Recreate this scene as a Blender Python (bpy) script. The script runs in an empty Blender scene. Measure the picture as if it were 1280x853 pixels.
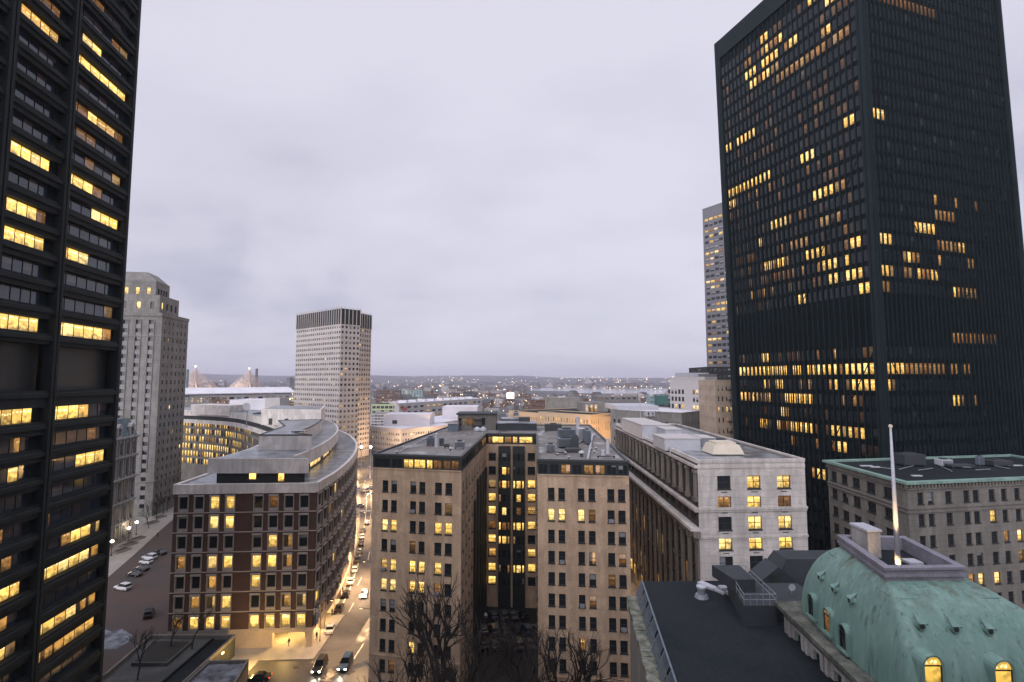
import bpy, math, random
from mathutils import Vector, Matrix
R = math.radians
sc = bpy.context.scene
col = sc.collection
random.seed(7)
RNG = random.Random(11)

# ---------------------------------------------------------------- camera
CAMZ = 56.0
PITCH = math.atan(49/640)
cam = bpy.data.objects.new('camera', bpy.data.cameras.new('camera'))
col.objects.link(cam)
cam.location = (0, 0, CAMZ)
cam.rotation_euler = (R(90)+PITCH, 0, 0)
cam.data.lens = 18.0
cam.data.sensor_width = 36.0
cam.data.clip_start = 0.5
cam.data.clip_end = 40000
sc.camera = cam

# ---------------------------------------------------------------- sky
world = bpy.data.worlds.new('World')
sc.world = world
world.use_nodes = True
SUN_EL, SUN_AZ = R(18), R(206)
def build_world():
    nt = world.node_tree; nt.nodes.clear()
    N, L = nt.nodes.new, nt.links.new
    out = N('ShaderNodeOutputWorld')
    sky = N('ShaderNodeTexSky'); sky.sky_type = 'NISHITA'; sky.sun_disc = False
    sky.sun_elevation = SUN_EL; sky.sun_rotation = SUN_AZ
    b1 = N('ShaderNodeBackground'); b1.inputs[1].default_value = 0.06
    L(sky.outputs[0], b1.inputs[0])
    tc = N('ShaderNodeTexCoord')
    sep = N('ShaderNodeSeparateXYZ'); L(tc.outputs['Generated'], sep.inputs[0])
    def m(op, a, b=None, c=None, clamp=False):
        n = N('ShaderNodeMath'); n.operation = op; n.use_clamp = clamp
        for i, v in enumerate((a, b, c)):
            if v is None: continue
            if isinstance(v, (int, float)): n.inputs[i].default_value = v
            else: L(v, n.inputs[i])
        return n.outputs[0]
    X, Y, Z = sep.outputs
    zz = m('ADD', m('ABSOLUTE', Z), 0.22)
    cmb = N('ShaderNodeCombineXYZ'); L(m('DIVIDE', X, zz), cmb.inputs[0]); L(m('DIVIDE', Y, zz), cmb.inputs[1])
    n1 = N('ShaderNodeTexNoise'); n1.inputs['Scale'].default_value = 0.8; n1.inputs['Detail'].default_value = 7
    n1.inputs['Roughness'].default_value = 0.5; n1.inputs['Distortion'].default_value = 0.35
    mp = N('ShaderNodeMapping'); mp.inputs['Location'].default_value = (1.7, 3.1, 0); mp.inputs['Scale'].default_value = (0.75, 1.1, 1)
    L(cmb.outputs[0], mp.inputs[0]); L(mp.outputs[0], n1.inputs['Vector'])
    n2 = N('ShaderNodeTexNoise'); n2.inputs['Scale'].default_value = 2.6; n2.inputs['Detail'].default_value = 5
    L(mp.outputs[0], n2.inputs['Vector'])
    f = m('ADD', m('MULTIPLY', n1.outputs[0], 0.75), m('MULTIPLY', n2.outputs[0], 0.25))
    # a darker bank of cloud low to the north-west
    ax = m('SUBTRACT', X, -0.40); az = m('SUBTRACT', Z, 0.165)
    g = m('ADD', m('MULTIPLY', m('MULTIPLY', ax, ax), 34.0), m('MULTIPLY', m('MULTIPLY', az, az), 70.0))
    n3 = N('ShaderNodeTexNoise'); n3.inputs['Scale'].default_value = 5.5; n3.inputs['Detail'].default_value = 7; n3.inputs['Distortion'].default_value = 0.3; L(tc.outputs['Generated'], n3.inputs['Vector'])
    g = m('MULTIPLY', m('MULTIPLY', m('POWER', 2.718, m('MULTIPLY', g, -1.0)), m('MULTIPLY', m('SUBTRACT', n3.outputs[0], 0.33), 3.2, clamp=True)), 0.26)
    f = m('SUBTRACT', f, g)
    rp = N('ShaderNodeValToRGB'); e = rp.color_ramp.elements
    e[0].position = 0.25; e[0].color = (.47, .465, .59, 1)
    e[1].position = 0.56; e[1].color = (.72, .705, .815, 1)
    k = rp.color_ramp.elements.new(0.41); k.color = (.635, .625, .735, 1)
    L(f, rp.inputs[0])
    # towards the horizon the overcast is a shade bluer and darker
    hz = m('POWER', m('SUBTRACT', 1.0, m('ABSOLUTE', Z)), 9.0)
    mx = N('ShaderNodeMix'); mx.data_type = 'RGBA'
    L(m('MULTIPLY', hz, 0.6), mx.inputs[0]); L(rp.outputs[0], mx.inputs[6]); mx.inputs[7].default_value = (.535, .54, .675, 1)
    # the eastern half and what lies below the horizon are dimmer than the afterglow in the west
    west = m('MULTIPLY_ADD', m('MULTIPLY', m('SUBTRACT', -0.05, Y), 1.5, clamp=True), 1.3, 1.0)
    zen = m('MULTIPLY_ADD', m('MULTIPLY', m('SUBTRACT', Z, 0.62), 3.0, clamp=True), 1.0, 1.0)
    side = m('MAXIMUM', m('MULTIPLY_ADD', m('MULTIPLY', m('MULTIPLY', X, 1.0, clamp=True), m('MULTIPLY', m('SUBTRACT', 0.42, Y), 2.2, clamp=True)), -1.0, 1.0), 0.12)
    gnd = m('MULTIPLY_ADD', m('MULTIPLY', m('MULTIPLY', Z, -6.0, clamp=True), 1.0), -0.75, 1.0)
    b2 = N('ShaderNodeBackground'); L(mx.outputs[2], b2.inputs[0]); L(m('MULTIPLY', m('MULTIPLY', m('MULTIPLY', side, gnd), west), zen), b2.inputs[1])
    ms = N('ShaderNodeMixShader'); ms.inputs[0].default_value = 0.9
    L(b1.outputs[0], ms.inputs[1]); L(b2.outputs[0], ms.inputs[2]); L(ms.outputs[0], out.inputs[0])
build_world()

sun = bpy.data.objects.new('sun', bpy.data.lights.new('sun', 'SUN'))
col.objects.link(sun)
sun.data.energy = 1.5; sun.data.angle = R(50); sun.data.color = (1.0, .93, .86)
# light comes from azimuth SUN_AZ (clockwise from +Y), that is from behind the camera and to its left
sd = Vector((math.sin(SUN_AZ)*math.cos(SUN_EL), math.cos(SUN_AZ)*math.cos(SUN_EL), math.sin(SUN_EL)))
sun.rotation_euler = sd.to_track_quat('Z', 'Y').to_euler()

sc.view_settings.view_transform = 'Standard'
sc.view_settings.look = 'None'
sc.view_settings.exposure = 0.17
sc.view_settings.gamma = 1.0
sc.view_settings.use_curve_mapping = False
sc.render.engine = 'CYCLES'
cy = sc.cycles
cy.max_bounces = 5; cy.diffuse_bounces = 2; cy.glossy_bounces = 3; cy.transmission_bounces = 2; cy.volume_bounces = 0
cy.transparent_max_bounces = 6
cy.caustics_reflective = False; cy.caustics_refractive = False
cy.sample_clamp_indirect = 3.0
try:
    cy.use_denoising = True; cy.denoiser = 'OPENIMAGEDENOISE'; cy.denoising_input_passes = 'RGB_ALBEDO_NORMAL'
except Exception: pass

# ---------------------------------------------------------------- helpers
cp, sp = math.cos(PITCH), math.sin(PITCH)
def ray(px, py):
    x = (px-640)/640; up = (426.5-py)/640
    return Vector((x, cp-up*sp, sp+up*cp))
def at(px, py, Y=None, z=None):
    """where the line of sight through that pixel of the photograph meets a depth or a height"""
    d = ray(px, py)
    t = Y/d.y if Y is not None else (z-CAMZ)/d.z
    return Vector((0, 0, CAMZ)) + d*t
def at2(px, py, z):
    p = at(px, py, z=z); return (p.x, p.y)

def tag(o, label=None, cat=None, group=None, kind=None):
    if label: o['label'] = label
    if cat: o['category'] = cat
    if group: o['group'] = group
    if kind: o['kind'] = kind
    return o
def thing(name, label, cat, loc=(0, 0, 0), group=None, rz=0):
    o = bpy.data.objects.new(name, None); o.empty_display_size = 1
    col.objects.link(o); o.location = loc; o.rotation_euler[2] = rz
    return tag(o, label, cat, group)
def copy_tree(o, parent=None):
    c = o.copy(); col.objects.link(c)
    if parent: c.parent = parent
    for ch in list(o.children): copy_tree(ch, c)
    return c
def wloc(o):
    v = Vector((0, 0, 0))
    while o: v += o.location; o = o.parent
    return v

class Fr:
    """a vertical wall plane: u runs left to right seen from outside, d is outward"""
    def __init__(s, a, b, warp=None):
        s.o = Vector((a[0], a[1])); e = Vector((b[0]-a[0], b[1]-a[1])); s.L = e.length
        s.u = e/s.L; s.n = Vector((s.u.y, -s.u.x)); s.warp = warp
    def pt(s, u, z, d=0):
        p = s.o + s.u*u + s.n*d
        v = Vector((p.x, p.y, z))
        return s.warp(v) if s.warp else v

class MB:
    def __init__(s): s.v = []; s.f = []; s.m = []; s.uv = []; s.r = []
    def face(s, pts, mi=0, uv=None, rnd=(0, 0)):
        n = len(s.v); s.v += [Vector(p) for p in pts]
        s.f.append(tuple(range(n, n+len(pts)))); s.m.append(mi)
        s.uv.append(uv or [(0, 0)]*len(pts)); s.r.append(rnd)
        return s
    def hexa(s, p, mi=0):
        """p: four bottom points counter-clockwise from above, then four top points"""
        n = len(s.v); s.v += [Vector(q) for q in p]
        for f in ((3, 2, 1, 0), (4, 5, 6, 7), (0, 1, 5, 4), (1, 2, 6, 5), (2, 3, 7, 6), (3, 0, 4, 7)):
            s.f.append(tuple(n+i for i in f)); s.m.append(mi); s.uv.append([(0, 0), (1, 0), (1, 1), (0, 1)]); s.r.append((0, 0))
        return s
    def box(s, x0, y0, z0, x1, y1, z1, mi=0, rz=0, c=None):
        pts = [(x0, y0, z0), (x1, y0, z0), (x1, y1, z0), (x0, y1, z0), (x0, y0, z1), (x1, y0, z1), (x1, y1, z1), (x0, y1, z1)]
        if rz:
            cx, cy_ = c if c else ((x0+x1)/2, (y0+y1)/2); ca, sa = math.cos(rz), math.sin(rz)
            pts = [(cx+(x-cx)*ca-(y-cy_)*sa, cy_+(x-cx)*sa+(y-cy_)*ca, z) for x, y, z in pts]
        return s.hexa(pts, mi)
    def fbox(s, fr, u0, u1, z0, z1, d0, d1, mi=0):
        P = fr.pt
        return s.hexa([P(u0, z0, d1), P(u1, z0, d1), P(u1, z0, d0), P(u0, z0, d0),
                       P(u0, z1, d1), P(u1, z1, d1), P(u1, z1, d0), P(u0, z1, d0)], mi)
    def prism(s, poly, z0, z1, mi=0, cap=True):
        """poly: (x, y) counter-clockwise from above"""
        n = len(s.v); k = len(poly)
        s.v += [Vector((x, y, z0)) for x, y in poly] + [Vector((x, y, z1)) for x, y in poly]
        for i in range(k):
            j = (i+1) % k; s.f.append((n+i, n+j, n+k+j, n+k+i)); s.m.append(mi); s.uv.append([(0, 0)]*4); s.r.append((0, 0))
        if cap:
            s.f.append(tuple(n+k+i for i in range(k))); s.m.append(mi); s.uv.append([(0, 0)]*k); s.r.append((0, 0))
            s.f.append(tuple(n+i for i in reversed(range(k)))); s.m.append(mi); s.uv.append([(0, 0)]*k); s.r.append((0, 0))
        return s
    def tube(s, a, b, r0, r1=None, n=8, mi=0, cap=True):
        a, b = Vector(a), Vector(b); r1 = r0 if r1 is None else r1
        d = (b-a)
        if d.length < 1e-6: return s
        q = d.to_track_quat('Z', 'Y'); k = len(s.v)
        for p, r in ((a, r0), (b, r1)):
            for i in range(n):
                t = 2*math.pi*i/n; s.v.append(p + q @ Vector((r*math.cos(t), r*math.sin(t), 0)))
        for i in range(n):
            j = (i+1) % n; s.f.append((k+i, k+j, k+n+j, k+n+i)); s.m.append(mi); s.uv.append([(0, 0)]*4); s.r.append((0, 0))
        if cap:
            s.f.append(tuple(k+n+i for i in range(n))); s.m.append(mi); s.uv.append([(0, 0)]*n); s.r.append((0, 0))
            s.f.append(tuple(k+i for i in reversed(range(n)))); s.m.append(mi); s.uv.append([(0, 0)]*n); s.r.append((0, 0))
        return s
    def lathe(s, c, prof, n=16, mi=0, axis='Z'):
        """prof: list of (radius, height)"""
        k = len(s.v); c = Vector(c)
        for r, h in prof:
            for i in range(n):
                t = 2*math.pi*i/n; p = Vector((r*math.cos(t), r*math.sin(t), h))
                if axis == 'X': p = Vector((h, p.x, p.y))
                if axis == 'Y': p = Vector((p.y, h, p.x))
                s.v.append(c+p)
        for a in range(len(prof)-1):
            for i in range(n):
                j = (i+1) % n
                s.f.append((k+a*n+i, k+a*n+j, k+(a+1)*n+j, k+(a+1)*n+i)); s.m.append(mi); s.uv.append([(0, 0)]*4); s.r.append((0, 0))
        for a, rev in ((0, True), (len(prof)-1, False)):
            if prof[a][0] > 1e-4:
                l = [k+a*n+i for i in range(n)]
                s.f.append(tuple(reversed(l)) if rev else tuple(l)); s.m.append(mi); s.uv.append([(0, 0)]*n); s.r.append((0, 0))
        return s
    def ball(s, c, r, n=10, mi=0, sz=1):
        return s.lathe(c, [(r*math.sin(math.pi*i/6), -r*sz*math.cos(math.pi*i/6)) for i in range(7)], n, mi)
    def build(s, name, mats, parent=None, at=None, smooth=False, bevel=0):
        me = bpy.data.meshes.new(name)
        if not isinstance(mats, (list, tuple)): mats = [mats]
        off = wloc(parent) if parent else Vector((0, 0, 0))
        org = (Vector(at) if at is not None else off) if parent else (Vector(at) if at is not None else Vector((0, 0, 0)))
        me.from_pydata([tuple(p-org) for p in s.v], [], s.f)
        for m_ in mats: me.materials.append(m_)
        me.polygons.foreach_set('material_index', s.m)
        ul = me.uv_layers.new(name='UVMap'); rl = me.uv_layers.new(name='rnd')
        fu = []; fr_ = []
        for uvs, r in zip(s.uv, s.r):
            for a in uvs: fu += [a[0], a[1]]; fr_ += [r[0], r[1]]
        ul.data.foreach_set('uv', fu); rl.data.foreach_set('uv', fr_)
        if smooth:
            me.polygons.foreach_set('use_smooth', [True]*len(s.f))
        me.validate(); me.update()
        o = bpy.data.objects.new(name, me); col.objects.link(o)
        if parent: o.parent = parent
        o.location = org-off if parent else org
        if bevel:
            b = o.modifiers.new('bevel', 'BEVEL'); b.width = bevel; b.segments = 1; b.limit_method = 'ANGLE'
        return o

# ---------------------------------------------------------------- materials
def newmat(name):
    m = bpy.data.materials.new(name); m.use_nodes = True
    nt = m.node_tree; b = nt.nodes['Principled BSDF']
    return m, nt, b
def pm(name, c, rough=0.8, c2=None, scale=0.4, amt=0.5, fine=6.0, famt=0.15, metal=0, bump=0, streak=False, spec=0.4, contrast=(.35, .65), blocks=None, wet=None):
    """weathered surface: large blotches between c and c2, fine grain, optional rain streaks and block courses"""
    m, nt, b = newmat(name); N, L = nt.nodes.new, nt.links.new
    c2 = c2 or tuple(x*0.7 for x in c)
    g = N('ShaderNodeNewGeometry')
    n1 = N('ShaderNodeTexNoise'); n1.inputs['Scale'].default_value = scale; n1.inputs['Detail'].default_value = 6; n1.inputs['Roughness'].default_value = .6
    if streak:
        mp = N('ShaderNodeMapping'); mp.inputs['Scale'].default_value = (1, 1, .12); L(g.outputs['Position'], mp.inputs[0]); L(mp.outputs[0], n1.inputs['Vector'])
    else: L(g.outputs['Position'], n1.inputs['Vector'])
    mr = N('ShaderNodeMapRange'); mr.inputs[1].default_value = contrast[0]; mr.inputs[2].default_value = contrast[1]
    mr.inputs[3].default_value = 0; mr.inputs[4].default_value = amt; L(n1.outputs[0], mr.inputs[0])
    mx = N('ShaderNodeMix'); mx.data_type = 'RGBA'; L(mr.outputs[0], mx.inputs[0])
    mx.inputs[6].default_value = (*c, 1); mx.inputs[7].default_value = (*c2, 1)
    n2 = N('ShaderNodeTexNoise'); n2.inputs['Scale'].default_value = fine; n2.inputs['Detail'].default_value = 4; L(g.outputs['Position'], n2.inputs['Vector'])
    mr2 = N('ShaderNodeMapRange'); mr2.inputs[1].default_value = .3; mr2.inputs[2].default_value = .7
    mr2.inputs[3].default_value = 1-famt; mr2.inputs[4].default_value = 1+famt; L(n2.outputs[0], mr2.inputs[0])
    sc_ = N('ShaderNodeVectorMath'); sc_.operation = 'SCALE'; L(mx.outputs[2], sc_.inputs[0]); L(mr2.outputs[0], sc_.inputs['Scale'])
    last = sc_.outputs[0]
    if streak:
        n5 = N('ShaderNodeTexNoise'); n5.inputs['Scale'].default_value = 1.3; n5.inputs['Detail'].default_value = 5; mp5 = N('ShaderNodeMapping'); mp5.inputs['Scale'].default_value = (1, 1, .16); L(g.outputs['Position'], mp5.inputs[0]); L(mp5.outputs[0], n5.inputs['Vector'])
        n6 = N('ShaderNodeTexNoise'); n6.inputs['Scale'].default_value = .33; n6.inputs['Detail'].default_value = 3; L(g.outputs['Position'], n6.inputs['Vector'])
        m5 = N('ShaderNodeMapRange'); m5.inputs[1].default_value = .40; m5.inputs[2].default_value = .64; m5.inputs[3].default_value = 1.05; m5.inputs[4].default_value = .86; L(n5.outputs[0], m5.inputs[0])
        m6 = N('ShaderNodeMapRange'); m6.inputs[1].default_value = .50; m6.inputs[2].default_value = .56; m6.inputs[3].default_value = .94; m6.inputs[4].default_value = 1.08; L(n6.outputs[0], m6.inputs[0])
        m7 = N('ShaderNodeMath'); m7.operation = 'MULTIPLY'; L(m5.outputs[0], m7.inputs[0]); L(m6.outputs[0], m7.inputs[1])
        s5 = N('ShaderNodeVectorMath'); s5.operation = 'SCALE'; L(last, s5.inputs[0]); L(m7.outputs[0], s5.inputs['Scale']); last = s5.outputs[0]
    if blocks:
        sp_ = N('ShaderNodeSeparateXYZ'); L(g.outputs['Position'], sp_.inputs[0])
        md = N('ShaderNodeMath'); md.operation = 'MODULO'; L(sp_.outputs[2], md.inputs[0]); md.inputs[1].default_value = blocks
        lt = N('ShaderNodeMath'); lt.operation = 'LESS_THAN'; L(md.outputs[0], lt.inputs[0]); lt.inputs[1].default_value = blocks*.07
        m2 = N('ShaderNodeMath'); m2.operation = 'MULTIPLY_ADD'; L(lt.outputs[0], m2.inputs[0]); m2.inputs[1].default_value = -.22; m2.inputs[2].default_value = 1
        s2 = N('ShaderNodeVectorMath'); s2.operation = 'SCALE'; L(last, s2.inputs[0]); L(m2.outputs[0], s2.inputs['Scale']); last = s2.outputs[0]
    L(last, b.inputs['Base Color'])
    b.inputs['Roughness'].default_value = rough; b.inputs['Metallic'].default_value = metal
    b.inputs['Specular IOR Level'].default_value = spec
    if wet:
        n8 = N('ShaderNodeTexNoise'); n8.inputs['Scale'].default_value = wet; n8.inputs['Detail'].default_value = 4; L(g.outputs['Position'], n8.inputs['Vector'])
        m8 = N('ShaderNodeMapRange'); m8.inputs[1].default_value = .52; m8.inputs[2].default_value = .60; m8.inputs[3].default_value = rough; m8.inputs[4].default_value = .22; L(n8.outputs[0], m8.inputs[0]); L(m8.outputs[0], b.inputs['Roughness'])
    if bump:
        bp = N('ShaderNodeBump'); bp.inputs['Strength'].default_value = bump; bp.inputs['Distance'].default_value = .05
        L(n2.outputs[0], bp.inputs['Height']); L(bp.outputs[0], b.inputs['Normal'])
    return m
def glow(name, c, s):
    m, nt, b = newmat(name)
    b.inputs['Base Color'].default_value = (*c, 1); b.inputs['Emission Color'].default_value = (*c, 1); b.inputs['Emission Strength'].default_value = s
    m.cycles.emission_sampling = 'NONE'
    return m
def glass_mat(name, tint=(.018, .022, .026), blind=(.22, .23, .25), warm=(1.0, .60, .13), gain=1.25, rough=.07, blindp=.88, spec=.4):
    m, nt, b = newmat(name); N, L = nt.nodes.new, nt.links.new
    def mt(op, a, b_=None, c=None, clamp=False):
        n = N('ShaderNodeMath'); n.operation = op; n.use_clamp = clamp
        for i, v in enumerate((a, b_, c)):
            if v is None: continue
            if isinstance(v, (int, float)): n.inputs[i].default_value = v
            else: L(v, n.inputs[i])
        return n.outputs[0]
    def mix(f, a, c):
        n = N('ShaderNodeMix'); n.data_type = 'RGBA'
        L(f, n.inputs[0])
        for i, v in ((6, a), (7, c)):
            if isinstance(v, tuple): n.inputs[i].default_value = (*v, 1)
            else: L(v, n.inputs[i])
        return n.outputs[2]
    u1 = N('ShaderNodeUVMap'); u1.uv_map = 'UVMap'; u2 = N('ShaderNodeUVMap'); u2.uv_map = 'rnd'
    s1 = N('ShaderNodeSeparateXYZ'); L(u1.outputs[0], s1.inputs[0]); s2 = N('ShaderNodeSeparateXYZ'); L(u2.outputs[0], s2.inputs[0])
    U, V = s1.outputs[0], s1.outputs[1]; S, LV = s2.outputs[0], s2.outputs[1]
    cmb = N('ShaderNodeCombineXYZ'); L(mt('MULTIPLY_ADD', S, 37., mt('MULTIPLY', U, 2.2)), cmb.inputs[0])
    L(mt('MULTIPLY_ADD', S, 13., mt('MULTIPLY', V, 3.0)), cmb.inputs[1]); L(S, cmb.inputs[2])
    n1 = N('ShaderNodeTexNoise'); n1.inputs['Scale'].default_value = 1.0; n1.inputs['Detail'].default_value = 1.5; L(cmb.outputs[0], n1.inputs['Vector'])
    n2 = N('ShaderNodeTexNoise'); n2.inputs['Scale'].default_value = 2.6; n2.inputs['Detail'].default_value = 1; L(cmb.outputs[0], n2.inputs['Vector'])
    rr = mt('FRACT', mt('MULTIPLY', S, 7.31)); r2 = mt('FRACT', mt('MULTIPLY', S, 3.17)); r3 = mt('FRACT', mt('MULTIPLY', S, 5.77)); r4 = mt('FRACT', mt('MULTIPLY', S, 19.3))
    furn = mt('MULTIPLY_ADD', mt('ADD', V, mt('MULTIPLY_ADD', n1.outputs[0], 1.5, -.88)), 2.6, 0.15, clamp=True)   # 0 where furniture stands against the light
    shade = mt('MULTIPLY', mt('SUBTRACT', V, mt('MULTIPLY_ADD', rr, .8, .15)), 30., clamp=True)
    dv_ = mt('ABSOLUTE', mt('SUBTRACT', V, mt('MULTIPLY_ADD', rr, .22, .66)))
    light = mt('MULTIPLY', mt('MULTIPLY', mt('SUBTRACT', n2.outputs[0], .47), 12., clamp=True), mt('MULTIPLY', mt('SUBTRACT', .07, dv_), 40., clamp=True))
    body = mt('MULTIPLY_ADD', furn, .72, .28)
    body = mt('MULTIPLY', body, mt('MULTIPLY_ADD', shade, mt('MULTIPLY_ADD', r2, .5, -.35), 1.0))
    body = mt('ADD', body, mt('MULTIPLY', light, .8))
    vo = N('ShaderNodeTexVoronoi'); vo.distance = 'CHEBYCHEV'; vo.inputs['Scale'].default_value = 1.6; L(cmb.outputs[0], vo.inputs['Vector'])
    vs = N('ShaderNodeSeparateXYZ'); L(vo.outputs['Color'], vs.inputs[0])
    body = mt('MULTIPLY', body, mt('MULTIPLY_ADD', vs.outputs[0], .38, .78))
    body = mt('MULTIPLY', body, mt('MULTIPLY_ADD', r4, .45, .78))
    ish = mt('COMPARE', LV, .6, .04)
    cut = mt('LESS_THAN', U, mt('MULTIPLY_ADD', r3, .6, .1))
    body = mt('MULTIPLY', body, mt('SUBTRACT', 1.0, mt('MULTIPLY', mt('MULTIPLY', ish, cut), .93)))
    lvl = mt('POWER', LV, 1.7)
    stn = mt('MULTIPLY', mt('MULTIPLY', body, lvl), gain)
    ec = mix(mt('MULTIPLY', LV, 1., clamp=True), (1.0, .33, .07), warm)
    ec = mix(mt('MULTIPLY', light, .6), ec, (1, .88, .52))
    ec = mix(mt('MULTIPLY', mt('GREATER_THAN', r3, .78), .4), ec, (1, .80, .36))
    isb = mt('MULTIPLY', mt('GREATER_THAN', r2, blindp), shade)
    bc = mix(isb, tint, blind)
    L(bc, b.inputs['Base Color']); L(ec, b.inputs['Emission Color']); L(stn, b.inputs['Emission Strength'])
    b.inputs['Roughness'].default_value = rough; b.inputs['Specular IOR Level'].default_value = spec
    m.cycles.emission_sampling = 'NONE'
    return m

M = {}
M['glass'] = glass_mat('window_glass')
M['glass_blue'] = glass_mat('tower_glass', tint=(.006, .010, .013), blind=(.03, .034, .04), warm=(1.0, .55, .11), gain=1.3, rough=.12, blindp=.93, spec=.4)
M['glass_far'] = glass_mat('far_glass', tint=(.03, .034, .04), blind=(.3, .3, .32), gain=.9, rough=.2, blindp=.6)
M['frame_dark'] = pm('dark_window_frame', (.03, .035, .035), .5)
M['frame_light'] = pm('light_window_frame', (.45, .43, .40), .6)
M['frame_bronze'] = pm('bronze_window_frame', (.035, .03, .027), .5)
M['dark_concrete'] = pm('dark_granite_concrete', (.014, .021, .023), .85, (.009, .013, .015), .25, .8, 5, .2, bump=.3, streak=True)
M['tower_metal'] = pm('black_tower_metal', (.003, .007, .008), .6, (.002, .005, .006), .15, .8, 3, .1, spec=.08)
M['corner_metal'] = pm('blue_black_corner_panel', (.009, .018, .022), .6, (.006, .012, .015), .2, .8, 3, .1, spec=.15)
M['tan'] = pm('tan_brick', (.50, .365, .255), .9, (.34, .24, .165), .16, .75, 4, .12, bump=.2, streak=True)
M['attic'] = pm('grey_green_attic_metal', (.020, .026, .026), .6, (.014, .018, .019), .5, .7, 3, .1)
M['gravel'] = pm('gravel_roof', (.235, .22, .205), .95, (.135, .13, .128), .18, .9, 9, .3, wet=.22, spec=.3)
M['wet_roof'] = pm('wet_membrane_roof', (.27, .285, .31), .3, (.10, .11, .12), .3, 1.0, 4, .12, contrast=(.40, .56))
M['dark_roof'] = pm('black_tar_roof', (.012, .017, .020), .85, (.017, .022, .025), .14, .9, 6, .25, spec=.15, contrast=(.42, .58))
M['brick'] = pm('dark_red_brick', (.084, .046, .036), .9, (.055, .036, .030), .4, .7, 8, .15)
M['precast'] = pm('grey_precast_concrete', (.66, .62, .59), .85, (.54, .505, .48), .2, .8, 5, .1, streak=True)
M['surround'] = pm('grey_window_surround', (.34, .31, .285), .85, (.26, .24, .22), .3, .8, 5, .15)
M['precast_warm'] = pm('pinkish_precast', (.42, .35, .31), .85, (.33, .27, .24), .3, .7, 5, .1)
M['limestone'] = pm('white_limestone', (.56, .52, .49), .85, (.43, .40, .375), .3, .8, 5, .1, streak=True, bump=.15, blocks=1.25)
M['recess_shade'] = pm('shaded_recess', (.06, .052, .046), .9, (.035, .032, .03), .5, .8, 5, .2)  # shade between the pilasters, painted into the side wall colour
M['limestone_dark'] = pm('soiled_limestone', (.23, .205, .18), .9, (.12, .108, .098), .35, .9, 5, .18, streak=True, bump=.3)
M['stone_buff'] = pm('buff_grey_stone', (.20, .185, .165), .9, (.145, .135, .12), .2, .8, 5, .1, streak=True, blocks=.9)
M['stone_grey'] = pm('grey_tower_stone', (.24, .232, .222), .9, (.165, .16, .152), .12, .8, 3, .12, streak=True, blocks=1.4)
M['stone_white'] = pm('pale_carved_stone', (.40, .39, .38), .85, (.26, .25, .245), .4, .8, 5, .15, streak=True)
M['white_grid'] = pm('white_precast_grid', (.50, .46, .44), .8, (.40, .37, .355), .1, .6, 2, .06)
M['white_plain'] = pm('pale_plaster', (.50, .475, .47), .85, (.42, .40, .395), .1, .7, 3, .06)
M['white_metal'] = pm('white_painted_metal', (.47, .48, .53), .5, (.34, .35, .39), .6, .6, 5, .1)
M['grey_metal'] = pm('galvanised_duct', (.27, .29, .33), .45, (.17, .185, .21), .8, .7, 6, .15, metal=.2)
M['dark_metal'] = pm('dark_machinery_paint', (.05, .056, .062), .55, (.035, .04, .045), .8, .7, 6, .15)
M['slate'] = pm('grey_slate_cladding', (.035, .042, .050), .7, (.024, .03, .036), .6, .8, 6, .15)
M['copper_edge'] = pm('verdigris_edge', (.22, .34, .30), .7, (.13, .20, .17), .5, .8, 5, .15)
M['steel_blue'] = pm('blue_grey_louvre_paint', (.13, .16, .20), .5, (.09, .11, .14), .8, .6, 5, .1)
M['moss'] = pm('mossy_stone', (.20, .20, .165), .95, (.085, .095, .07), 1.1, 1.0, 7, .25, bump=.4, contrast=(.4, .6))
M['cornice_moss'] = pm('mossy_cornice_lead', (.135, .14, .115), .9, (.055, .06, .05), .8, 1.0, 7, .25, bump=.4, contrast=(.35, .6), streak=True)
M['crown_metal'] = pm('lilac_grey_crown_lead', (.25, .245, .29), .5, (.14, .14, .165), .7, .8, 6, .15, bump=.2)
M['asphalt'] = pm('asphalt', (.075, .07, .066), .5, (.045, .044, .043), .12, .9, 3, .15, spec=.4, wet=.15)
M['court'] = pm('dark_shaded_court', (.018, .019, .019), .6, (.012, .013, .013), .2, .8, 4, .2, spec=.3)  # paving colour darkened to carry the deep shade of the court
M['spandrel'] = pm('pale_metal_spandrel', (.27, .265, .28), .7, (.2, .2, .21), .3, .7, 3, .1)
M['sidewalk'] = pm('pale_paving', (.30, .275, .25), .85, (.21, .195, .18), .3, .8, 5, .12)
M['redbrick_pave'] = pm('red_brick_paving', (.068, .042, .036), .85, (.045, .040, .038), .09, .9, 5, .2, contrast=(.4, .6))
M['plaza'] = pm('grey_terrace_paving', (.085, .09, .088), .85, (.04, .043, .045), .15, .9, 4, .15, contrast=(.4, .6))
M['snow'] = pm('trodden_snow', (.20, .215, .25), .9, (.05, .055, .06), .5, 1.0, 4, .2, contrast=(.4, .65))
M['soil'] = pm('dark_bare_soil', (.035, .033, .028), 1, (.02, .02, .018), .8, .8, 6, .25)
M['paint'] = pm('white_road_paint', (.60, .58, .52), .7, (.4, .38, .35), 1.5, .8, 8, .2)
M['bark'] = pm('dark_bark', (.028, .023, .020), .95, (.016, .013, .012), 1.5, .7, 9, .3)
M['ground'] = pm('city_ground', (.10, .095, .10), .9, (.055, .055, .06), .01, .9, .3, .3)
M['teal'] = pm('teal_panel', (.10, .22, .22), .7)
M['lime'] = pm('pale_green_panel', (.44, .50, .30), .7)
M['redcrane'] = pm('red_crane_paint', (.30, .06, .045), .6)
M['blacktop'] = pm('tyre_rubber', (.015, .015, .015), .8)
M['carglass'] = pm('car_glass', (.012, .014, .017), .08, spec=.8)
M['chrome'] = pm('wheel_alloy', (.35, .36, .38), .3, metal=.8)
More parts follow.
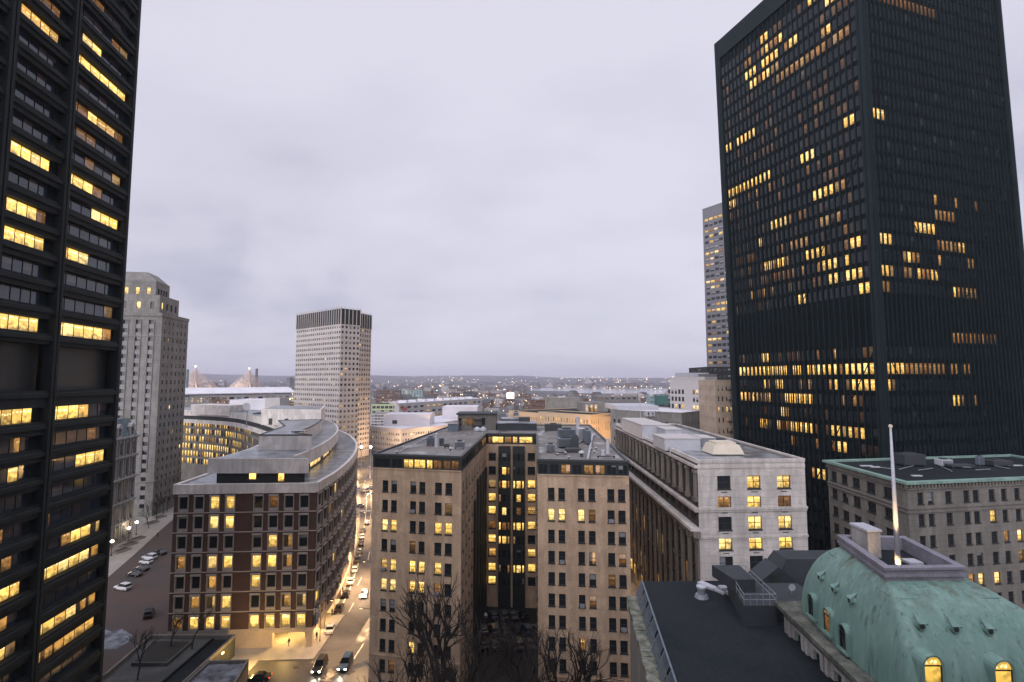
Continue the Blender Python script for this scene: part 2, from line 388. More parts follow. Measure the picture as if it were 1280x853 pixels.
for n_, c_ in (('white', (.55, .55, .57)), ('black', (.012, .013, .015)), ('silver', (.28, .29, .31)), ('blue', (.025, .05, .10)), ('grey', (.07, .075, .08)), ('red', (.22, .02, .015))):
    M['car_'+n_] = pm('car_paint_'+n_, c_, .22, tuple(x*.9 for x in c_), 1, .3, 5, .03, spec=.6)
M['head_on'] = glow('lit_headlamp', (1, .93, .75), 40)
M['tail_on'] = glow('lit_tail_lamp', (1, .06, .02), 3)
M['lamp_white'] = glow('lit_white_globe', (1, .90, .70), 7)
M['lamp_warm'] = glow('lit_sodium_lamp', (1, .66, .30), 8)
M['lamp_panel'] = glow('lit_soffit_panel', (1, .72, .30), 4)
M['screen'] = glow('lit_white_screen', (1, .95, .88), 2.2)
M['city_light'] = glow('distant_lamp', (1, .66, .36), 6)
M['city_light_white'] = glow('distant_white_lamp', (1, .86, .66), 5)
M['pylon'] = pm('pale_bridge_concrete', (.52, .44, .42), .8)

def copper_mat():
    m, nt, b = newmat('verdigris_copper'); N, L = nt.nodes.new, nt.links.new
    g = N('ShaderNodeNewGeometry')
    def noise(scale, zs, det=6, loc=0):
        mp = N('ShaderNodeMapping'); mp.inputs['Scale'].default_value = (1, 1, zs); mp.inputs['Location'].default_value = (loc, loc, 0)
        L(g.outputs['Position'], mp.inputs[0]); n = N('ShaderNodeTexNoise'); n.inputs['Scale'].default_value = scale; n.inputs['Detail'].default_value = det
        n.inputs['Roughness'].default_value = .62
        L(mp.outputs[0], n.inputs['Vector']); return n.outputs[0]
    def rng(x, a, c, lo=0, hi=1):
        r = N('ShaderNodeMapRange'); r.inputs[1].default_value = a; r.inputs[2].default_value = c; r.inputs[3].default_value = lo; r.inputs[4].default_value = hi
        L(x, r.inputs[0]); return r.outputs[0]
    def mix(f, a, c):
        n = N('ShaderNodeMix'); n.data_type = 'RGBA'; L(f, n.inputs[0])
        for i, v in ((6, a), (7, c)):
            if isinstance(v, tuple): n.inputs[i].default_value = (*v, 1)
            else: L(v, n.inputs[i])
        return n.outputs[2]
    base = mix(rng(noise(.5, .6), .35, .65), (.165, .275, .24), (.125, .225, .20))
    base = mix(rng(noise(2.5, .12, 8), .5, .74, 0, .5), base, (.29, .40, .34))
    base = mix(rng(noise(3.2, .10, 8, 5), .56, .70, 0, .8), base, (.06, .09, .07))
    # brown run-off below the lead crown, where the copper has weathered away
    sz = N('ShaderNodeSeparateXYZ'); L(g.outputs['Position'], sz.inputs[0])
    mu = N('ShaderNodeMath'); mu.operation = 'MULTIPLY'; L(rng(sz.outputs[2], 39.9, 41.8), mu.inputs[0]); L(rng(noise(1.4, .25, 8, 9), .46, .66), mu.inputs[1])
    base = mix(mu.outputs[0], base, (.085, .085, .055))
    L(base, b.inputs['Base Color']); b.inputs['Roughness'].default_value = .62; b.inputs['Specular IOR Level'].default_value = .35
    bp = N('ShaderNodeBump'); bp.inputs['Strength'].default_value = .35; bp.inputs['Distance'].default_value = .06
    L(noise(3, .5, 8, 2), bp.inputs['Height']); L(bp.outputs[0], b.inputs['Normal'])
    return m
M['copper'] = copper_mat()
M['seam'] = pm('black_roof_seam', (.028, .034, .038), .7, (.018, .022, .025), .5, .8, 5, .1)

# ---------------------------------------------------------------- buildings
LV = {'.': 0, 'd': .3, 'o': .45, 'h': .6, 'm': .75, 'L': 1.0, 'H': 1.15}
def lv(c):
    if c == '.': return 0.0
    return LV.get(c, 0)
WT = M['glass']
class Building:
    """one building: an Empty with wall, roof and windows; its windows are collected and the hundred that show largest become parts"""
    def __init__(s, name, label, cat, base, group=None, glass='glass', frame='frame_dark', maxw=100, sub=True):
        s.root = thing(name, label, cat, (base[0], base[1], 0), group)
        s.w = []; s.glass = M[glass]; s.frame = M[frame]; s.maxw = maxw; s.sub = sub; s.wall = MB(); s.style = ''
    def win(s, fr, u0, u1, z0, z1, d=-.25, lit='.', nv=1, nh=1, ft=.07, sill=0, lits=None, hood=0, blank=False):
        c = fr.pt((u0+u1)/2, (z0+z1)/2, d); dist = (c-cam.location).length
        lits = lits or [lv(lit)]*nv
        view = (cam.location-c).normalized(); n3 = Vector((fr.n.x, fr.n.y, 0)); facing = n3.dot(view)
        p = c - cam.location
        infr = p.y > 0 and abs(p.x/p.y) < 1.02 and -.72 < p.z/p.y < .80
        sc_ = (u1-u0)*(z1-z0)*facing/dist**2 * (1+4*max(lits)) if (infr and facing > 0) else -1
        s.w.append((sc_, fr, u0, u1, z0, z1, d, lits, nh, ft, sill, c))
    def openings(s, fr, z0, z1, rows, reveal=.25, mi=0, mb=None):
        """wall surface with real holes; rows: ascending [(za, zb, [(ua, ub), ...])]"""
        mb = mb or s.wall; P = fr.pt; z = z0
        for za, zb, us in rows:
            us = sorted(us)
            if za > z+1e-4: mb.face([P(0, z), P(fr.L, z), P(fr.L, za), P(0, za)], mi)
            u = 0
            for ua, ub in us:
                if ua > u+1e-4: mb.face([P(u, za), P(ua, za), P(ua, zb), P(u, zb)], mi)
                e = -reveal
                mb.face([P(ua, za), P(ub, za), P(ub, za, e), P(ua, za, e)], mi)
                mb.face([P(ua, zb, e), P(ub, zb, e), P(ub, zb), P(ua, zb)], mi)
                mb.face([P(ua, za), P(ua, za, e), P(ua, zb, e), P(ua, zb)], mi)
                mb.face([P(ub, za, e), P(ub, za), P(ub, zb), P(ub, zb, e)], mi)
                u = ub
            if fr.L > u+1e-4: mb.face([P(u, za), P(fr.L, za), P(fr.L, zb), P(u, zb)], mi)
            z = zb
        if z1 > z+1e-4: mb.face([P(0, z), P(fr.L, z), P(fr.L, z1), P(0, z1)], mi)
    def grid(s, fr, z0, z1, cols, zrows, lit=None, reveal=.25, nv=1, nh=2, ft=.07, sill=.06, mi=0, hood=0, rnd=.0, dim=.0):
        """cols: [(ua, ub)], zrows: [(za, zb)] from the TOP down, lit: strings from the top down"""
        s.openings(fr, z0, z1, [(a, b, cols) for a, b in sorted(zrows)], reveal, mi)
        for i, (a, b) in enumerate(zrows):
            for j, (ua, ub) in enumerate(cols):
                ch = '.'
                if lit and i < len(lit) and j < len(lit[i]): ch = lit[i][j]
                elif rnd or dim:
                    q = RNG.random(); ch = 'L' if q < rnd else ('o' if q < rnd+dim else '.')
                s.win(fr, ua, ub, a, b, -reveal, ch, nv=nv, nh=nh, ft=ft, sill=sill)
    def blank(s, fr, z0, z1, mi=0):
        P = fr.pt; s.wall.face([P(0, z0), P(fr.L, z0), P(fr.L, z1), P(0, z1)], mi)
    def part(s, mb, name, mat, **k):
        if not isinstance(mat, (list, tuple)): mat = M[mat]
        else: mat = [M[x] for x in mat]
        return mb.build(name, mat, s.root, **k)
    def _geo(s, w, fm, pmb, simple):
        sc_, fr, u0, u1, z0, z1, d, lits, nh, ft, sill, c = w
        n = len(lits)
        du = (u1-u0)/n
        for i, l in enumerate(lits):
            a, b = u0+du*i, u0+du*(i+1)
            pmb.face([fr.pt(a, z0, d+.02), fr.pt(b, z0, d+.02), fr.pt(b, z1, d+.02), fr.pt(a, z1, d+.02)], 1 if simple == 2 else 0,
                     [(0, 0), (1, 0), (1, 1), (0, 1)], (RNG.random(), l))
        if simple and ft < .05: return
        e = d+.09
        if s.style == 'hood':
            fm.fbox(fr, u0-.16, u1+.16, z1+.002, z1+.34, -.1, .42); fm.fbox(fr, u0-.16, u1+.16, z0-.62, z0-.002, -.1, .12)
            fm.fbox(fr, u0-.16, u0-.002, z0, z1, -.1, .22); fm.fbox(fr, u1+.002, u1+.16, z0, z1, -.1, .22)
        if sill: fm.fbox(fr, u0-.08, u1+.08, z0-.14, z0+.003, d, sill)
        fm.fbox(fr, u0, u1, z1-ft, z1, d, e); fm.fbox(fr, u0, u1, z0+.005, z0+ft, d, e)
        for i in range(n+1):
            x = u0+du*i; t = ft*(.5 if 0 < i < n else 1)
            a = max(u0, x-t); b = min(u1, x+t); fm.fbox(fr, a, b, z0+ft+.002, z1-ft-.002, d+.003, e-.003)
        for k in range(1, nh):
            z = z0+(z1-z0)*k/nh; fm.fbox(fr, u0+ft, u1-ft, z-ft*.4, z+ft*.4, d+.006, e-.006)
    def finish(s, wallmats, wallname='wall'):
        if s.wall.f: s.part(s.wall, wallname, wallmats)
        s.w.sort(key=lambda w: -w[0])
        n = s.maxw
        seen = [w for w in s.w if w[0] > 0]; rest = seen[n:] + [w for w in s.w if w[0] <= 0]
        for w in seen[:n]:
            fm, pb = MB(), MB()
            if s.sub and w[9] >= .05:
                s._geo(w, fm, pb, 0); o = fm.build('window', s.frame, s.root, at=w[11]); pb.build('pane', s.glass, o)
            else:
                s._geo(w, fm, pb, 1)
                k = len(pb.v); pb.v += fm.v; pb.f += [tuple(a+k for a in f) for f in fm.f]; pb.m += [1]*len(fm.f); pb.uv += fm.uv; pb.r += fm.r
                pb.build('window', [s.glass, s.frame], s.root, at=w[11])
        if rest:
            b = MB()
            for w in rest: s._geo(w, b, b, 2)
            o = b.build('windows', [s.frame, s.glass], s.root); o['kind'] = 'stuff'
        return s.root
def even(L, n, w, m0=1.0, m1=None):
    """n openings of width w spread evenly over a wall of length L"""
    m1 = m0 if m1 is None else m1; g = (L-m0-m1-n*w)/max(1, n-1)
    return [(m0+i*(w+g), m0+i*(w+g)+w) for i in range(n)]
def frac(L, fs): return [(a*L, b*L) for a, b in fs]
def ring(mb, poly, z0, z1, out, mi=0):
    """a band (cornice, parapet, coping) round a closed polygon given counter-clockwise from above"""
    P = [Vector((p[0], p[1])) for p in poly]; n = len(P)
    def off(d):
        r = []
        for i in range(n):
            a = (P[i]-P[i-1]).normalized(); b = (P[(i+1) % n]-P[i]).normalized(); na = Vector((a.y, -a.x)); nb = Vector((b.y, -b.x))
            m_ = na+nb; r.append(P[i]+m_*(d/max(.35, 1+na.dot(nb))))
        return r
    o, q = off(out), off(-.35); V = lambda p, z: (p.x, p.y, z)
    for i in range(n):
        j = (i+1) % n
        mb.face([V(o[i], z0), V(o[j], z0), V(o[j], z1), V(o[i], z1)], mi); mb.face([V(o[i], z1), V(o[j], z1), V(q[j], z1), V(q[i], z1)], mi)
        mb.face([V(q[j], z0), V(q[i], z0), V(q[i], z1), V(q[j], z1)], mi); mb.face([V(o[j], z0), V(o[i], z0), V(q[i], z0), V(q[j], z0)], mi)
# ================================================================= the setting
def sheet(name, pts, z, mat, kind='structure', h=0):
    b = MB()
    if h: b.prism(pts, z-h, z)
    else: b.face([(x, y, z) for x, y in pts])
    o = b.build(name, M[mat]); o['kind'] = kind; return o
def gp(px, py, z=0.0): return at2(px, py, z)

sheet('ground', [(-9000, -60), (9000, -60), (9000, 14000), (-9000, 14000)], -.02, 'ground')
sheet('street_road', [(-58, 60), (31, 60), (31, 170), (60, 250), (60, 420), (-170, 420), (-95, 300), (-60, 235), (-40, 195), (-33, 150), (-34, 112), (-58, 104)], .004, 'asphalt')
sheet('red_brick_pavement', [(-110, 60), (-72.5, 60), (-72.5, 112), (-76, 150), (-84, 184), (-100, 214), (-128, 250), (-150, 262), (-150, 200), (-115, 150)], .008, 'redbrick_pave')
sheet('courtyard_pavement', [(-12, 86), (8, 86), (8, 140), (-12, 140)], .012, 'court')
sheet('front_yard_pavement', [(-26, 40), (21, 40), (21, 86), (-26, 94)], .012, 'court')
water = sheet('harbour_water', [(-1050, 2900), (-200, 3050), (300, 2600), (250, 2250), (700, 2000), (1100, 2050), (1900, 2100), (2600, 2300), (2600, 3200), (1500, 3700), (600, 3500), (0, 3900), (-1200, 3800)], .3, 'ground')
def water_mat():
    m, nt, b = newmat('harbour_surface'); N, L = nt.nodes.new, nt.links.new
    b.inputs['Base Color'].default_value = (.30, .31, .36, 1); b.inputs['Roughness'].default_value = .12; b.inputs['Specular IOR Level'].default_value = 1.0
    n = N('ShaderNodeTexNoise'); n.inputs['Scale'].default_value = .05; n.inputs['Detail'].default_value = 5
    g = N('ShaderNodeNewGeometry'); L(g.outputs['Position'], n.inputs['Vector'])
    bp = N('ShaderNodeBump'); bp.inputs['Strength'].default_value = .015; bp.inputs['Distance'].default_value = 2; L(n.outputs[0], bp.inputs['Height']); L(bp.outputs[0], b.inputs['Normal'])
    return m
water.data.materials[0] = water_mat()
def hills():
    b = MB(); nx, ny = 150, 14; rr = random.Random(5)
    ph = [rr.uniform(0, 6.28) for _ in range(8)]
    def h(x, y):
        v = .5+.5*math.sin(x/900+ph[0]+y/2300); v += .45*math.sin(x/430+ph[1]+y/900); v += .2*math.sin(x/190+ph[2]-y/500)+.12*math.sin(x/83+ph[3])+.06*math.sin(x/41+ph[4])
        t = max(0, min(1, (y-5200)/3600)); left = max(0, min(1, (700-x)/3000))
        return max(0, t*t*(3-2*t)*(82+26*v*t+46*left))+rr.uniform(0, 4)*t
    g = [[(-11000+22000*i/nx, 5200+6800*j/ny) for i in range(nx+1)] for j in range(ny+1)]
    idx = {}
    for j in range(ny+1):
        for i in range(nx+1):
            x, y = g[j][i]; idx[i, j] = len(b.v); b.v.append(Vector((x, y, h(x, y)-.5)))
    for j in range(ny):
        for i in range(nx):
            b.f.append((idx[i, j], idx[i+1, j], idx[i+1, j+1], idx[i, j+1])); b.m.append(0); b.uv.append([(0, 0)]*4); b.r.append((0, 0))
    o = b.build('hills', pm('far_wooded_hills', (.06, .065, .07), 1, (.035, .04, .05), .003, .9, .03, .3), smooth=True); o['kind'] = 'structure'
hills()

# pavements with kerbs, markings
sheet('sidewalk_courthouse', [(-150, 60), (-96, 60), (-96, 100), gp(120, 736), gp(138, 720), gp(160, 701), gp(180, 683), gp(200, 664), gp(215, 651), gp(221, 640), (-150, 262), (-190, 290), (-190, 230), (-150, 200)], .14, 'sidewalk', h=.2)
def kerb_side():
    pts = [gp(300, 838), gp(372, 800), gp(392, 806), gp(404, 790), gp(418, 764), gp(432, 735), gp(441, 706), gp(446, 680), gp(449, 655), gp(451, 630), gp(450, 610), gp(446, 596)]
    inner = [(p[0]-8, p[1]+2) for p in reversed(pts)]
    sheet('sidewalk_arcade', pts+inner, .14, 'sidewalk', h=.2)
kerb_side()
def strip(b, pts, w):
    for (x0, y0), (x1, y1) in zip(pts, pts[1:]):
        d = Vector((x1-x0, y1-y0)).normalized(); n = Vector((-d.y, d.x))*w/2
        b.face([(x0-n.x, y0-n.y, .012), (x1-n.x, y1-n.y, .012), (x1+n.x, y1+n.y, .012), (x0+n.x, y0+n.y, .012)])
def flip(pts): return pts
b = MB()
lane = [gp(*p) for p in ((408, 790), (423, 766), (437, 738), (447, 708), (452, 682), (456, 655), (458, 635), (458, 620), (455, 604))]
strip(b, lane, .28)
strip(b, [gp(*p) for p in ((462, 655), (464, 640), (464, 622), (461, 606))], .2)
for s_ in (((447, 732), (452, 722)), ((436, 765), (442, 754)), ((442, 824), (455, 804)), ((460, 700), (462, 690))): strip(b, [gp(*p) for p in s_], .22)
for k in range(9): a = gp(446+k*3, 640); strip(b, [(a[0], a[1]), (a[0]+.2, a[1]+3.2)], .6)
o = b.build('road_markings', M['paint']); o['kind'] = 'structure'

# ================================================================= near left: dark office tower
def left_tower():
    A = Vector((-66.0, 86.0)); dv = Vector((.130, -1.0)).normalized(); t1, t2, t3 = 14.7, 25.2, 40.0
    near = A+dv*56
    bd = Building('office_tower', 'dark concrete office tower with long horizontal window bands at the left edge', 'skyscraper', (A.x-15, A.y-15), glass='glass_tower', frame='frame_bronze', maxw=100)
    # outer face runs from the near end to the far corner (left to right seen from outside)
    fr = Fr(near, A); L = fr.L
    def u(t): return L-t
    top = 150.0
    fh = 3.70
    rowsz = [(50.3-fh*k) for k in range(0, 13)]; ups = [62.4+fh*k for k in range(0, 24)]
    bays = [(u(t1)+.55, u(.3)-.45), (u(t2)+.55, u(t1)-.55), (u(t3)+.55, u(t2)-.55), (0.5, u(t3)-.55)]
    litR = {0: 'LLLLLo', 1: '.....d', 2: '......', 3: 'mLL...', 4: '......', 5: '...LLL', 6: 'LLLd..', 7: '..d..o', 8: '.dd...', 9: 'ddLmmd', 10: '......', 11: 'LLLLLL', 12: '.mL...', 13: '....dd', 14: 'ddd...',
            -1: 'LLLm..', -2: '....d.', -3: '...LLL', -4: '......', -5: 'd.....', -6: '..hLLh', -7: 'LLLLLh', -8: '......', -9: 'LLmLhh', -10: 'hhhmmm', -11: '......'}
    litL = {0: 'LLLLL', 1: '.....', 2: '.....', 3: 'LLLLL', 4: 'LLLLd', 5: '.....', 6: 'LLLLL', 7: '....', 8: '.....', 9: '.....', 10: '.....', 11: 'dmmmm', 12: 'ddddd', 13: '....',
            -1: 'LLLLL', -2: '...h.', -3: '...L.', -4: '.....', -5: '..o..', -6: '...o.', -7: '..LLL', -8: '...h.', -9: '..LLd', -10: '.....'}
    rows = []
    for i, z in [(-1-k, z) for k, z in enumerate(rowsz)]+[(k, z) for k, z in enumerate(ups)]: rows.append((z, z+2.0, i))
    rows.sort()
    op = [(a, b_, bays) for a, b_, i in rows]
    mech = (54.6, 60.9, bays)
    op = sorted(op+[mech], key=lambda r: r[0])
    bd.openings(fr, 0, top, op, reveal=.95)
    for a, b_, i in rows:
        for bi, (ua, ub) in enumerate(bays):
            n = (6, 5, 6, 6)[bi]
            src = (litR if bi == 0 else litL).get(i, '') if bi < 2 else ''
            ls = [lv(c) for c in src.ljust(n, '.')[:n]]
            # the strip of glass stops short of the far pier
            g = .3 if bi == 0 else 1.2
            fr_ = fr
            bd.win(fr_, ua+.1, ub-g, a, b_, -.92, nh=1, ft=.06, lits=ls)
            bd.wall.fbox(fr, ub-g+.03, ub-.01, a+.01, b_-.01, -.94, -.8, 0)
    for (ua, ub) in bays:
        bd.wall.face([fr.pt(ua, 54.6, -1.5), fr.pt(ub, 54.6, -1.5), fr.pt(ub, 60.9, -1.5), fr.pt(ua, 60.9, -1.5)], 1)
    # sloped concrete sills
    sl = MB(); pr = MB()
    zs = [a for a, b_, i in rows]+[54.6]
    for a in zs:
        for ua, ub in bays:
            P = fr.pt
            sl.hexa([P(ua, a-.95, .26), P(ub, a-.95, .26), P(ub, a-.95, .0), P(ua, a-.95, .0), P(ua, a-.42, .26), P(ub, a-.42, .26), P(ub, a-.02, -.7), P(ua, a-.02, -.7)])
    for t in (0.0, t1, t2, t3):
        a = u(t)
        if t == 0: pr.fbox(fr, a-.62, a+.02, 0, top, 0.003, .25)
        else:
            pr.fbox(fr, a-.55, a-.12, 0, top, 0.003, .45); pr.fbox(fr, a+.12, a+.55, 0, top, .003, .45)
    # other faces
    n = -Vector((fr.n.x, fr.n.y))*38
    q = [A, A+n, near+n, near]
    for i in range(3): bd.blank(Fr(q[i], q[i+1]), 0, top)
    bd.wall.face([(p.x, p.y, top) for p in (A, A+n, near+n, near)])
    bd.finish(['dark_concrete', 'frame_dark'])
    bd.part(sl, 'sills', 'dark_concrete'); bd.part(pr, 'piers', 'dark_concrete')
M['glass_tower'] = glass_mat('band_window_glass', tint=(.03, .05, .075), blind=(.14, .12, .13), warm=(1.0, .60, .13), gain=1.3, rough=.1, blindp=.72, spec=.7)
left_tower()

# ================================================================= near right: black tower
def right_tower():
    C0 = Vector((88.6, 123.0)); dL = Vector((-.33, 1)).normalized(); dR = Vector((1, .33)).normalized()
    LL, LR = 48.0, 58.5
    far = C0+dL*LL; rt = C0+dR*LR; z0h = 56.0
    ztop = at(893, 48, Y=far.y).z
    mid = (far+rt)/2
    def warp(v):
        # the shaft tapers slightly towards the top on its right-hand side
        k = max(0, v.z-z0h)/(ztop-z0h); w = Vector((v.x-C0.x, v.y-C0.y)).dot(dR)/LR
        w2 = Vector((v.x-C0.x, v.y-C0.y)).dot(dL)/LL
        return Vector((v.x-dR.x*w*k*4.2+dL.x*w2*k*4.2, v.y-dR.y*w*k*4.2+dL.y*w2*k*4.2, v.z))
    bd = Building('black_skyscraper', 'black glass tower with vertical fins and scattered yellow windows', 'skyscraper', mid, glass='glass_blue', frame='tower_metal', sub=False, maxw=100)
    bd.frame = M['tower_metal']
    fh = 4.0; zr0 = at(1096, 461, Y=126).z     # middle of the fully lit row
    nL, nR = 28, 34
    Lp = {0: 'LLLLLLLLLLLL.LL.LLLLLLoLLLLL', 1: '......LL..........d..h......', -1: '......Lo.LL...h.o...oL.dLLLL', -2: 'LLoLoooL...LLLLLL.h...h.o...',
          -3: '..........Lo................', -4: '.....LL..L.oLLLLL...LLoLoL..', -5: '............o....d..dLL.....', -6: '............................', -7: '................oLLLL.......',
          5: '...............LL.........LL', 6: '....h..h.h...h.h.....LL.LLL.', 7: '....d..dd.ddddd.o..oLLL.L...', 8: '........LLoLLo...LLLL...dLL.', 9: '....dd......d.oooo......d...',
          10: '.......L............oo.o....', 11: '..........LLLLo.dd..........', 12: '...................LLLLoo...', 13: '.......d....d...............', 14: 'LL...d.o..o.......d.........', 15: 'LLLLLLLLLLL......LLL........',
          16: '.........................LL.', 19: 'LL.LLLLL....................', 22: '.............oooooooooo.ooo.', 23: '.......LLoLLoo........hL....', 24: '......LLL.LLLL.oLL..........', 25: '......oo..oLooL........LLL..',
          26: '..........LL........Lo......', 27: 'dddd.ddd.dd.ddd.dddd........'}
    Rp = {0: 'LLLLooooooooo.oo.oo', -1: 'Ld', -2: '..............LLo..o', 2: '...............ooodoododdo', 5: 'oo..............Lodooo', 6: 'LLo..oo.LooLL', 7: '.....oLoo....h......oo', 8: 'LLL..........dooooLL',
          9: '........LLLLL', 10: '.............ooooo', 11: '.............h....h....d', 16: 'LLL', 24: 'ddddddddddddddddd', 26: '....dd...dd.dd', 27: 'oo'}
    dark = (2, 3, 4)
    for fr, n, pat, flip in ((Fr(far, C0, warp), nL, Lp, False), (Fr(C0, rt, warp), nR, Rp, False)):
        m0 = 1.4; p = (fr.L-2*m0)/n
        for k in range(-14, 29):
            zc = zr0+k*fh
            if zc < 2 or zc+1.4 > ztop-6: continue
            s = pat.get(k, ''); faint = RNG.random()
            for j in range(n):
                ch = s[j] if j < len(s) else '.'
                if ch == '.' and k in dark: continue
                l = lv(ch)
                if ch == '.' and pat is Lp and k > -6 and RNG.random() < .22: l = .08+.16*faint
                if pat is Rp: l *= .93
                a = m0+p*j+p*.19; bd.win(fr, a, a+p*.62, zc-1.35, zc+1.35, .0, lits=[l], ft=.01)
        # the wall behind, the fins and the spandrels
        bd.blank(fr, 0, ztop)
    q = [rt, rt+dL*LL, far]
    for i in range(2): bd.blank(Fr(q[i], q[i+1], warp), 0, ztop)
    bd.wall.face([warp(Vector((p.x, p.y, ztop))) for p in (C0, rt, rt+dL*LL, far)])
    bd.finish(['tower_metal'])
    fins, sp, cb, cor = MB(), MB(), MB(), MB()
    for fr, n in ((Fr(far, C0, warp), nL), (Fr(C0, rt, warp), nR)):
        m0 = 1.4; p = (fr.L-2*m0)/n
        for j in range(n+1): fins.fbox(fr, m0+p*j-.11, m0+p*j+.11, 0, ztop-6, .003, .26)
        for k in range(-14, 29):
            zc = zr0+k*fh
            if 2 < zc < ztop-8: sp.fbox(fr, m0, fr.L-m0, zc+1.45, zc+fh-1.45, .002, .10)
        cb.fbox(fr, m0, fr.L-m0, ztop-6, ztop+.6, .003, .62)
        for dz in (0, 14, 28, 42, 56, 70, 84, 98): pass
        # diagonal braces read faintly behind the glass
        for z0_ in (20, 72, 124):
            for s_ in (0, 1):
                x0, x1 = (0, fr.L/2) if s_ == 0 else (fr.L, fr.L/2)
                P = fr.pt
                a, b_ = P(x0, z0_+46, .06), P(x1, z0_, .06)
                if b_.z > 0 and a.z < ztop-6: sp.tube(a, b_, .16, n=4)
    for c_, sgn in ((C0, 1), (rt, 1), (far, 1)):
        for dx in (-1.25, -.45, .45, 1.25): pass
    for fr in (Fr(far, C0, warp), Fr(C0, rt, warp)):
        for a in (.0, fr.L-1.4):
            cor.fbox(fr, a-(0 if a else .5), a+.60+(0 if a else 0), 0, ztop+.8, .001, .5); cor.fbox(fr, a+.8, a+1.4+(.5 if a else 0), 0, ztop+.8, .002, .52)
    bd.part(fins, 'fins', 'corner_metal'); bd.part(sp, 'spandrels', 'tower_metal'); bd.part(cb, 'parapet', 'corner_metal'); bd.part(cor, 'corner_columns', 'corner_metal')
right_tower()

# ================================================================= the tan building with the deep court
def tan_building():
    Z = 42.3
    T = lambda x, y: at2(x, y, Z)
    FL, LI, CL, CR, RI, FR = T(466.4, 568.8), T(577, 572.5), T(608, 543), T(670.5, 543.5), T(672, 576), T(786, 578)
    BR, BL = T(737, 532), T(566, 532)
    poly = [FL, LI, CL, CR, RI, FR, BR, BL]
    bd = Building('apartment_building', 'tan brick building with two wings around a deep dark court and a cluttered flat roof', 'building', ((LI[0]+RI[0])/2, 110), frame='frame_dark')
    za = 39.85
    floors = [36.8-3.47*k for k in range(11)]
    zr = [(z-1.0, z+1.0) for z in floors]
    # left wing front
    f1 = Fr(FL, LI)
    c1 = frac(f1.L, [((a-466)/111, (b-466)/111) for a, b in ((479, 486.3), (490.3, 497.6), (514.3, 521.8), (525.6, 533), (545, 553.4), (557.6, 566))])
    bd.grid(f1, 0, za, c1, zr, ['......', '.....d', 'LL..LL', '..d...', 'mLLLL.', 'LLLLo.', '......', '......', '..L...', '.d....', '......'], nh=2, sill=.12)
    f5 = Fr(RI, FR)
    c5 = frac(f5.L, [((a-672)/114, (b-672)/114) for a, b in ((685, 693.2), (698, 706.3), (722.5, 730.6), (735.7, 744), (759, 767.6), (772.2, 781))])
    bd.grid(f5, 0, za, c5, zr, ['......', 'LLLd..', '......', '...h.d', '....d.', '...d..', '......', '..h...', '......', '......', '......'], nh=2, sill=.12)
    f2 = Fr(LI, CL)
    c2 = even(f2.L, 10, 1.5, 1.6)
    bd.grid(f2, 0, za, c2, zr, None, nh=2, sill=.12, rnd=.03, dim=.08)
    f4 = Fr(CR, RI); bd.grid(f4, 0, za, even(f4.L, 10, 1.5, 2), zr, None, nh=2, sill=.1, dim=.1)
    f6 = Fr(FR, BR); bd.grid(f6, 0, za, even(f6.L, 12, 1.3, 2), zr, None, nh=2, sill=.1, rnd=.15)
    f8 = Fr(BL, FL); bd.grid(f8, 0, za, even(f8.L, 12, 1.3, 2), zr, None, nh=2, sill=.1, rnd=.15)
    bd.blank(Fr(BR, BL), 0, za)
    db = MB()
    for t in (.44, .56, .68, .80, .92): db.fbox(f2, f2.L*t-1.2, f2.L*t+1.2, 0, 34.5-3.47*(t < .5), .004, .45)
    bd.part(db, 'dark_metal_strips', 'attic')
    # court end wall with two dark metal bays
    f3 = Fr(CL, CR); L = f3.L
    fx = lambda a: (a-608)/62.5*L
    cw = [(fx(611), fx(620)), (fx(659.5), fx(668.8))]
    zc = [at(615, y, Y=CL[1]).z for y in (570.6, 587.7, 604.5, 621.4, 637.5, 656, 673, 690, 708.6, 725)]
    z3 = [(z-.95, z+.95) for z in zc]
    bd.grid(f3, 0, za, cw, z3, ['..', '..', 'oL', 'LL', 'Lm', 'dL', 'L.', 'hL', 'LL', 'L.'], nh=2, sill=.1)
    bay = MB()
    M_bay = 'attic'
    blits = ['...|...', '.Lo|...', 'dLo|LLL', 'o..|.L.', '.L.|.d.', 'Ldd|LLL', 'LLo|o..', '...|...', 'd.o|LLL', '...|...']
    for bi, (a, b_) in enumerate(((fx(623.5), fx(638.3)), (fx(641.2), fx(656)))):
        bay.fbox(f3, a, b_, 0, at(640, 557.5, Y=CL[1]).z, .004, .9)
        w = (b_-a)
        ops = [(a+w*.06, a+w*.22), (a+w*.32, a+w*.68), (a+w*.78, a+w*.94)]
        for i, z in enumerate(zc):
            for j, (ua, ub) in enumerate(ops): bd.win(f3, ua, ub, z-.95, z+.95, .92, blits[i].split('|')[bi][j], ft=.05, nh=2)
    bd.part(bay, 'metal_bay', 'attic')
    # attic storey of dark metal and glass
    at_ = MB()
    bd.wall_attic = at_
    frs = [(f1, [(0.02, .2), (.22, .34), (.355, .465), (.475, .6), (.615, .68), (.69, .78), (.8, .88), (.89, .97)], '..LLLddd'), (f2, [(i/9+.01, (i+1)/9-.01) for i in range(9)], '.......oo'), (f3, [(.04, .11), (.12, .34), (.37, .5), (.53, .62), (.66, .92)], 'oLoLL'),
           (f4, [(i/9+.01, (i+1)/9-.01) for i in range(9)], '.........'), (f5, [(i/8+.012, (i+1)/8-.012) for i in range(8)], '..o.oo..')]
    for fr, cs, ls in frs:
        bd.openings(fr, za, Z, [(za+.3, Z-.55, frac(fr.L, cs))], reveal=.12, mi=1)
        for (ua, ub), ch in zip(frac(fr.L, cs), ls): bd.win(fr, ua, ub, za+.3, Z-.55, -.12, ch, ft=.06, lits=[lv(ch)]*2)
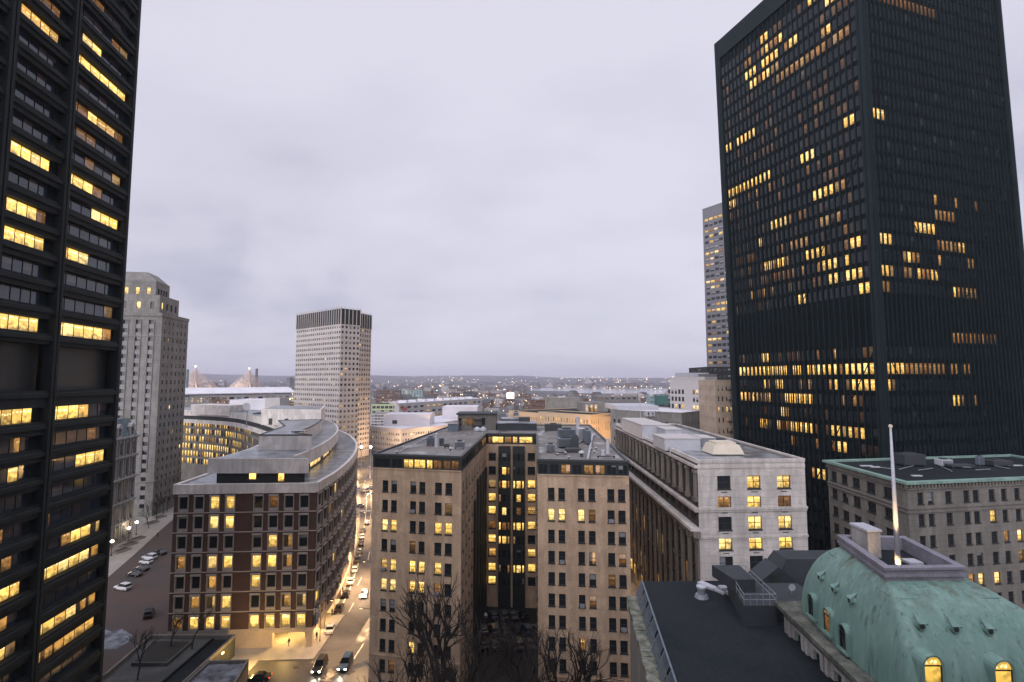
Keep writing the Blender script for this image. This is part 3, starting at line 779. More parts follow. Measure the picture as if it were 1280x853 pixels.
    for fr in (f6, f8, Fr(BR, BL)): bd.blank(fr, za, Z, 1)
    bd.finish(['tan', 'attic'])
    rf = MB(); rf.face([(x, y, Z-.03) for x, y in poly]); bd.part(rf, 'roof', 'gravel')
    for fr, cs, i, j in ((f1, c1, 1, 2), (f1, c1, 4, 0), (f1, c1, 5, 4), (f1, c1, 7, 3), (f5, c5, 1, 4), (f5, c5, 3, 1), (f5, c5, 5, 2), (f5, c5, 6, 5)):
        (a_, b_), (z0, z1) = cs[j], zr[i]; m_ = MB(); m_.fbox(fr, a_+.15, b_-.15, z0+.02, z0+.5, -.2, .38); bd.part(m_, 'air_conditioner', 'grey_metal')
    ed = MB(); ring(ed, poly, Z-.05, Z+.28, .12); bd.part(ed, 'coping', 'dark_metal')
    for fr in (f1, f5):
        for z0, z1 in ((za-.02, za+.2), (floors[9]+1.55, floors[9]+1.85)): st = MB(); st.fbox(fr, 0, fr.L, z0, z1, .003, .15); bd.part(st, 'string_course', 'tan')
    return Z
TANZ = tan_building()
# ================================================================= red-brick crescent
def arc_pts(pts, step):
    """resample a polyline through a Catmull-Rom spline"""
    P = [Vector(p) for p in pts]; P = [P[0]*2-P[1]]+P+[P[-1]*2-P[-2]]; out = []
    for i in range(1, len(P)-2):
        for k in range(24):
            t = k/24; a, b, c, d = P[i-1], P[i], P[i+1], P[i+2]
            out.append(.5*((2*b)+(c-a)*t+(2*a-5*b+4*c-d)*t*t+(3*b-a-3*c+d)*t**3))
    out.append(P[-2]); res = [out[0]]; acc = 0
    for a, b in zip(out, out[1:]):
        l = (b-a).length
        while acc+l >= step:
            a = a+(b-a)*((step-acc)/l); res.append(a.copy()); l = (b-a).length; acc = 0
        acc += l
    return res
def crescent():
    Z = 33.7
    FL = Vector(at2(218.5, 607.4, Z)); FR = Vector(at2(395.6, 605.2, Z))
    outer = [FR]+[Vector(at2(x, y, Z)) for x, y in ((422.2, 588.8), (439.5, 572.8), (446, 559.6), (443, 550.6), (431, 541.6))]
    outer = arc_pts([tuple(p) for p in outer]+[(-88, 243), (-114, 275), (-150, 305), (-195, 325), (-240, 335)], 3.95)
    inner = arc_pts([tuple(FL), (-73, 130), (-77.5, 160), (-87, 194), (-99, 213), (-125, 247), (-153, 276), (-191, 295), (-240, 303)], 2.3)
    bd = Building('crescent_office_building', 'curved red-brick office crescent with pale hooded windows and stepped penthouses', 'building', (-60, 130), frame='surround')
    bd.style = 'hood'
    fh = 4.08; zt = Z-1.9
    tops = [zt-.42-fh*k for k in range(7)]
    zr = [(z-2.6, z) for z in tops]
    f = Fr(FL, FR)
    cs = frac(f.L, [(.038, .098), (.147, .207), (.256, .316), (.364, .424), (.563, .623), (.671, .731), (.780, .840), (.888, .948)])
    lit = ['..LL.d..', '..LL....', '.....Lh.', 'h.mLLLh.', '..h.L...', '.hhL..hh', 'oLLLLLLL']
    zarc = tops[6]-2.6-.3
    # front: brick panels between the windows; the right-hand half stands open at street level
    bd.openings(f, zarc, Z, [(a, b, cs) for a, b in sorted(zr)], reveal=.2)
    for i, (a, b) in enumerate(zr):
        for j, (ua, ub) in enumerate(cs): bd.win(f, ua, ub, a, b, -.15, lit[i][j], ft=.06, nh=1)
    bands = [MB() for _ in tops]
    for band, z in zip(bands, tops): band.fbox(f, 0, f.L+.1, z+.62, z+.80, .002, .14)
    # piers between street-level openings on the front
    g = MB()
    for a, b in ((0, .48), (.48, .72), (.955, 1.0)): g.fbox(f, a*f.L+(.01 if a else 0), b*f.L, 0, zarc-.9, -1.2 if a != .955 else -1.0, -.02)
    g.fbox(f, 0, f.L, zarc-.9, zarc-.003, -1.2, .05)
    P = [p for p in outer if True]
    gl = random.Random(3)
    vis = 0
    for i, (a, b) in enumerate(zip(outer, outer[1:])):
        fr = Fr(a, b); c = [(.85, fr.L-.85)]
        bd.openings(fr, zarc, Z, [(x, y, c) for x, y in sorted(zr)], reveal=.2)
        for band, z in zip(bands, tops): band.fbox(fr, 0, fr.L, z+.62, z+.80, .002, .14)
        for k, (x, y) in enumerate(zr):
            q = gl.random(); ch = 'L' if q < .12 else ('o' if q < .2 else '.')
            bd.win(fr, c[0][0], c[0][1], x, y, -.15, ch, ft=.06)
        if i % 2 == 0: g.fbox(fr, 0, .7, 0, zarc, -1.3, .0)
        g.fbox(fr, 0, fr.L, zarc-1.1, zarc-.002, -.5, .06)
    bd.style = 'hood'
    # inner concave side
    isd = list(reversed(inner)); it = [33.0-4.08*k for k in range(6)]
    for i, (a, b) in enumerate(zip(isd, isd[1:])):
        fr = Fr(a, b); mid = (a+b)/2
        c = [(.42, fr.L-.42)]
        rows = [(z-3.0, z) for z in it]
        bd.openings(fr, 0, Z, [(x, y, c) for x, y in sorted(rows)], reveal=.35, mi=2)
        for k, (x, y) in enumerate(rows):
            q = gl.random(); on = (mid.x < -128 and q < .84) or (mid.x >= -128 and q < .18 and k < 2)
            s_ = ('L' if gl.random() < .8 else 'o') if on else '.'
            bd.w_style = 0
            bd.win(fr, c[0][0], c[0][1], x, y, -.3, s_, ft=.04)
    roof = MB(); poly = [(p.x, p.y) for p in outer]+[(p.x, p.y) for p in isd]
    roof.face([(x, y, Z-.02) for x, y in poly]); roof.face([(x, y, zarc) for x, y in reversed(poly)])
    bd.finish(['brick', 'brick', 'stone_buff'])
    [bd.part(band, 'string_course', 'precast_warm') for band in bands]; bd.part(g, 'arcade', 'precast_warm'); bd.part(roof, 'roof', 'wet_roof')
    fa = MB()
    for fr in [f]+[Fr(a, b) for a, b in zip(outer, outer[1:])]+[Fr(a, b) for a, b in zip(isd, isd[1:])]:
        fa.fbox(fr, 0, fr.L, Z-1.75, Z+.25, -.45, .32)
    bd.part(fa, 'fascia', 'precast')
    # set-back storey with an overhanging slab, and the upper block
    def offset(pts, d):
        out = []
        for i, p in enumerate(pts):
            a = pts[max(0, i-1)]; b = pts[min(len(pts)-1, i+1)]; t = (b-a).normalized(); out.append(p+Vector((-t.y, t.x))*d)
        return out
    o7 = [p for p in offset(outer, 6.2) if p.y > 113.5]; o8 = [p for p in offset(outer, 7.6) if p.y > 114.5]
    i7 = []
    for p, q in zip(inner, offset(inner, 0)):
        k = max(0, min(1, (190-p.y)/60)); i7.append(Vector((p.x+1+6.5*k, p.y+.5)))
    i7 = [p for p in i7 if p.y > 113.5]; i8 = [p+Vector((1.4, .5)) for p in i7]
    slab = [Vector((-65.8, 112.4)), Vector((-43.9, 112.4))]+o7+list(reversed(i7))
    core = [Vector((-64.4, 113.6)), Vector((-45.2, 113.6))]+o8+list(reversed(i8))
    s1 = MB(); s1.prism([tuple(p) for p in slab], 35.95, 39.1); bd.part(s1, 'penthouse_slab', 'precast')
    c1 = MB(); c1.prism([tuple(p) for p in core], Z, 35.95); pc = bd.part(c1, 'penthouse_wall', 'frame_dark')
    r1 = MB(); r1.face([(p.x, p.y, 39.13) for p in [Vector((-65.3, 112.9)), Vector((-44.4, 112.9))]+[p+Vector((-.5, 0)) for p in o7]+[p+Vector((.5, 0)) for p in reversed(i7)]]); bd.part(r1, 'penthouse_roof', 'wet_roof')
    w1 = Fr((-64.4, 113.6), (-45.2, 113.6))
    for a, b in ((.37, .445), (.70, .765)):
        w = MB(); w.face([w1.pt(a*w1.L, Z+.35, .02), w1.pt(b*w1.L, Z+.35, .02), w1.pt(b*w1.L, 35.85, .02), w1.pt(a*w1.L, 35.85, .02)], 0, [(0, 0), (1, 0), (1, 1), (0, 1)], (RNG.random(), 1.1)); w.build('window', M['glass'], bd.root)
    for i in range(4, 16):
        if i % 4 == 3 or i+1 >= len(o8): continue
        fr = Fr(o8[i], o8[i+1]); w = MB()
        w.face([fr.pt(.2, Z+.4, .02), fr.pt(fr.L-.2, Z+.4, .02), fr.pt(fr.L-.2, 35.8, .02), fr.pt(.2, 35.8, .02)], 0, [(0, 0), (1, 0), (1, 1), (0, 1)], (RNG.random(), 1.0)); w.build('window', M['glass'], bd.root)
    oo = offset(outer, 11.5)
    t2 = [Vector((-61.6, 126)), Vector((-48.7, 126))]+[p for p in oo if 128 < p.y < 176]
    t2 += [t2[-1]+Vector((-13, -4)), Vector((-66, 150))]
    s2 = MB(); s2.prism([tuple(p) for p in t2], 39.0, 42.7); bd.part(s2, 'upper_block', 'precast')
    c = sum(t2, Vector((0, 0)))/len(t2)
    r2 = MB(); r2.face([(*(c+(p-c)*.965), 42.73) for p in t2]); bd.part(r2, 'upper_roof', 'wet_roof')
    e2 = MB(); ring(e2, [tuple(p) for p in t2], 42.55, 42.85, .08); bd.part(e2, 'coping', 'dark_metal')
    bk = MB(); p = at(326, 530, Y=196); q = at(401, 530, Y=192); bk.prism([(p.x, p.y), (q.x, q.y), (q.x-8, q.y+26), (p.x-8, p.y+28)], 39.1, at(350, 511.5, Y=196).z); bd.part(bk, 'lift_house', 'precast')
    rb = MB(); rb.face([(x, y, at(350, 511.5, Y=196).z+.03) for x, y in ((p.x+.8, p.y+.8), (q.x-.8, q.y+.8), (q.x-8.5, q.y+25), (p.x-7.5, p.y+27))]); bd.part(rb, 'lift_house_roof', 'wet_roof')
    dr = MB(); fr = Fr((p.x, p.y), (q.x, q.y))
    for a in (.13, .40): dr.fbox(fr, a*fr.L, a*fr.L+1.6, 39.2, 41.6, -.1, .03)
    bd.part(dr, 'door', 'frame_dark')
    bk = MB(); p = at(238, 516, Y=287); q = at(287, 516, Y=275); bk.prism([(p.x, p.y), (q.x, q.y), (q.x+4, q.y+12), (p.x+4, p.y+12)], 37, at(260, 506.5, Y=281).z); bd.part(bk, 'plant_room', 'precast')
    # glowing soffit over the street-level arcade
    lp = MB()
    for i in range(2, 28, 2):
        a = outer[i]; lp.box(a.x-3.3, a.y-.5, zarc-.16, a.x-2.0, a.y+.5, zarc-.06)
        if i % 4 == 2:
            l = bpy.data.objects.new('arcade_light', bpy.data.lights.new('arcade_light', 'POINT')); l.data.energy = 1300; l.data.color = (1, .62, .24); l.data.shadow_soft_size = .5
            col.objects.link(l); l.location = (a.x-2.2, a.y, zarc-1.0); 
    for x, y in ((-50, 114), (-45, 114), (-50, 120), (-45, 120)): lp.box(x-.9, y-.3, zarc-.16, x+.9, y+.3, zarc-.06)
    for x, y in ((-49, 115), (-45, 121)):
        l = bpy.data.objects.new('portal_light', bpy.data.lights.new('portal_light', 'POINT')); l.data.energy = 1700; l.data.color = (1, .60, .18); l.data.shadow_soft_size = .5
        col.objects.link(l); l.location = (x, y, zarc-1.0)
    bd.part(lp, 'soffit_lamp', 'lamp_panel')
    co = MB(); bw = [p+Vector((-7, 1)) for p in outer[1:40]]
    for a, b in zip(bw, bw[1:]): co.face([(a.x, a.y, 0), (b.x, b.y, 0), (b.x, b.y, zarc), (a.x, a.y, zarc)])
    b_ = Fr((-60, 128), (-43, 128)); co.fbox(b_, 0, b_.L, 0, zarc, -.3, 0)
    bd.part(co, 'shopfront_wall', 'precast')
    # blue parking sign on the corner
    sg = MB(); fr = Fr(FR, outer[1]); sg.fbox(fr, .0, 1.9, zarc+.2, zarc+4.2, .45, .65)
    sr = sg.build('parking_sign', M['frame_dark']); tag(sr, 'dark blue parking sign with a white P on the brick building corner', 'sign')
    sr.data.materials[0] = pm('sign_blue', (.015, .03, .07), .5)
    return Z, zarc, outer, FR
CRZ, ZARC, COUTER, CFR = crescent()

# ================================================================= pale limestone block
def limestone():
    Z = 41.6
    FL, FR = at2(871.6, 576.5, Z), at2(1005.5, 575, Z)
    BL = at2(770, 530.5, Z); BR = (FR[0]+1.0, BL[1])
    poly = [FL, FR, BR, BL]
    bd = Building('limestone_office_building', 'pale limestone block with a colonnaded side street facade and rooftop sheds', 'building', (FL[0]+8, 120), frame='frame_dark')
    f = Fr(FL, FR)
    cs = frac(f.L, [(.178, .302), (.455, .580), (.735, .860)])
    zr = [(z-1.22, z+1.12) for z in [at(940, y, Y=FL[1]).z for y in (603.5, 629.5, 655, 680, 705, 730)]]
    zr += [(zr[-1][0]-3.6*(k+1), zr[-1][1]-3.6*(k+1)) for k in range(6)]
    bd.grid(f, 0, Z, cs, zr, ['.LL', 'oLd', '.LL', 'LLL', '...', '...', '...', 'd.L'], reveal=.3, nv=2, nh=2, sill=.12, ft=.12)
    for i in range(6):
        for ua, ub in cs: m_ = MB(); c_ = (ua+ub)/2; m_.fbox(f, c_-.55, c_+.55, zr[i][0]-.62, zr[i][0]-.48, .004, .03); bd.part(m_, 'vent_slot', 'frame_dark')
    bd.blank(Fr(FR, BR), 0, Z); bd.blank(Fr(BR, BL), 0, Z)
    s = Fr(BL, FL); L = s.L
    # side facade: windows between columns
    n = 18; p = (L-2.0)/n
    c1 = [(1.2+p*i+.9, 1.2+p*(i+1)-.9) for i in range(n)]
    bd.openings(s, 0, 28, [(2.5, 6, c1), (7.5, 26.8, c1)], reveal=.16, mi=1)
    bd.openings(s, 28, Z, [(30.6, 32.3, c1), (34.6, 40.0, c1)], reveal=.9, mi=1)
    for i, (ua, ub) in enumerate(c1):
        for za, zb, lt in ((2.5, 6, 'Lmo.'), (7.5, 11.8, 'o..d'), (12.4, 16.8, '.d..'), (17.4, 21.8, '.o.d'), (22.4, 26.8, '....'), (30.6, 32.3, '.o..d.'), (34.6, 40.0, '...d..o')):
            bd.win(s, ua, ub, za, zb, -.85 if za > 28 else -.14, RNG.choice(lt), ft=.1, lits=None, nv=2, nh=2)
    bd.wall.face([(x, y, Z-.9) for x, y in poly])
    bd.finish(['limestone', 'recess_shade'])
    colm, corn, tr, br = MB(), MB(), MB(), MB()
    for i in range(n+1):
        u = 1.2+p*i
        for du in (0,): colm.tube(s.pt(u+du, 35.2, .1), s.pt(u+du, 39.4, .1), .52, .46, n=8)
        colm.fbox(s, u-.75, u+.75, 34.4, 35.15, .003, .55); colm.fbox(s, u-.75, u+.75, 39.42, 40.0, .003, .55)
        colm.fbox(s, u-.7, u+.7, 7.5, 27.0, .003, .32); colm.fbox(s, u-.72, u+.72, 27.0, 27.75, .003, .5); colm.fbox(s, u-.72, u+.72, 6.3, 7.5, .003, .5)
        for du in (-1.4, 0, 1.4): br.fbox(s, u+du-.25, u+du+.25, 28.4, 29.4, .004, 1.25)
    for fr, k in ((s, 1), (f, .45)):
        corn.fbox(fr, 0, fr.L, 40.3, 40.8, .005, .55 if k == 1 else .1); corn.fbox(fr, 0, fr.L, Z-.4, Z-.12, .005, .30 if k == 1 else .12)
        corn.fbox(fr, -.1, fr.L+.1, 33.0, 33.4, .005, .9 if k == 1 else .32); corn.fbox(fr, -.05, fr.L+.05, 32.62, 32.99, .005, .7 if k == 1 else .18)
        if k == 1: corn.fbox(fr, -.3, fr.L+.3, 29.4, 29.95, .005, 1.6)
        corn.fbox(fr, -.1, fr.L+.1, 28.0, 28.38, .005, .55 if k == 1 else .14)
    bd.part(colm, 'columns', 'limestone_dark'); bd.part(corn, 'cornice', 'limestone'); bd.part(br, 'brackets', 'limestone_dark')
    pa = MB(); ring(pa, poly, Z-.1, Z+.25, .1); bd.part(pa, 'parapet', 'limestone')
    rf = MB(); rf.face([(x, y, Z-.5) for x, y in ((FL[0]+.4, FL[1]+.4), (FR[0]-.4, FR[1]+.4), (BR[0]-.4, BR[1]-.4), (BL[0]+.4, BL[1]-.4))]); bd.part(rf, 'roof', 'wet_roof')
    # rooftop sheds of painted metal, part of the building
    def shed(px0, px1, pyb, Y, dy, pyt, mat='white_metal', name='roof_shed'):
        a, b_ = at(px0, pyb, Y=Y), at(px1, pyb, Y=Y); h = at(px0, pyt, Y=Y).z
        m = MB(); m.box(a.x, Y, Z-.5, b_.x, Y+dy, h); o = bd.part(m, name, mat); o.data.materials[0] = M[mat]
        t = MB(); t.box(a.x-.15, Y-.15, h+.002, b_.x+.15, Y+dy+.15, h+.18); t.build('shed_roof', M['white_plain'], o)
        return o
    shed(803, 836, 548, 131, 24, 532)
    shed(832, 853, 553, 124, 8, 537.5)
    shed(831, 876, 565, 110, 9, 549)
    shed(877, 893, 560, 116, 6, 548, 'grey_metal')
    # pale cooling tower housing
    a, b_ = at(888, 567, Y=104), at(928, 567, Y=104); zt = at(888, 558.5, Y=104).z
    m = MB(); m.hexa([(a.x, 103, Z-.3), (b_.x, 103, Z-.3), (b_.x, 109, Z-.3), (a.x, 109, Z-.3), (a.x+.7, 103.7, zt+.4), (b_.x-.7, 103.7, zt+.4), (b_.x-.7, 108.3, zt+.4), (a.x+.7, 108.3, zt+.4)])
    m.box(a.x+1.2, 104, zt+.4, b_.x-1.2, 108, zt+.85)
    bd.part(m, 'cooling_housing', 'cream')
M['cream'] = pm('cream_painted_metal', (.62, .55, .45), .7, (.50, .45, .38), .8, .6, 5, .08)
limestone()

# ================================================================= right-hand stone building
def stone_block():
    Z = 38.8
    A, B, C = at2(1034, 576.4, Z), at2(1133.5, 603, Z), at2(1280, 597, Z)
    d = (Vector(C)-Vector(B)).normalized(); C = Vector(B)+d*48; D = Vector(A)+d*48
    poly = [A, B, tuple(C), tuple(D)]
    bd = Building('stone_office_building', 'buff stone office block with a green copper cornice and dark cluttered roof', 'building', (B[0]+15, B[1]+12), frame='frame_dark')
    fa, fb = Fr(A, B), Fr(B, C)
    zr = [(z-.98, z+.98) for z in [at(1150, y, Y=B[1]).z for y in (624, 651.4, 678.6, 705, 731.5, 758)]]
    zr += [(zr[-1][0]-3.5*(k+1), zr[-1][1]-3.5*(k+1)) for k in range(4)]
    w = [((a-1133.5)/146.5*23.9) for a in (1145.6, 1153, 1158, 1165.2, 1180, 1188, 1203, 1210.6, 1215, 1222.8, 1235.5, 1243.6, 1251.8, 1259, 1269.2, 1276.6)]
    cb = [(w[i]*1.0, w[i+1]*1.0) for i in range(0, 16, 2)]; k = 26.5
    cb += [(k+a, k+b_) for a, b_ in ((0, 1.25), (3.2, 4.4), (5.3, 6.5), (9.0, 10.2), (11.2, 12.4), (15, 16.2), (17, 18.2))]
    bd.grid(fb, 0, Z, cb, zr, ['........', '.....L..', '......oL', '.......o', '..LoLL..', '........'], reveal=.3, nh=2, sill=.1, ft=.07)
    ca = frac(fa.L, [(.05, .135), (.20, .29), (.355, .455), (.54, .645), (.74, .86)])
    bd.grid(fa, 0, Z, ca, zr, ['.....', '.....', '.....', '.....'], reveal=.3, nv=2, nh=2, sill=.1, ft=.07)
    bd.blank(Fr(C, D), 0, Z); bd.blank(Fr(D, A), 0, Z)
    bd.finish(['stone_buff'])
    rf = MB(); rf.face([(x, y, Z-.25) for x, y in poly]); bd.part(rf, 'roof', 'dark_roof')
    ce, sc_, dn = MB(), MB(), MB()
    ring(ce, poly, Z-.3, Z+.12, .75); 
    for f in (fa, fb):
        sc_.fbox(f, 0, f.L, zr[0][0]-.75, zr[0][0]-.5, .004, .22); sc_.fbox(f, 0, f.L, zr[1][1]+.28, zr[1][1]+.5, .004, .22)
        dn.fbox(f, 0, f.L, Z-1.25, Z-1.02, .004, .3)
        i = 0.3
        while i < f.L: dn.fbox(f, i, i+.32, Z-1.0, Z-.32, .004, .42); i += .7
    bd.part(ce, 'cornice', 'copper_edge'); bd.part(sc_, 'string_course', 'stone_buff'); bd.part(dn, 'dentils', 'stone_buff')
    return Z
STZ = stone_block()
# ================================================================= copper mansard and its neighbours
def copper_house():
    ZC, ZK = 35.0, 42.45
    crown = [Vector(at2(x, y, ZK)) for x, y in ((1107.5, 710), (1202.5, 709), (1130, 672), (1050, 670))]
    l0, l1 = Vector(at2(982.5, 757, ZC)), Vector(at2(1085, 853, ZC))
    dl = (l1-l0).normalized(); fl = l0+dl*((33.0-l0.y)/dl.y); bl = l0
    foot = [fl+Vector((.8, .9)), Vector((crown[1].x+4.9, 33.9)), Vector((crown[2].x+4.3, bl.y)), bl+Vector((.8, -.6))]
    bd = Building('mansard_roofed_building', 'ornate stone building under a green copper mansard dome with round-topped dormers', 'building', ((foot[0].x+foot[1].x)/2, 40), frame='copper_edge')
    AM = R(74)
    def lev(t):
        a = AM*t; return ZC+.1+(ZK-1.0-ZC)*math.sin(a)/math.sin(AM), (1-math.cos(a))/(1-math.cos(AM))
    def corner(i, g): return foot[i].lerp(crown[i], g)
    # shell: each of the four sides a curved sheet, softly rounded at the hips
    sh = MB(); NT, NU = 26, 14
    ringv = []
    for k in range(NT+1):
        z, g = lev(k/NT); row = []
        rc = 1.0*(1-.7*g)
        for i in range(4):
            c_, pv, nx = corner(i, g), corner((i-1) % 4, g), corner((i+1) % 4, g); e0 = c_+(pv-c_).normalized()*rc; e1 = c_+(nx-c_).normalized()*rc
            for j in range(7): t = j/6; p = e0*(1-t)**2+c_*(2*t*(1-t))+e1*t*t; row.append(Vector((p.x, p.y, z)))
            f1_ = nx+(c_-nx).normalized()*rc; n = Vector((nx.y-c_.y, c_.x-nx.x)).normalized()
            for j in range(1, NU): s_ = j/NU; p = e1.lerp(f1_, s_)+n*(.35*math.sin(math.pi*s_)*(1-g)); row.append(Vector((p.x, p.y, z)))
        ringv.append(row)
    m = len(ringv[0])
    for row in ringv: sh.v += row
    for k in range(NT):
        for j in range(m):
            q = (j+1) % m; sh.f.append((k*m+j, k*m+q, (k+1)*m+q, (k+1)*m+j)); sh.m.append(0); sh.uv.append([(0, 0)]*4); sh.r.append((0, 0))
    o = bd.part(sh, 'dome_roof', 'copper', smooth=True)
    rd = MB()
    for i in range(4):      # rolled ridges on the hips, seams on the sides
        pass
    z, g = lev(.80); c4 = [corner(i, g) for i in range(4)]
    for i in range(4):
        a, b = c4[i].lerp(c4[(i+1) % 4], .06), c4[i].lerp(c4[(i+1) % 4], .94); rd.tube((a.x, a.y, z), (b.x, b.y, z), .05, n=6)
    bd.part(rd, 'ridge_roll', 'copper', smooth=True)
    rl = MB()
    for i, s_ in ((3, .33),):        # the raised band on the street side
        for k in range(NT):
            (z0, g0), (z1, g1) = lev(k/NT), lev((k+1)/NT)
            a = corner(i, g0).lerp(corner((i+1) % 4, g0), s_); b = corner(i, g1).lerp(corner((i+1) % 4, g1), s_); rl.tube((a.x, a.y, z0+.02), (b.x, b.y, z1+.02), .13, n=6, cap=False)
    bd.part(rl, 'raised_band', 'copper', smooth=True)
    # crown: moulded lead kerb round a sunken deck
    cr = MB(); c3 = [tuple(c) for c in crown]
    ring(cr, c3, ZK-1.05, ZK-.62, .05); ring(cr, c3, ZK-.62, ZK-.45, .2); ring(cr, c3, ZK-.45, ZK-.12, .08); ring(cr, c3, ZK-.12, ZK+.06, .22)
    bd.part(cr, 'crown_kerb', 'crown_metal')
    dk = MB(); dk.face([(c.x, c.y, ZK-.98) for c in crown]); bd.part(dk, 'crown_deck', 'dark_roof')
    h = MB(); p = at(1137, 698, z=ZK-.6); h.box(p.x-.3, p.y-.4, ZK-.97, p.x+.8, p.y+.6, ZK-.8); bd.part(h, 'roof_hatch', 'white_metal')
    def hit(side, px, py):
        best = None
        for k in range(400):
            z, g = lev(k/400); P = at(px, py, z=z); a, b = corner(side, g), corner((side+1) % 4, g)
            n = Vector((b.y-a.y, a.x-b.x)).normalized(); d = (Vector((P.x, P.y))-a).dot(n)
            s_ = (Vector((P.x, P.y))-a).dot((b-a).normalized())/(b-a).length
            d -= .35*math.sin(math.pi*max(0, min(1, s_)))*(1-g)
            if best is None or abs(d) < best[0]: best = (abs(d), P, n)
        return best[1], best[2]
    def dormer(side, px, py, lit, w=1.15, hh=1.9):
        P, n = hit(side, px, py); z0 = P.z-hh*.5; u = Vector((-n.y, n.x))
        def gz(z): q_ = max(0, min(1, (z-ZC-.1)/(ZK-1.0-ZC)*math.sin(AM))); return (1-math.sqrt(1-q_*q_))/(1-math.cos(AM))
        c = Vector((P.x, P.y))+n*((gz(P.z)-gz(z0))*abs((crown[side]-foot[side]).dot(n))+.10)
        fr = Fr(tuple(c-u*w/2), tuple(c+u*w/2)); fr.n = n
        b = MB(); r = w/2; zs = z0+hh-r
        prof = [(0, z0)]+[(0, zs)]+[(r-r*math.cos(math.pi*i/10), zs+r*math.sin(math.pi*i/10)) for i in range(1, 10)]+[(w, zs), (w, z0)]
        for (a0, h0), (a1, h1) in zip(prof, prof[1:]):      # hood: outer and inner skins
            def q(a, h, k, d):
                dx, dz = a-w/2, max(0, h-zs); f = 1+k/r
                return fr.pt(w/2+dx*f, (zs+dz*f) if h >= zs-1e-6 else h, d)
            b.face([q(a0, h0, .11, .12), q(a0, h0, .11, -1.1), q(a1, h1, .11, -1.1), q(a1, h1, .11, .12)])
            b.face([q(a0, h0, .0, .12), q(a0, h0, .11, .12), q(a1, h1, .11, .12), q(a1, h1, .0, .12)])
            b.face([q(a0, h0, .0, -.1), q(a0, h0, .0, .12), q(a1, h1, .0, .12), q(a1, h1, .0, -.1)])
        b.fbox(fr, -.22, w+.22, z0-.18, z0, -.6, .2)
        dm = bd.part(b, 'dormer', 'copper')
        g = MB(); g.face([fr.pt(a, h, -.04) for a, h in prof], 0, [(a/w, (h-z0)/hh) for a, h in prof], (.37, lit)); pn = g.build('pane', M['glass_dormer'], dm)
        mu = MB(); mu.fbox(fr, .04, w-.04, zs-.05, zs+.03, -.035, .01); mu.fbox(fr, .0, .06, z0, zs, -.035, .03); mu.fbox(fr, w-.06, w, z0, zs, -.035, .03); mu.build('frame', M['frame_dark'], dm)
    M['glass_dormer'] = glass_mat('dormer_glass', warm=(1.0, .60, .10), gain=1.15)
    for x, y, l in ((1160, 836, 1.0), (1247.5, 842, 1.0)): dormer(0, x, y, l)
    for x, y, l in ((1017, 757, 0), (1037, 776, .35), (1057, 797, 0)): dormer(3, x, y, l, 1.0, 1.8)
    def port(side, px, py):
        P, n = hit(side, px, py); b = MB(); c = Vector((P.x, P.y, P.z)); n3 = Vector((n.x, n.y, 0)); u = Vector((-n.y, n.x, 0))
        b.tube(c-n3*.8, c+n3*.34, .27, .25, 12); k = b.build('porthole_vent', M['copper'], bd.root)
        d = MB(); d.tube(c+n3*.3, c+n3*.345, .17, .17, 12); d.build('opening', M['frame_dark'], k)
        hd = MB(); a = c+Vector((0, 0, .27)); hd.face([a-u*.3+n3*.42-Vector((0, 0, .05)), a+u*.3+n3*.42-Vector((0, 0, .05)), a+Vector((0, 0, .42))-n3*.45]); hd.face([a-u*.34+n3*.42-Vector((0, 0, .22)), a-u*.3+n3*.42-Vector((0, 0, .05)), a+Vector((0, 0, .42))-n3*.45]); hd.face([a+u*.3+n3*.42-Vector((0, 0, .05)), a+u*.34+n3*.42-Vector((0, 0, .22)), a+Vector((0, 0, .42))-n3*.45]); hd.build('hood', M['copper'], k)
    for x, y in ((1148, 781), (1190, 784.5), (1232.5, 787)): port(0, x, y)
    for x, y in ((1028.5, 722), (1046, 737), (1067, 751)): port(3, x, y)
    # cornice and the wall below it
    base = [fl, Vector((crown[1].x+6, fl.y)), Vector((crown[2].x+5.3, bl.y+.2)), bl]
    co = MB(); bp = [tuple(p) for p in base]
    ring(co, bp, ZC-.28, ZC+.08, .75); ring(co, bp, ZC-.6, ZC-.28, .42); ring(co, bp, ZC-1.0, ZC-.6, .2)
    co.face([(x, y, ZC+.06) for x, y in bp]); bd.part(co, 'cornice', 'cornice_moss')
    ins = [p for p in base]
    for i in range(4):
        f = Fr(ins[i], ins[(i+1) % 4])
        if i == 3 or i == 0:
            n = 5; p = (f.L-1)/n
            cs = [(.5+p*j+p*.33, .5+p*j+p*.67) for j in range(n)]
            zr = [(ZC-3.6-4.2*k, ZC-1.5-4.2*k) for k in range(7)]
            bd.grid(f, 0, ZC-.9, cs, zr, None, reveal=.3, nh=2, sill=.12, dim=.0)
        else: bd.blank(f, 0, ZC-.9)
    bd.finish(['stone_white'])
    pl = MB(); f = Fr(ins[3], ins[0]); p = (f.L-1)/5
    for j in range(6):
        for du in (-.55, .1): pl.fbox(f, .5+p*j+du, .5+p*j+du+.42, 5, ZC-1.0, .003, .2)
    bd.part(pl, 'pilasters', 'stone_white')
    # chimney and pole inside the kerb
    a = at(1078, 690, Y=44.2); b = MB(); x0 = at(1085, 680, Y=43.2).x; x1 = at(1101, 680, Y=43.2).x
    b.box(x0, 43.2, ZK-1.0, x1, 45.2, at(1085, 657.5, Y=43.2).z-.48); c = bd.part(b, 'chimney', 'stone_white'); t = at(1085, 657.5, Y=43.2).z-.3
    k = MB(); k.box(x0-.1, 43.1, t-.18, x1+.1, 45.3, t); k.build('cap', M['white_metal'], c)
    fp = at(1122, 693, Y=40.6); top = at(1110.5, 535, Y=40.6)
    th = thing('flagpole', 'tall white flagpole glowing warm on top of the green copper dome', 'flagpole', (fp.x, 40.6, ZK-1.0))
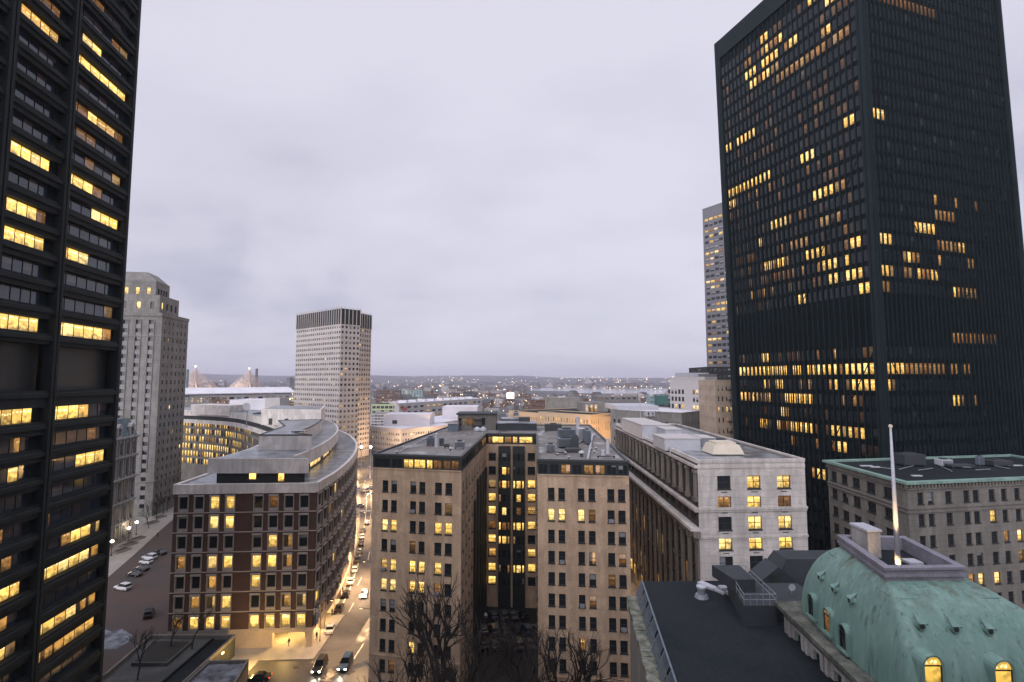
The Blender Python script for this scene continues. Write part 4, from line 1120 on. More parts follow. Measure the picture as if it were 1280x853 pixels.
    b = MB(); b.tube((fp.x, 40.6, ZK-.98), (fp.x, 40.6, top.z), .21, .075, 12); b.build('pole', M['white_metal'], th, smooth=True)
    b = MB(); b.tube((fp.x, 40.6, ZK-.99), (fp.x, 40.6, ZK-.6), .34, .28, 12); b.build('base', M['dark_metal'], th)
    b = MB(); b.ball((fp.x, 40.6, top.z+.12), .15); b.build('finial', M['cream'], th, smooth=True)
    sp_ = bpy.data.objects.new('pole_light', bpy.data.lights.new('pole_light', 'SPOT')); sp_.data.energy = 3200; sp_.data.color = (1, .62, .28); sp_.data.spot_size = R(34); sp_.data.spot_blend = .6; sp_.data.shadow_soft_size = .15
    col.objects.link(sp_); sp_.location = (fp.x-.9, 39.1, ZK-.75); sp_.rotation_euler = (Vector((fp.x, 40.6, ZK+6.2))-Vector(sp_.location)).to_track_quat('-Z', 'Y').to_euler()
    sp2 = sp_.copy(); sp2.data = sp_.data.copy(); sp2.data.energy = 260; sp2.data.spot_size = R(60); col.objects.link(sp2); sp2.location = (fp.x-.4, 39.9, ZK-.75)
    sp2.rotation_euler = (Vector(((x0+x1)/2+.3, 43.2, ZK+.9))-Vector(sp2.location)).to_track_quat('-Z', 'Y').to_euler()
    fl_ = MB(); fl_.box(fp.x-1.15, 38.9, ZK-.97, fp.x-.65, 39.2, ZK-.8); fo = fl_.build('floodlight', M['dark_metal']); tag(fo, 'small dark floodlight at the foot of the flagpole', 'floodlight')
copper_house()

def dark_roof():
    Z = 32.6; a, b = Vector(at2(803, 727, Z)), Vector(at2(845, 853, Z)); d = (b-a).normalized(); b = a+d*((26-a.y)/d.y)
    r0, r1 = Vector((a.x+18, a.y+.5)), Vector((b.x+12.5, 26))
    poly = [tuple(b), tuple(r1), tuple(r0), tuple(a)]
    bd = Building('dark_roofed_building', 'broad flat tar roof with a louvred metal edge over a mossy ledge', 'building', (a.x+8, 45))
    for i in range(4): bd.blank(Fr(poly[i], poly[(i+1) % 4]), 0, Z)
    bd.wall.face([(x, y, Z) for x, y in poly]); bd.finish(['dark_roof'], 'roof')
    n = Vector((-d.y, d.x)); n = n if n.x < 0 else -n
    lf = Fr(tuple(a), tuple(b)); lf.n = n
    sl, rail = MB(), MB()
    u = .2
    while u < lf.L:
        i = int(u/3.1); g = u-3.1*i
        if g < 2.35: P = lf.pt; sl.hexa([P(u, Z-1.5, .75), P(u+.10, Z-1.5, .75), P(u+.10, Z-1.5, .70), P(u, Z-1.5, .70), P(u, Z+.02, .12), P(u+.10, Z+.02, .12), P(u+.10, Z+.02, .07), P(u, Z+.02, .07)])
        u += .33
    rail.fbox(lf, 0, lf.L, Z+.02, Z+.14, -.05, .10)
    for i in range(0, int(lf.L/3.1)+1):
        u = 3.1*i; P = lf.pt; rail.hexa([P(u, Z-1.5, .85), P(u+.14, Z-1.5, .85), P(u+.14, Z-1.5, .74), P(u, Z-1.5, .74), P(u, Z, .16), P(u+.14, Z, .16), P(u+.14, Z, .10), P(u, Z, .10)])
    bd.part(sl, 'louvres', 'steel_blue'); bd.part(rail, 'rail', 'steel_blue')
    lg = MB(); u = 0; rr = random.Random(2)
    while u < lf.L:
        w = rr.uniform(1.3, 2.0); lg.fbox(lf, u+.02, min(u+w, lf.L), Z-2.3, Z-1.55-rr.uniform(0, .12), .03, rr.uniform(1.75, 1.95)); u += w
    bd.part(lg, 'ledge', 'moss')
    w = MB(); w.fbox(lf, 0, lf.L, 0, Z-2.32, .02, 1.5); bd.part(w, 'wall', 'stone_buff')
    sm = MB()
    for k in range(1, 9):
        p0, p1 = a.lerp(r0, k/9), b.lerp(r1, k/9); e = (p1-p0).normalized(); m_ = Vector((-e.y, e.x))*.06
        sm.prism([(p0-m_)[:], (p0+m_)[:], (p1+m_)[:], (p1-m_)[:]][::-1], Z+.002, Z+.02)
    for (x0, y0), (x1, y1), lb in ():
        p0, p1 = at(x0, y0, z=Z+.12), at(x1, y1, z=Z+.12); m_ = MB(); m_.tube(p0, p1, .035, n=6)
        for k in range(5): q = p0.lerp(p1, (k+.5)/5); m_.box(q.x-.1, q.y-.06, Z+.003, q.x+.1, q.y+.06, Z+.09)
        tag(m_.build('conduit', M['seam']), lb, 'pipe')
    # drum vent, pale duct pieces
    def on(px, py): return at(px, py, z=Z)
    p = on(877, 747)
    v = thing('drum_vent', 'squat white-topped drum vent alone on the black tar roof', 'vent', (p.x, p.y, Z))
    b_ = MB(); b_.lathe((p.x, p.y, Z), [(.75, 0), (.6, .35), (.42, .4), (.42, 1.0)], 16); b_.build('drum', M['grey_metal'], v, smooth=False)
    b_ = MB(); b_.lathe((p.x, p.y, Z+.9), [(.52, .12), (.52, .3), (.0, .42)], 16); b_.build('cap', M['white_metal'], v)
    p = on(887, 735); b_ = MB(); b_.box(p.x-.55, p.y-.8, Z+.005, p.x+.3, p.y+1.4, Z+.25, rz=.5); b_.box(p.x+.35, p.y-2.0, Z+.005, p.x+.75, p.y-.4, Z+.22, rz=.5)
    tag(b_.build('roof_duct', M['white_metal']), 'pale angled duct lying beside the drum vent', 'duct')
    p = on(905, 740); b_ = MB(); b_.box(p.x-.4, p.y-.3, Z+.005, p.x+.5, p.y+.6, Z+.5); b_.box(p.x, p.y-.9, Z+.005, p.x+.3, p.y-.32, Z+.35)
    tag(b_.build('roof_box', M['white_metal']), 'small pale roof box near the slate stair house', 'roof box')
    # slate-clad stair house with railings
    p, q = on(931, 783), on(957, 778)
    s = Building('stair_house', 'slate-grey roof stair house ringed by thin metal railings', 'roof structure', (p.x, p.y)); bl = on(909, 742)
    y1 = bl.y; x0 = p.x
    s.root.location.z = 0
    m = MB(); h = Z+1.9
    pl = [(p.x, p.y), (p.x+3.1, p.y), (p.x+3.6, y1), (bl.x, y1)]
    m.prism(pl, Z-.01, h); s.part(m, 'block', 'slate')
    m = MB(); m.prism([(p.x+.5, p.y+3.2), (p.x+2.6, p.y+3.2), (p.x+2.8, y1-.2), (p.x-.2, y1-.2)], h, h+1.2); s.part(m, 'upper_block', 'slate')
    r = MB()
    for z in (h+.55, h+1.05):
        for i in range(4): a_, c_ = pl[i], pl[(i+1) % 4]; r.tube((*a_, z), (*c_, z), .035, n=5)
    for i in range(4):
        a_, c_ = Vector(pl[i]), Vector(pl[(i+1) % 4])
        for k in range(5): e = a_.lerp(c_, k/5); r.tube((e.x, e.y, h), (e.x, e.y, h+1.08), .03, n=5)
    s.part(r, 'railing', 'grey_metal')
    # low block joining to the copper building, with dish
    a_, c_ = on(950, 782), on(1003, 762); m = MB(); m.box(p.x+3.7, p.y+1.2, Z-.01, p.x+8.5, p.y+6, Z+1.5); m.box(p.x+3.5, p.y+1.0, Z+1.5, p.x+8.5, p.y+6.2, Z+1.62)
    tag(m.build('plant_house', M['slate']), 'low slate block between the stair house and the copper dome', 'roof structure')
    gx, gy = p.x+6.2, p.y+3
    v = thing('satellite_dish', 'tiny pale dish on the low slate block by the dome', 'satellite dish', (gx, gy, Z+1.62)); m = MB(); m.tube((gx, gy, Z+1.62), (gx, gy, Z+2.3), .04, n=6); m.build('mast', M['grey_metal'], v)
    m = MB(); m.lathe((gx, gy-.1, Z+2.45), [(.02, .12), (.2, .08), (.36, 0)], 12, axis='Y'); m.build('dish', M['white_metal'], v)
    # gabled slate roofs behind
    g = Building('slate_gabled_house', 'dark slate gabled roof just behind the copper dome', 'building', (33, 64))
    def gable(x0, x1, y0, y1, ze, zr_, nm='gable'):
        m = MB(); xm = (x0+x1)/2
        for y, f in ((y0, 1), (y1, 0)):
            f5 = [(x0, y, 0), (x1, y, 0), (x1, y, ze), (xm, y, zr_), (x0, y, ze)]; m.face(f5 if f else f5[::-1])
        m.face([(x0, y0, ze), (xm, y0, zr_), (xm, y1, zr_), (x0, y1, ze)]); m.face([(x1, y1, ze), (xm, y1, zr_), (xm, y0, zr_), (x1, y0, ze)])
        m.face([(x0, y1, 0), (x0, y0, 0), (x0, y0, ze), (x0, y1, ze)]); m.face([(x1, y0, 0), (x1, y1, 0), (x1, y1, ze), (x1, y0, ze)])
        g.part(m, nm, 'slate')
    x0, x1 = at(930, 720, Y=60).x, at(985, 720, Y=60).x
    gable(x0-.3, x1+2.2, 59, 62, at(935, 738, Y=60).z, at(965, 705, Y=60).z)
    x2 = at(988, 700, Y=63).x; zf = at(990, 690, Y=66).z
    m = MB(); m.hexa([(x2-2.0, 63, 0), (x2+8, 63, 0), (x2+8, 67, 0), (x2-2.0, 67, 0), (x2-2.0, 63, zf-2.6), (x2+8, 63, zf-2.6), (x2+8, 67, zf-2.6), (x2-2.0, 67, zf-2.6)]); m.hexa([(x2-2.0, 63, zf-2.59), (x2+8, 63, zf-2.59), (x2+8, 67, zf-2.59), (x2-2.0, 67, zf-2.59), (x2-.2, 63.4, zf), (x2+8, 63.4, zf), (x2+8, 66.6, zf), (x2-.2, 66.6, zf)]); g.part(m, 'mansard', 'slate')
    m = MB(); w_ = at(968, 728, Y=58.9); m.box(w_.x-.5, 58.93, w_.z-.8, w_.x+.5, 58.99, w_.z+.8); g.part(m, 'hatch', 'frame_dark')
dark_roof()

# ================================================================= courthouse tower and the carved old house
def courthouse():
    bd = Building('stone_courthouse_tower', 'tall grey stone tower with stepped top beside the dark office tower', 'skyscraper', (-165, 230), frame='frame_dark', sub=False)
    C, F = Vector((-147.8, 215)), Vector((-150.6, 237)); W = Vector((-192, 209.5)); B = W+(F-C)
    f = Fr(W, C); s = Fr(C, F); zt = 83.5
    zr = [(zt-3.9-3.62*k, zt-2.2-3.62*k) for k in range(22)]
    cs = [(f.L-a-1.9, f.L-a) for a in (33.5, 28.3, 18.4, 13.2, 8.2, 3.1)]
    cs = sorted(cs+[(a-2.5, a-.8) for a, b in cs if a > 4]) if False else sorted(cs)
    bd.grid(f, 0, zt, cs, zr, None, reveal=.5, ft=.04, rnd=.06, dim=.05)
    bd.grid(s, 0, zt, even(s.L, 6, 1.05, 2.0), zr, None, reveal=.2, ft=.04, rnd=.03, dim=.03)
    bd.blank(Fr(F, B), 0, zt); bd.blank(Fr(B, W), 0, zt)
    def tier(dx, dy, z0, z1, topd=0):
        p = [W+Vector((dx, dy)), C+Vector((-dx, dy)), F+Vector((-dx, -dy)), B+Vector((dx, -dy))]
        for i in range(4):
            fr = Fr(p[i], p[(i+1) % 4])
            if i < 2 and z1-z0 > 6: bd.grid(fr, z0, z1, even(fr.L, 4 if i else 7, 1.6, 2), [(z1-6, z1-3)], None, reveal=.4, ft=.04, rnd=.3)
            else: bd.blank(fr, z0, z1)
        bd.wall.face([(q.x, q.y, z1) for q in p]); return p
    bd.wall.face([(q.x, q.y, zt) for q in (W, C, F, B)])
    tier(3.2, 2.5, zt, 92.5); p = tier(6.5, 4.5, 92.5, 99)
    c = sum(p, Vector((0, 0)))/4; q = [c+(v-c)*.72 for v in p]
    for i in range(4):
        j = (i+1) % 4; bd.wall.face([(p[i].x, p[i].y, 99), (p[j].x, p[j].y, 99), (q[j].x, q[j].y, 103), (q[i].x, q[i].y, 103)], 0)
    bd.wall.face([(v.x, v.y, 103) for v in q])
    bd.finish(['stone_grey'])
    st = MB(); pn = MB()
    for a, b in cs: pn.fbox(f, a-.35, a-.02, 18, zt-2, .004, .25); pn.fbox(f, b+.02, b+.35, 18, zt-2, .004, .25)
    for a, b in cs:
        for (z0, z1), (z2, z3) in zip(zr[1:], zr): st.fbox(f, a+.01, b-.01, z1+.01, z2-.01, -.3, .03)
    bd.part(pn, 'mullions', 'stone_grey'); o = bd.part(st, 'spandrels', 'spandrel'); o['kind'] = 'stuff'
    bn = MB()
    for fr in (f, s): bn.fbox(fr, 0, fr.L, zt-.5, zt+.9, .004, .3); bn.fbox(fr, 0, fr.L, 14, 14.6, .004, .4); bn.fbox(fr, 0, fr.L, zt-9.2, zt-8.7, .004, .2)
    bd.part(bn, 'stone_band', 'stone_grey')
courthouse()
def carved_house():
    C = Vector((-136.0, 188)); N_ = Vector((-131.8, 158)); n = Vector((-1, -.14)).normalized()*22
    bd = Building('carved_stone_house', 'old carved grey stone house with a blue-grey mansard beside the dark tower', 'building', (-145, 172), frame='frame_dark')
    s = Fr(N_, C); zt = 36.0; L = s.L
    zr = [(30.6, 34.2), (23.2, 28.4), (15.0, 20.8), (8.0, 12.4), (2, 5.6)]
    cs = even(L, 8, 1.5, 1.2)
    bd.grid(s, 0, zt, cs, zr, ['......d.', '........', '...L..h.', '.....o..', '..L..L..'], reveal=.5, nh=2, nv=2, sill=.25, ft=.09)
    e = Fr(C, C+n); bd.grid(e, 0, zt, even(e.L, 5, 1.5, 2), zr, None, reveal=.4, nh=2, sill=.2)
    bd.blank(Fr(C+n, N_+n), 0, zt); bd.blank(Fr(N_+n, N_), 0, zt)
    bd.finish(['stone_white'])
    co, pi_ = MB(), MB()
    for z, o in ((zt-.2, .9), (29.3, .8), (21.8, 1.0), (13.6, .7), (6.6, .5)):
        for fr in (s, e): co.fbox(fr, -.1, fr.L+.1, z, z+.45, .004, o); co.fbox(fr, -.05, fr.L+.05, z-.3, z-.003, .004, o*.55)
    for i, (a, b) in enumerate(cs):
        for u in (a-.55, b+.15): pi_.fbox(s, u, u+.4, 0, zt-.5, .003, .35)
    pv = MB(); pv.fbox(s, L-6.5, L-.2, 0, zt+.3, .005, .75) if False else None
    bd.part(co, 'cornice', 'stone_white'); bd.part(pi_, 'pilasters', 'stone_white')
    m = MB(); P = [C, C+n, N_+n, N_]; c = sum(P, Vector((0, 0)))/4
    q = [v+(c-v).normalized()*3.0 for v in P]
    for i in range(4):
        j = (i+1) % 4; m.face([(P[i].x, P[i].y, zt+.2), (P[j].x, P[j].y, zt+.2), (q[j].x, q[j].y, zt+6.5), (q[i].x, q[i].y, zt+6.5)])
    m.face([(v.x, v.y, zt+6.5) for v in q]); bd.part(m, 'mansard_roof', 'mansard')
    for k in range(4):
        u = 4+k*7.2; d = MB(); d.fbox(s, u, u+2.6, zt+.2, zt+3.6, -2.4, .1); P_ = s.pt
        d.face([P_(u-.2, zt+3.6, .25), P_(u+2.8, zt+3.6, .25), P_(u+1.3, zt+4.9, .25)]); d.face([P_(u-.2, zt+3.6, -2.8), P_(u-.2, zt+3.6, .25), P_(u+1.3, zt+4.9, .25), P_(u+1.3, zt+4.9, -2.8)]); d.face([P_(u+2.8, zt+3.6, .25), P_(u+2.8, zt+3.6, -2.8), P_(u+1.3, zt+4.9, -2.8), P_(u+1.3, zt+4.9, .25)])
        o = bd.part(d, 'dormer', 'stone_white'); g = MB(); g.face([P_(u+.6, zt+.9, .12), P_(u+2, zt+.9, .12), P_(u+2, zt+3.2, .12), P_(u+.6, zt+3.2, .12)], 0, [(0, 0), (1, 0), (1, 1), (0, 1)], (RNG.random(), 0)); g.build('pane', M['glass'], o)
M['mansard'] = pm('blue_grey_mansard', (.14, .19, .21), .6, (.09, .12, .14), .5, .8, 5, .15, streak=True)
carved_house()

# ================================================================= pale gridded tower
def grid_tower():
    L0, C, Rr = Vector((-164.5, 389)), Vector((-117.6, 350)), Vector((-107.6, 361))
    S0, S1 = Vector((-113.2, 372)), Vector((-107.4, 389))
    bd = Building('gridded_office_tower', 'pale tower gridded with small square windows under a dark finned crown', 'skyscraper', (-130, 372), glass='glass_far', frame='frame_dark', sub=False)
    zt = at(425, 385.5, Y=350).z; zl = at(425, 405, Y=350).z
    fh = 3.62; nf = 25
    zr = [(zl-1.1-fh*k-1.7, zl-1.1-fh*k) for k in range(nf)]
    faces = [(Fr(L0, C), 21), (Fr(C, Rr), 5), (Fr(S0, S1), 6), (Fr(Rr, Rr+Vector((-5, 8))), 3)]
    band = {5: .1, 9: .25, 10: .45, 14: .5, 15: .3, 18: .25, 19: .3, 22: .5}
    fins, lou = MB(), MB()
    for fr, n in faces:
        p = fr.L/n; cs = [(p*i+p*.24, p*i+p*.80) for i in range(n)]
        bd.openings(fr, 0, zl, [(a, b, cs) for a, b in sorted(zr)], reveal=.45)
        for i, (a, b) in enumerate(zr):
            pr = band.get(i, .05)
            for ua, ub in cs: bd.win(fr, ua, ub, a, b, -.42, lits=[RNG.choice((.75, .9, 1)) if RNG.random() < pr*.6 else (.3 if RNG.random() < pr*.5 else 0)], ft=.04)
        bd.blank(fr, zl, zt, 1)
        for i in range(n+1): fins.fbox(fr, p*i-.2, p*i+.2, zl-.5, zt+1.4, .003, .4)
    for a, b in ((S1, S1+Vector((-46, 30))), (S1+Vector((-46, 30)), L0)): bd.blank(Fr(a, b), 0, zt)
    bd.wall.face([(v.x, v.y, zt-.2) for v in (L0, C, Rr, Rr+Vector((-5, 8)), S0, S1, S1+Vector((-46, 30)))])
    bd.finish(['white_grid', 'attic']); bd.part(fins, 'fins', 'white_grid')
grid_tower()
# ================================================================= the middle distance
M['stone_grey_b'] = pm('blue_grey_tower_stone', (.17, .175, .20), .8, (.13, .13, .15), .05, .7, 2, .06)
M['stone_warm'] = pm('warm_buff_stone', (.50, .40, .31), .9, (.36, .29, .23), .2, .8, 3, .1)
M['grey_concrete'] = pm('weathered_grey_concrete', (.25, .24, .225), .9, (.17, .165, .155), .08, .9, 2, .12, streak=True)
M['orange_wall'] = pm('pale_concrete_wall', (.52, .40, .28), .9, (.42, .33, .24), .1, .6, 2, .08)
M['white_roof'] = pm('white_membrane_roof', (.68, .67, .71), .7, (.55, .54, .58), .06, .8, 1, .06)
M['far_brick'] = pm('far_red_brick', (.14, .085, .07), .9, (.10, .07, .06), .05, .6, 1, .1)
M['far_grey'] = pm('far_grey_wall', (.20, .19, .19), .9, (.14, .135, .14), .05, .6, 1, .1)
M['far_pale'] = pm('far_pale_wall', (.40, .37, .36), .9, (.30, .28, .28), .05, .6, 1, .1)
M['far_slate'] = pm('far_dark_roof', (.075, .078, .085), .8, (.05, .055, .06), .05, .6, 1, .1)
def lowblock(name, label, cat, px0, px1, ytop, Y, dep, mat, rows=0, cols=0, wh=1.7, lit=.1, fh=3.7, top=.9, ww=.5, zb=0, roof='gravel', maxw=24, Y1=None, dx=0, group=None, glass='glass_far', z=None):
    """a block whose front runs between two lines of sight at depth Y (Y1 at its right end)"""
    Y1 = Y if Y1 is None else Y1
    a = at(px0, ytop, Y=Y); z = a.z if z is None else z; b = at(px1, ytop, Y=Y1)
    A, B = Vector((a.x, a.y)), Vector((b.x, b.y)); n = Vector((-(B-A).y, (B-A).x)).normalized()*dep+Vector((dx, 0))
    C, D = B+n, A+n
    bd = Building(name, label, cat, ((A.x+C.x)/2, (A.y+C.y)/2), group, glass=glass, sub=False, maxw=maxw)
    P = [A, B, C, D]
    for i in range(4):
        fr = Fr(P[i], P[(i+1) % 4])
        if rows and i in (0, 1, 3):
            nc = cols if i == 0 else max(2, int(cols*fr.L/(B-A).length))
            zr = [(z-top-wh-fh*k, z-top-fh*k) for k in range(rows) if z-top-wh-fh*k > .5]
            m = fr.L*.02+.3; p = (fr.L-2*m)/nc; cs = [(m+p*j+p*(1-ww)/2, m+p*j+p*(1+ww)/2) for j in range(nc)]
            bd.openings(fr, zb, z, [(x, y, cs) for x, y in sorted(zr)], reveal=.3)
            for x, y in zr:
                q = RNG.random()*2
                for ua, ub in cs: bd.win(fr, ua, ub, x, y, -.28, lits=[RNG.choice((.5, .8, 1)) if RNG.random() < lit*q else 0], ft=.04)
        else: bd.blank(fr, zb, z)
    bd.wall.face([(v.x, v.y, z-.3) for v in P], 1)
    bd.finish([mat, roof])
    c = MB(); ring(c, [tuple(v) for v in P], z-.35, z+.15, .1); bd.part(c, 'parapet', mat)
    return bd, P, z
def clutter(P, z, n, seed, label, size=2.0, group=None):
    rr = random.Random(seed)
    for k in range(n):
        s, t = rr.uniform(.12, .88), rr.uniform(.12, .88); q = P[0].lerp(P[1], s).lerp(P[3].lerp(P[2], s), t); w, h, d = size*(.65 if k else 1.25), size*rr.uniform(.4, 1), size*rr.uniform(.5, 1.2)
        b = MB(); b.box(q.x-w, q.y-d, z-.3, q.x+w, q.y+d, z+h); b.box(q.x-w*.7, q.y-d*.7, z+h, q.x+w*.7, q.y+d*.7, z+h*1.12)
        tag(b.build('rooftop_unit', M[rr.choice(['grey_metal', 'white_metal', 'precast', 'dark_metal'])]), (('larger ' if w > 1.5 else 'smaller ') if n == 2 else '')+label, 'rooftop unit', group)

lowblock('slim_office_tower', 'slim grey tower showing beside the left edge of the black skyscraper', 'skyscraper', 878, 930, 262, 345, 3, 'stone_grey_b', rows=40, cols=8, wh=1.9, lit=.42, fh=3.9, top=7.5, ww=.8, maxw=100, Y1=318)
bd, P, z = lowblock('pale_office_slab', 'plain pale office slab with window strips left of the black skyscraper', 'building', 837, 881, 472, 262, 7, 'white_plain', Y1=238)
def strip_windows(bd, P, px0, px1, rows, Y, lit, wh=2.2, n=5):
    fr = Fr(P[0], P[1]); m = MB()
    u0 = (at(px0, 500, Y=Y).x-P[0].x)/(P[1].x-P[0].x)*fr.L; u1 = (at(px1, 500, Y=Y).x-P[0].x)/(P[1].x-P[0].x)*fr.L
    w = (u1-u0)/n
    for i, y in enumerate(rows):
        zc = at(px0, y, Y=Y).z
        for k in range(n):
            l = lv(lit[i][k]) if i < len(lit) and k < len(lit[i]) else 0
            b = MB(); b.fbox(fr, u0+w*k+w*.2, u0+w*k+w*.8, zc-wh/2, zc+wh/2, -.1, .03)
            b = MB(); P_ = fr.pt; b.face([P_(u0+w*k+w*.2, zc-wh/2, .05), P_(u0+w*k+w*.8, zc-wh/2, .05), P_(u0+w*k+w*.8, zc+wh/2, .05), P_(u0+w*k+w*.2, zc+wh/2, .05)], 0, [(0, 0), (1, 0), (1, 1), (0, 1)], (RNG.random(), l)); b.build('window', M['glass_far'], bd.root)
strip_windows(bd, P, 837.5, 849, (489.5, 498.5, 507.5), 260, ['.....', '.....', '..L.L'])
strip_windows(bd, P, 869.5, 880.5, (490.5, 500, 510, 520, 530, 537), 242, ['oLoo.', '.....', 'LL...', '..oLL', '..o..', 'o....'])
b = MB(); q = at(860, 466, Y=250); b.box(q.x, 255, z-.3, q.x+12, 270, q.z); bd.part(b, 'plant_room', 'white_metal')
bd2, P2, z2 = lowblock('dark_banded_office', 'brown banded office slice with lit floors beside the pale slab', 'building', 881.5, 896, 468, 246, 20, 'far_grey', rows=8, cols=3, wh=2.2, lit=.5, fh=3.9, top=5, ww=.8)
bd3, P3, z3 = lowblock('warm_stone_tower', 'narrow warm stone building with a fire escape beside the black skyscraper', 'building', 893.5, 922, 475.5, 205, 18, 'stone_warm', rows=7, cols=5, wh=2.0, lit=.12, fh=4.2, top=2.2, ww=.34)
b = MB(); fr = Fr(P3[0], P3[1])
for k in range(6): b.fbox(fr, fr.L*.52, fr.L*.78, z3-3.6-4.2*k, z3-3.45-4.2*k, .01, 1.2); b.tube(fr.pt(fr.L*.54, z3-3.5-4.2*k, .9), fr.pt(fr.L*.76, z3-7.7-4.2*k, .6), .08, n=4); b.fbox(fr, fr.L*.52, fr.L*.78, z3-2.7-4.2*k, z3-2.62-4.2*k, 1.12, 1.2)
bd3.part(b, 'fire_escape', 'frame_dark')
lowblock('dark_topped_block', 'dark plant storey peeping over the narrow warm stone building', 'building', 884, 922, 459, 290, 30, 'attic', rows=2, cols=6, lit=0, ww=.7)

bd, P, z = lowblock('grey_concrete_office', 'grey concrete office with a white roof behind the limestone block', 'building', 763, 852, 512.5, 246, 42, 'grey_concrete', rows=4, cols=14, wh=1.6, lit=.0, fh=4.2, top=4.2, ww=.45, roof='white_roof', Y1=222)
b = MB(); b.box(P[0].x+3, P[0].y+4, z-.3, P[0].x+24, P[0].y+30, z+1.8); bd.part(b, 'upper_storey', 'white_metal')
for k, x in enumerate((808, 813, 818.5, 824)):
    dl_ = ('leftmost', 'second from the left', 'third from the left', 'rightmost')[k]
    q = at(x, 519, Y=231); v = thing('dish_antenna', dl_+' round white dish on the grey concrete office', 'dish antenna', (q.x, q.y, q.z), 'row of round white dishes')
    m = MB(); m.lathe((q.x, q.y-.6, q.z+.6), [(.1, .5), (.8, .3), (1.25, 0)], 14, axis='Y'); m.build('dish', M['white_metal'], v); m = MB(); m.tube((q.x, q.y, q.z-1), (q.x, q.y-.2, q.z+.6), .15, n=6); m.build('mast', M['grey_metal'], v)
q = at(800.5, 517, Y=170); v = thing('flagstaff', 'slim white mast rising behind the limestone block', 'mast', (q.x, 170, 38)); m = MB(); m.tube((q.x, 170, 41), (q.x, 170, at(800, 497, Y=170).z), .12, .06, n=6); m.build('pole', M['white_metal'], v)

# low civic building washed in sodium light
bd, P, z = lowblock('long_civic_building', 'long low flat building washed in orange street light', 'building', 636, 737, 513.5, 352, 70, 'orange_wall', rows=1, cols=46, wh=5.0, lit=.0, fh=9, top=2.6, ww=.36, Y1=286, zb=6, roof='dark_roof')
bd_, P_2, z_2 = lowblock('civic_building_wing', 'yellow-lit end wing of the low orange building', 'building', 737.5, 764, 519, 284, 40, 'orange_wall', rows=4, cols=9, wh=2.4, lit=.5, fh=4.2, top=2.6, ww=.36, Y1=297, zb=4, roof='dark_roof')
for x, y in ((P[0].x+12, P[0].y-22), (P[0].x+38, P[0].y-40), (P[1].x-4, P[1].y-16), (P_2[0].x+9, P_2[0].y-13)):
    l = bpy.data.objects.new('square_light', bpy.data.lights.new('square_light', 'POINT')); l.data.energy = 24000; l.data.color = (1, .58, .24); l.data.shadow_soft_size = 1; col.objects.link(l); l.location = (x, y, 17)
for i, (x0, x1, yt, Y, dep, mt, lb, lit, rw) in enumerate((
    (664, 683, 500, 470, 25, 'far_brick', 'brown box-like building behind the long orange civic building', .0, 2),
    (684, 727, 497.5, 420, 30, 'grey_concrete', 'blank pale concrete box above the long orange civic building', 0, 0),
    (727, 760, 504, 345, 26, 'grey_concrete', 'concrete stair block with an orange lit slot', .9, 0),
    (747, 798, 496, 520, 40, 'far_grey', 'wide olive-grey flat-roofed building near the water', .05, 1),
    (812, 822, 495, 480, 12, 'teal_pale', 'pale teal gable-end house near the harbour', .0, 3),
    (822, 836, 495, 470, 18, 'teal_dark', 'dark green sheeted building beside the pale teal house', 0, 0),
    (831, 846, 507, 440, 18, 'frame_dark', 'small black roof block in front of the pale slab', 0, 0))):
    if mt == 'teal_pale': M[mt] = pm('pale_teal_render', (.28, .40, .42), .8)
    if mt == 'teal_dark': M[mt] = pm('dark_green_sheeting', (.06, .16, .14), .8)
    bd, P, z = lowblock('city_building', lb, 'building', x0, x1, yt, Y, dep, mt, rows=rw, cols=7, lit=lit, zb=0)
    if i == 2:
        fr = Fr(P[0], P[1])
        for k in range(3): m = MB(); m.face([fr.pt(fr.L*(.12+.17*k), z-11, .05), fr.pt(fr.L*(.25+.17*k), z-11, .05), fr.pt(fr.L*(.25+.17*k), z-1, .05), fr.pt(fr.L*(.12+.17*k), z-1, .05)], 0, QUVS := [(0, 0), (1, 0), (1, 1), (0, 1)], (RNG.random(), .6)); m.build('window', M['glass_far'], bd.root)
    clutter(P, z, 2, 40+i, 'plant box, '+' '.join(lb.split()[:9]), 1.6, 'plant boxes, roof '+str(i))

# white buildings between the crescent and the tan block
bd, P, z = lowblock('curved_plaza_building', 'long white-roofed low building edging the bright plaza', 'building', 462, 501, 533, 418, 60, 'white_plain', rows=4, cols=16, wh=1.9, lit=.35, fh=4.3, top=3.2, ww=.55, roof='white_roof', Y1=392, maxw=60)
z0 = z
a, c = P[1], at(604, 533, Y=540); c = Vector((at(604, 516, Y=540).x, 540)); fr = Fr(a, c)
w = Building('plaza_building_wing', 'receding pale wing of the white-roofed plaza building with rows of square windows', 'building', ((a.x+c.x)/2, (a.y+c.y)/2), glass='glass_far', sub=False, maxw=60)
zr = [(z0-3.2-1.9-4.3*k, z0-3.2-4.3*k) for k in range(4)]; n = 44; p = fr.L/n; cs = [(p*j+p*.22, p*j+p*.78) for j in range(n)]
w.openings(fr, 0, z0, [(x, y, cs) for x, y in sorted(zr)], reveal=.3)
for i, (x, y) in enumerate(zr):
    for ua, ub in cs: w.win(fr, ua, ub, x, y, -.28, lits=[RNG.choice((.5, .8, 1)) if RNG.random() < (.5 if i in (1, 2) else .12) else 0], ft=.04)
bk = Vector((-28, 52)); w.blank(Fr(c, c+bk), 0, z0); w.blank(Fr(c+bk, a+bk), 0, z0); w.wall.face([(v.x, v.y, z0-.2) for v in (a, c, c+bk, a+bk)], 1); w.finish(['white_plain', 'white_roof'])
m = MB(); q = at(482, 527, Y=432); m.box(q.x, 426, z0-.3, q.x+38, 450, at(482, 518, Y=426).z); w.part(m, 'white_penthouse', 'white_roof')
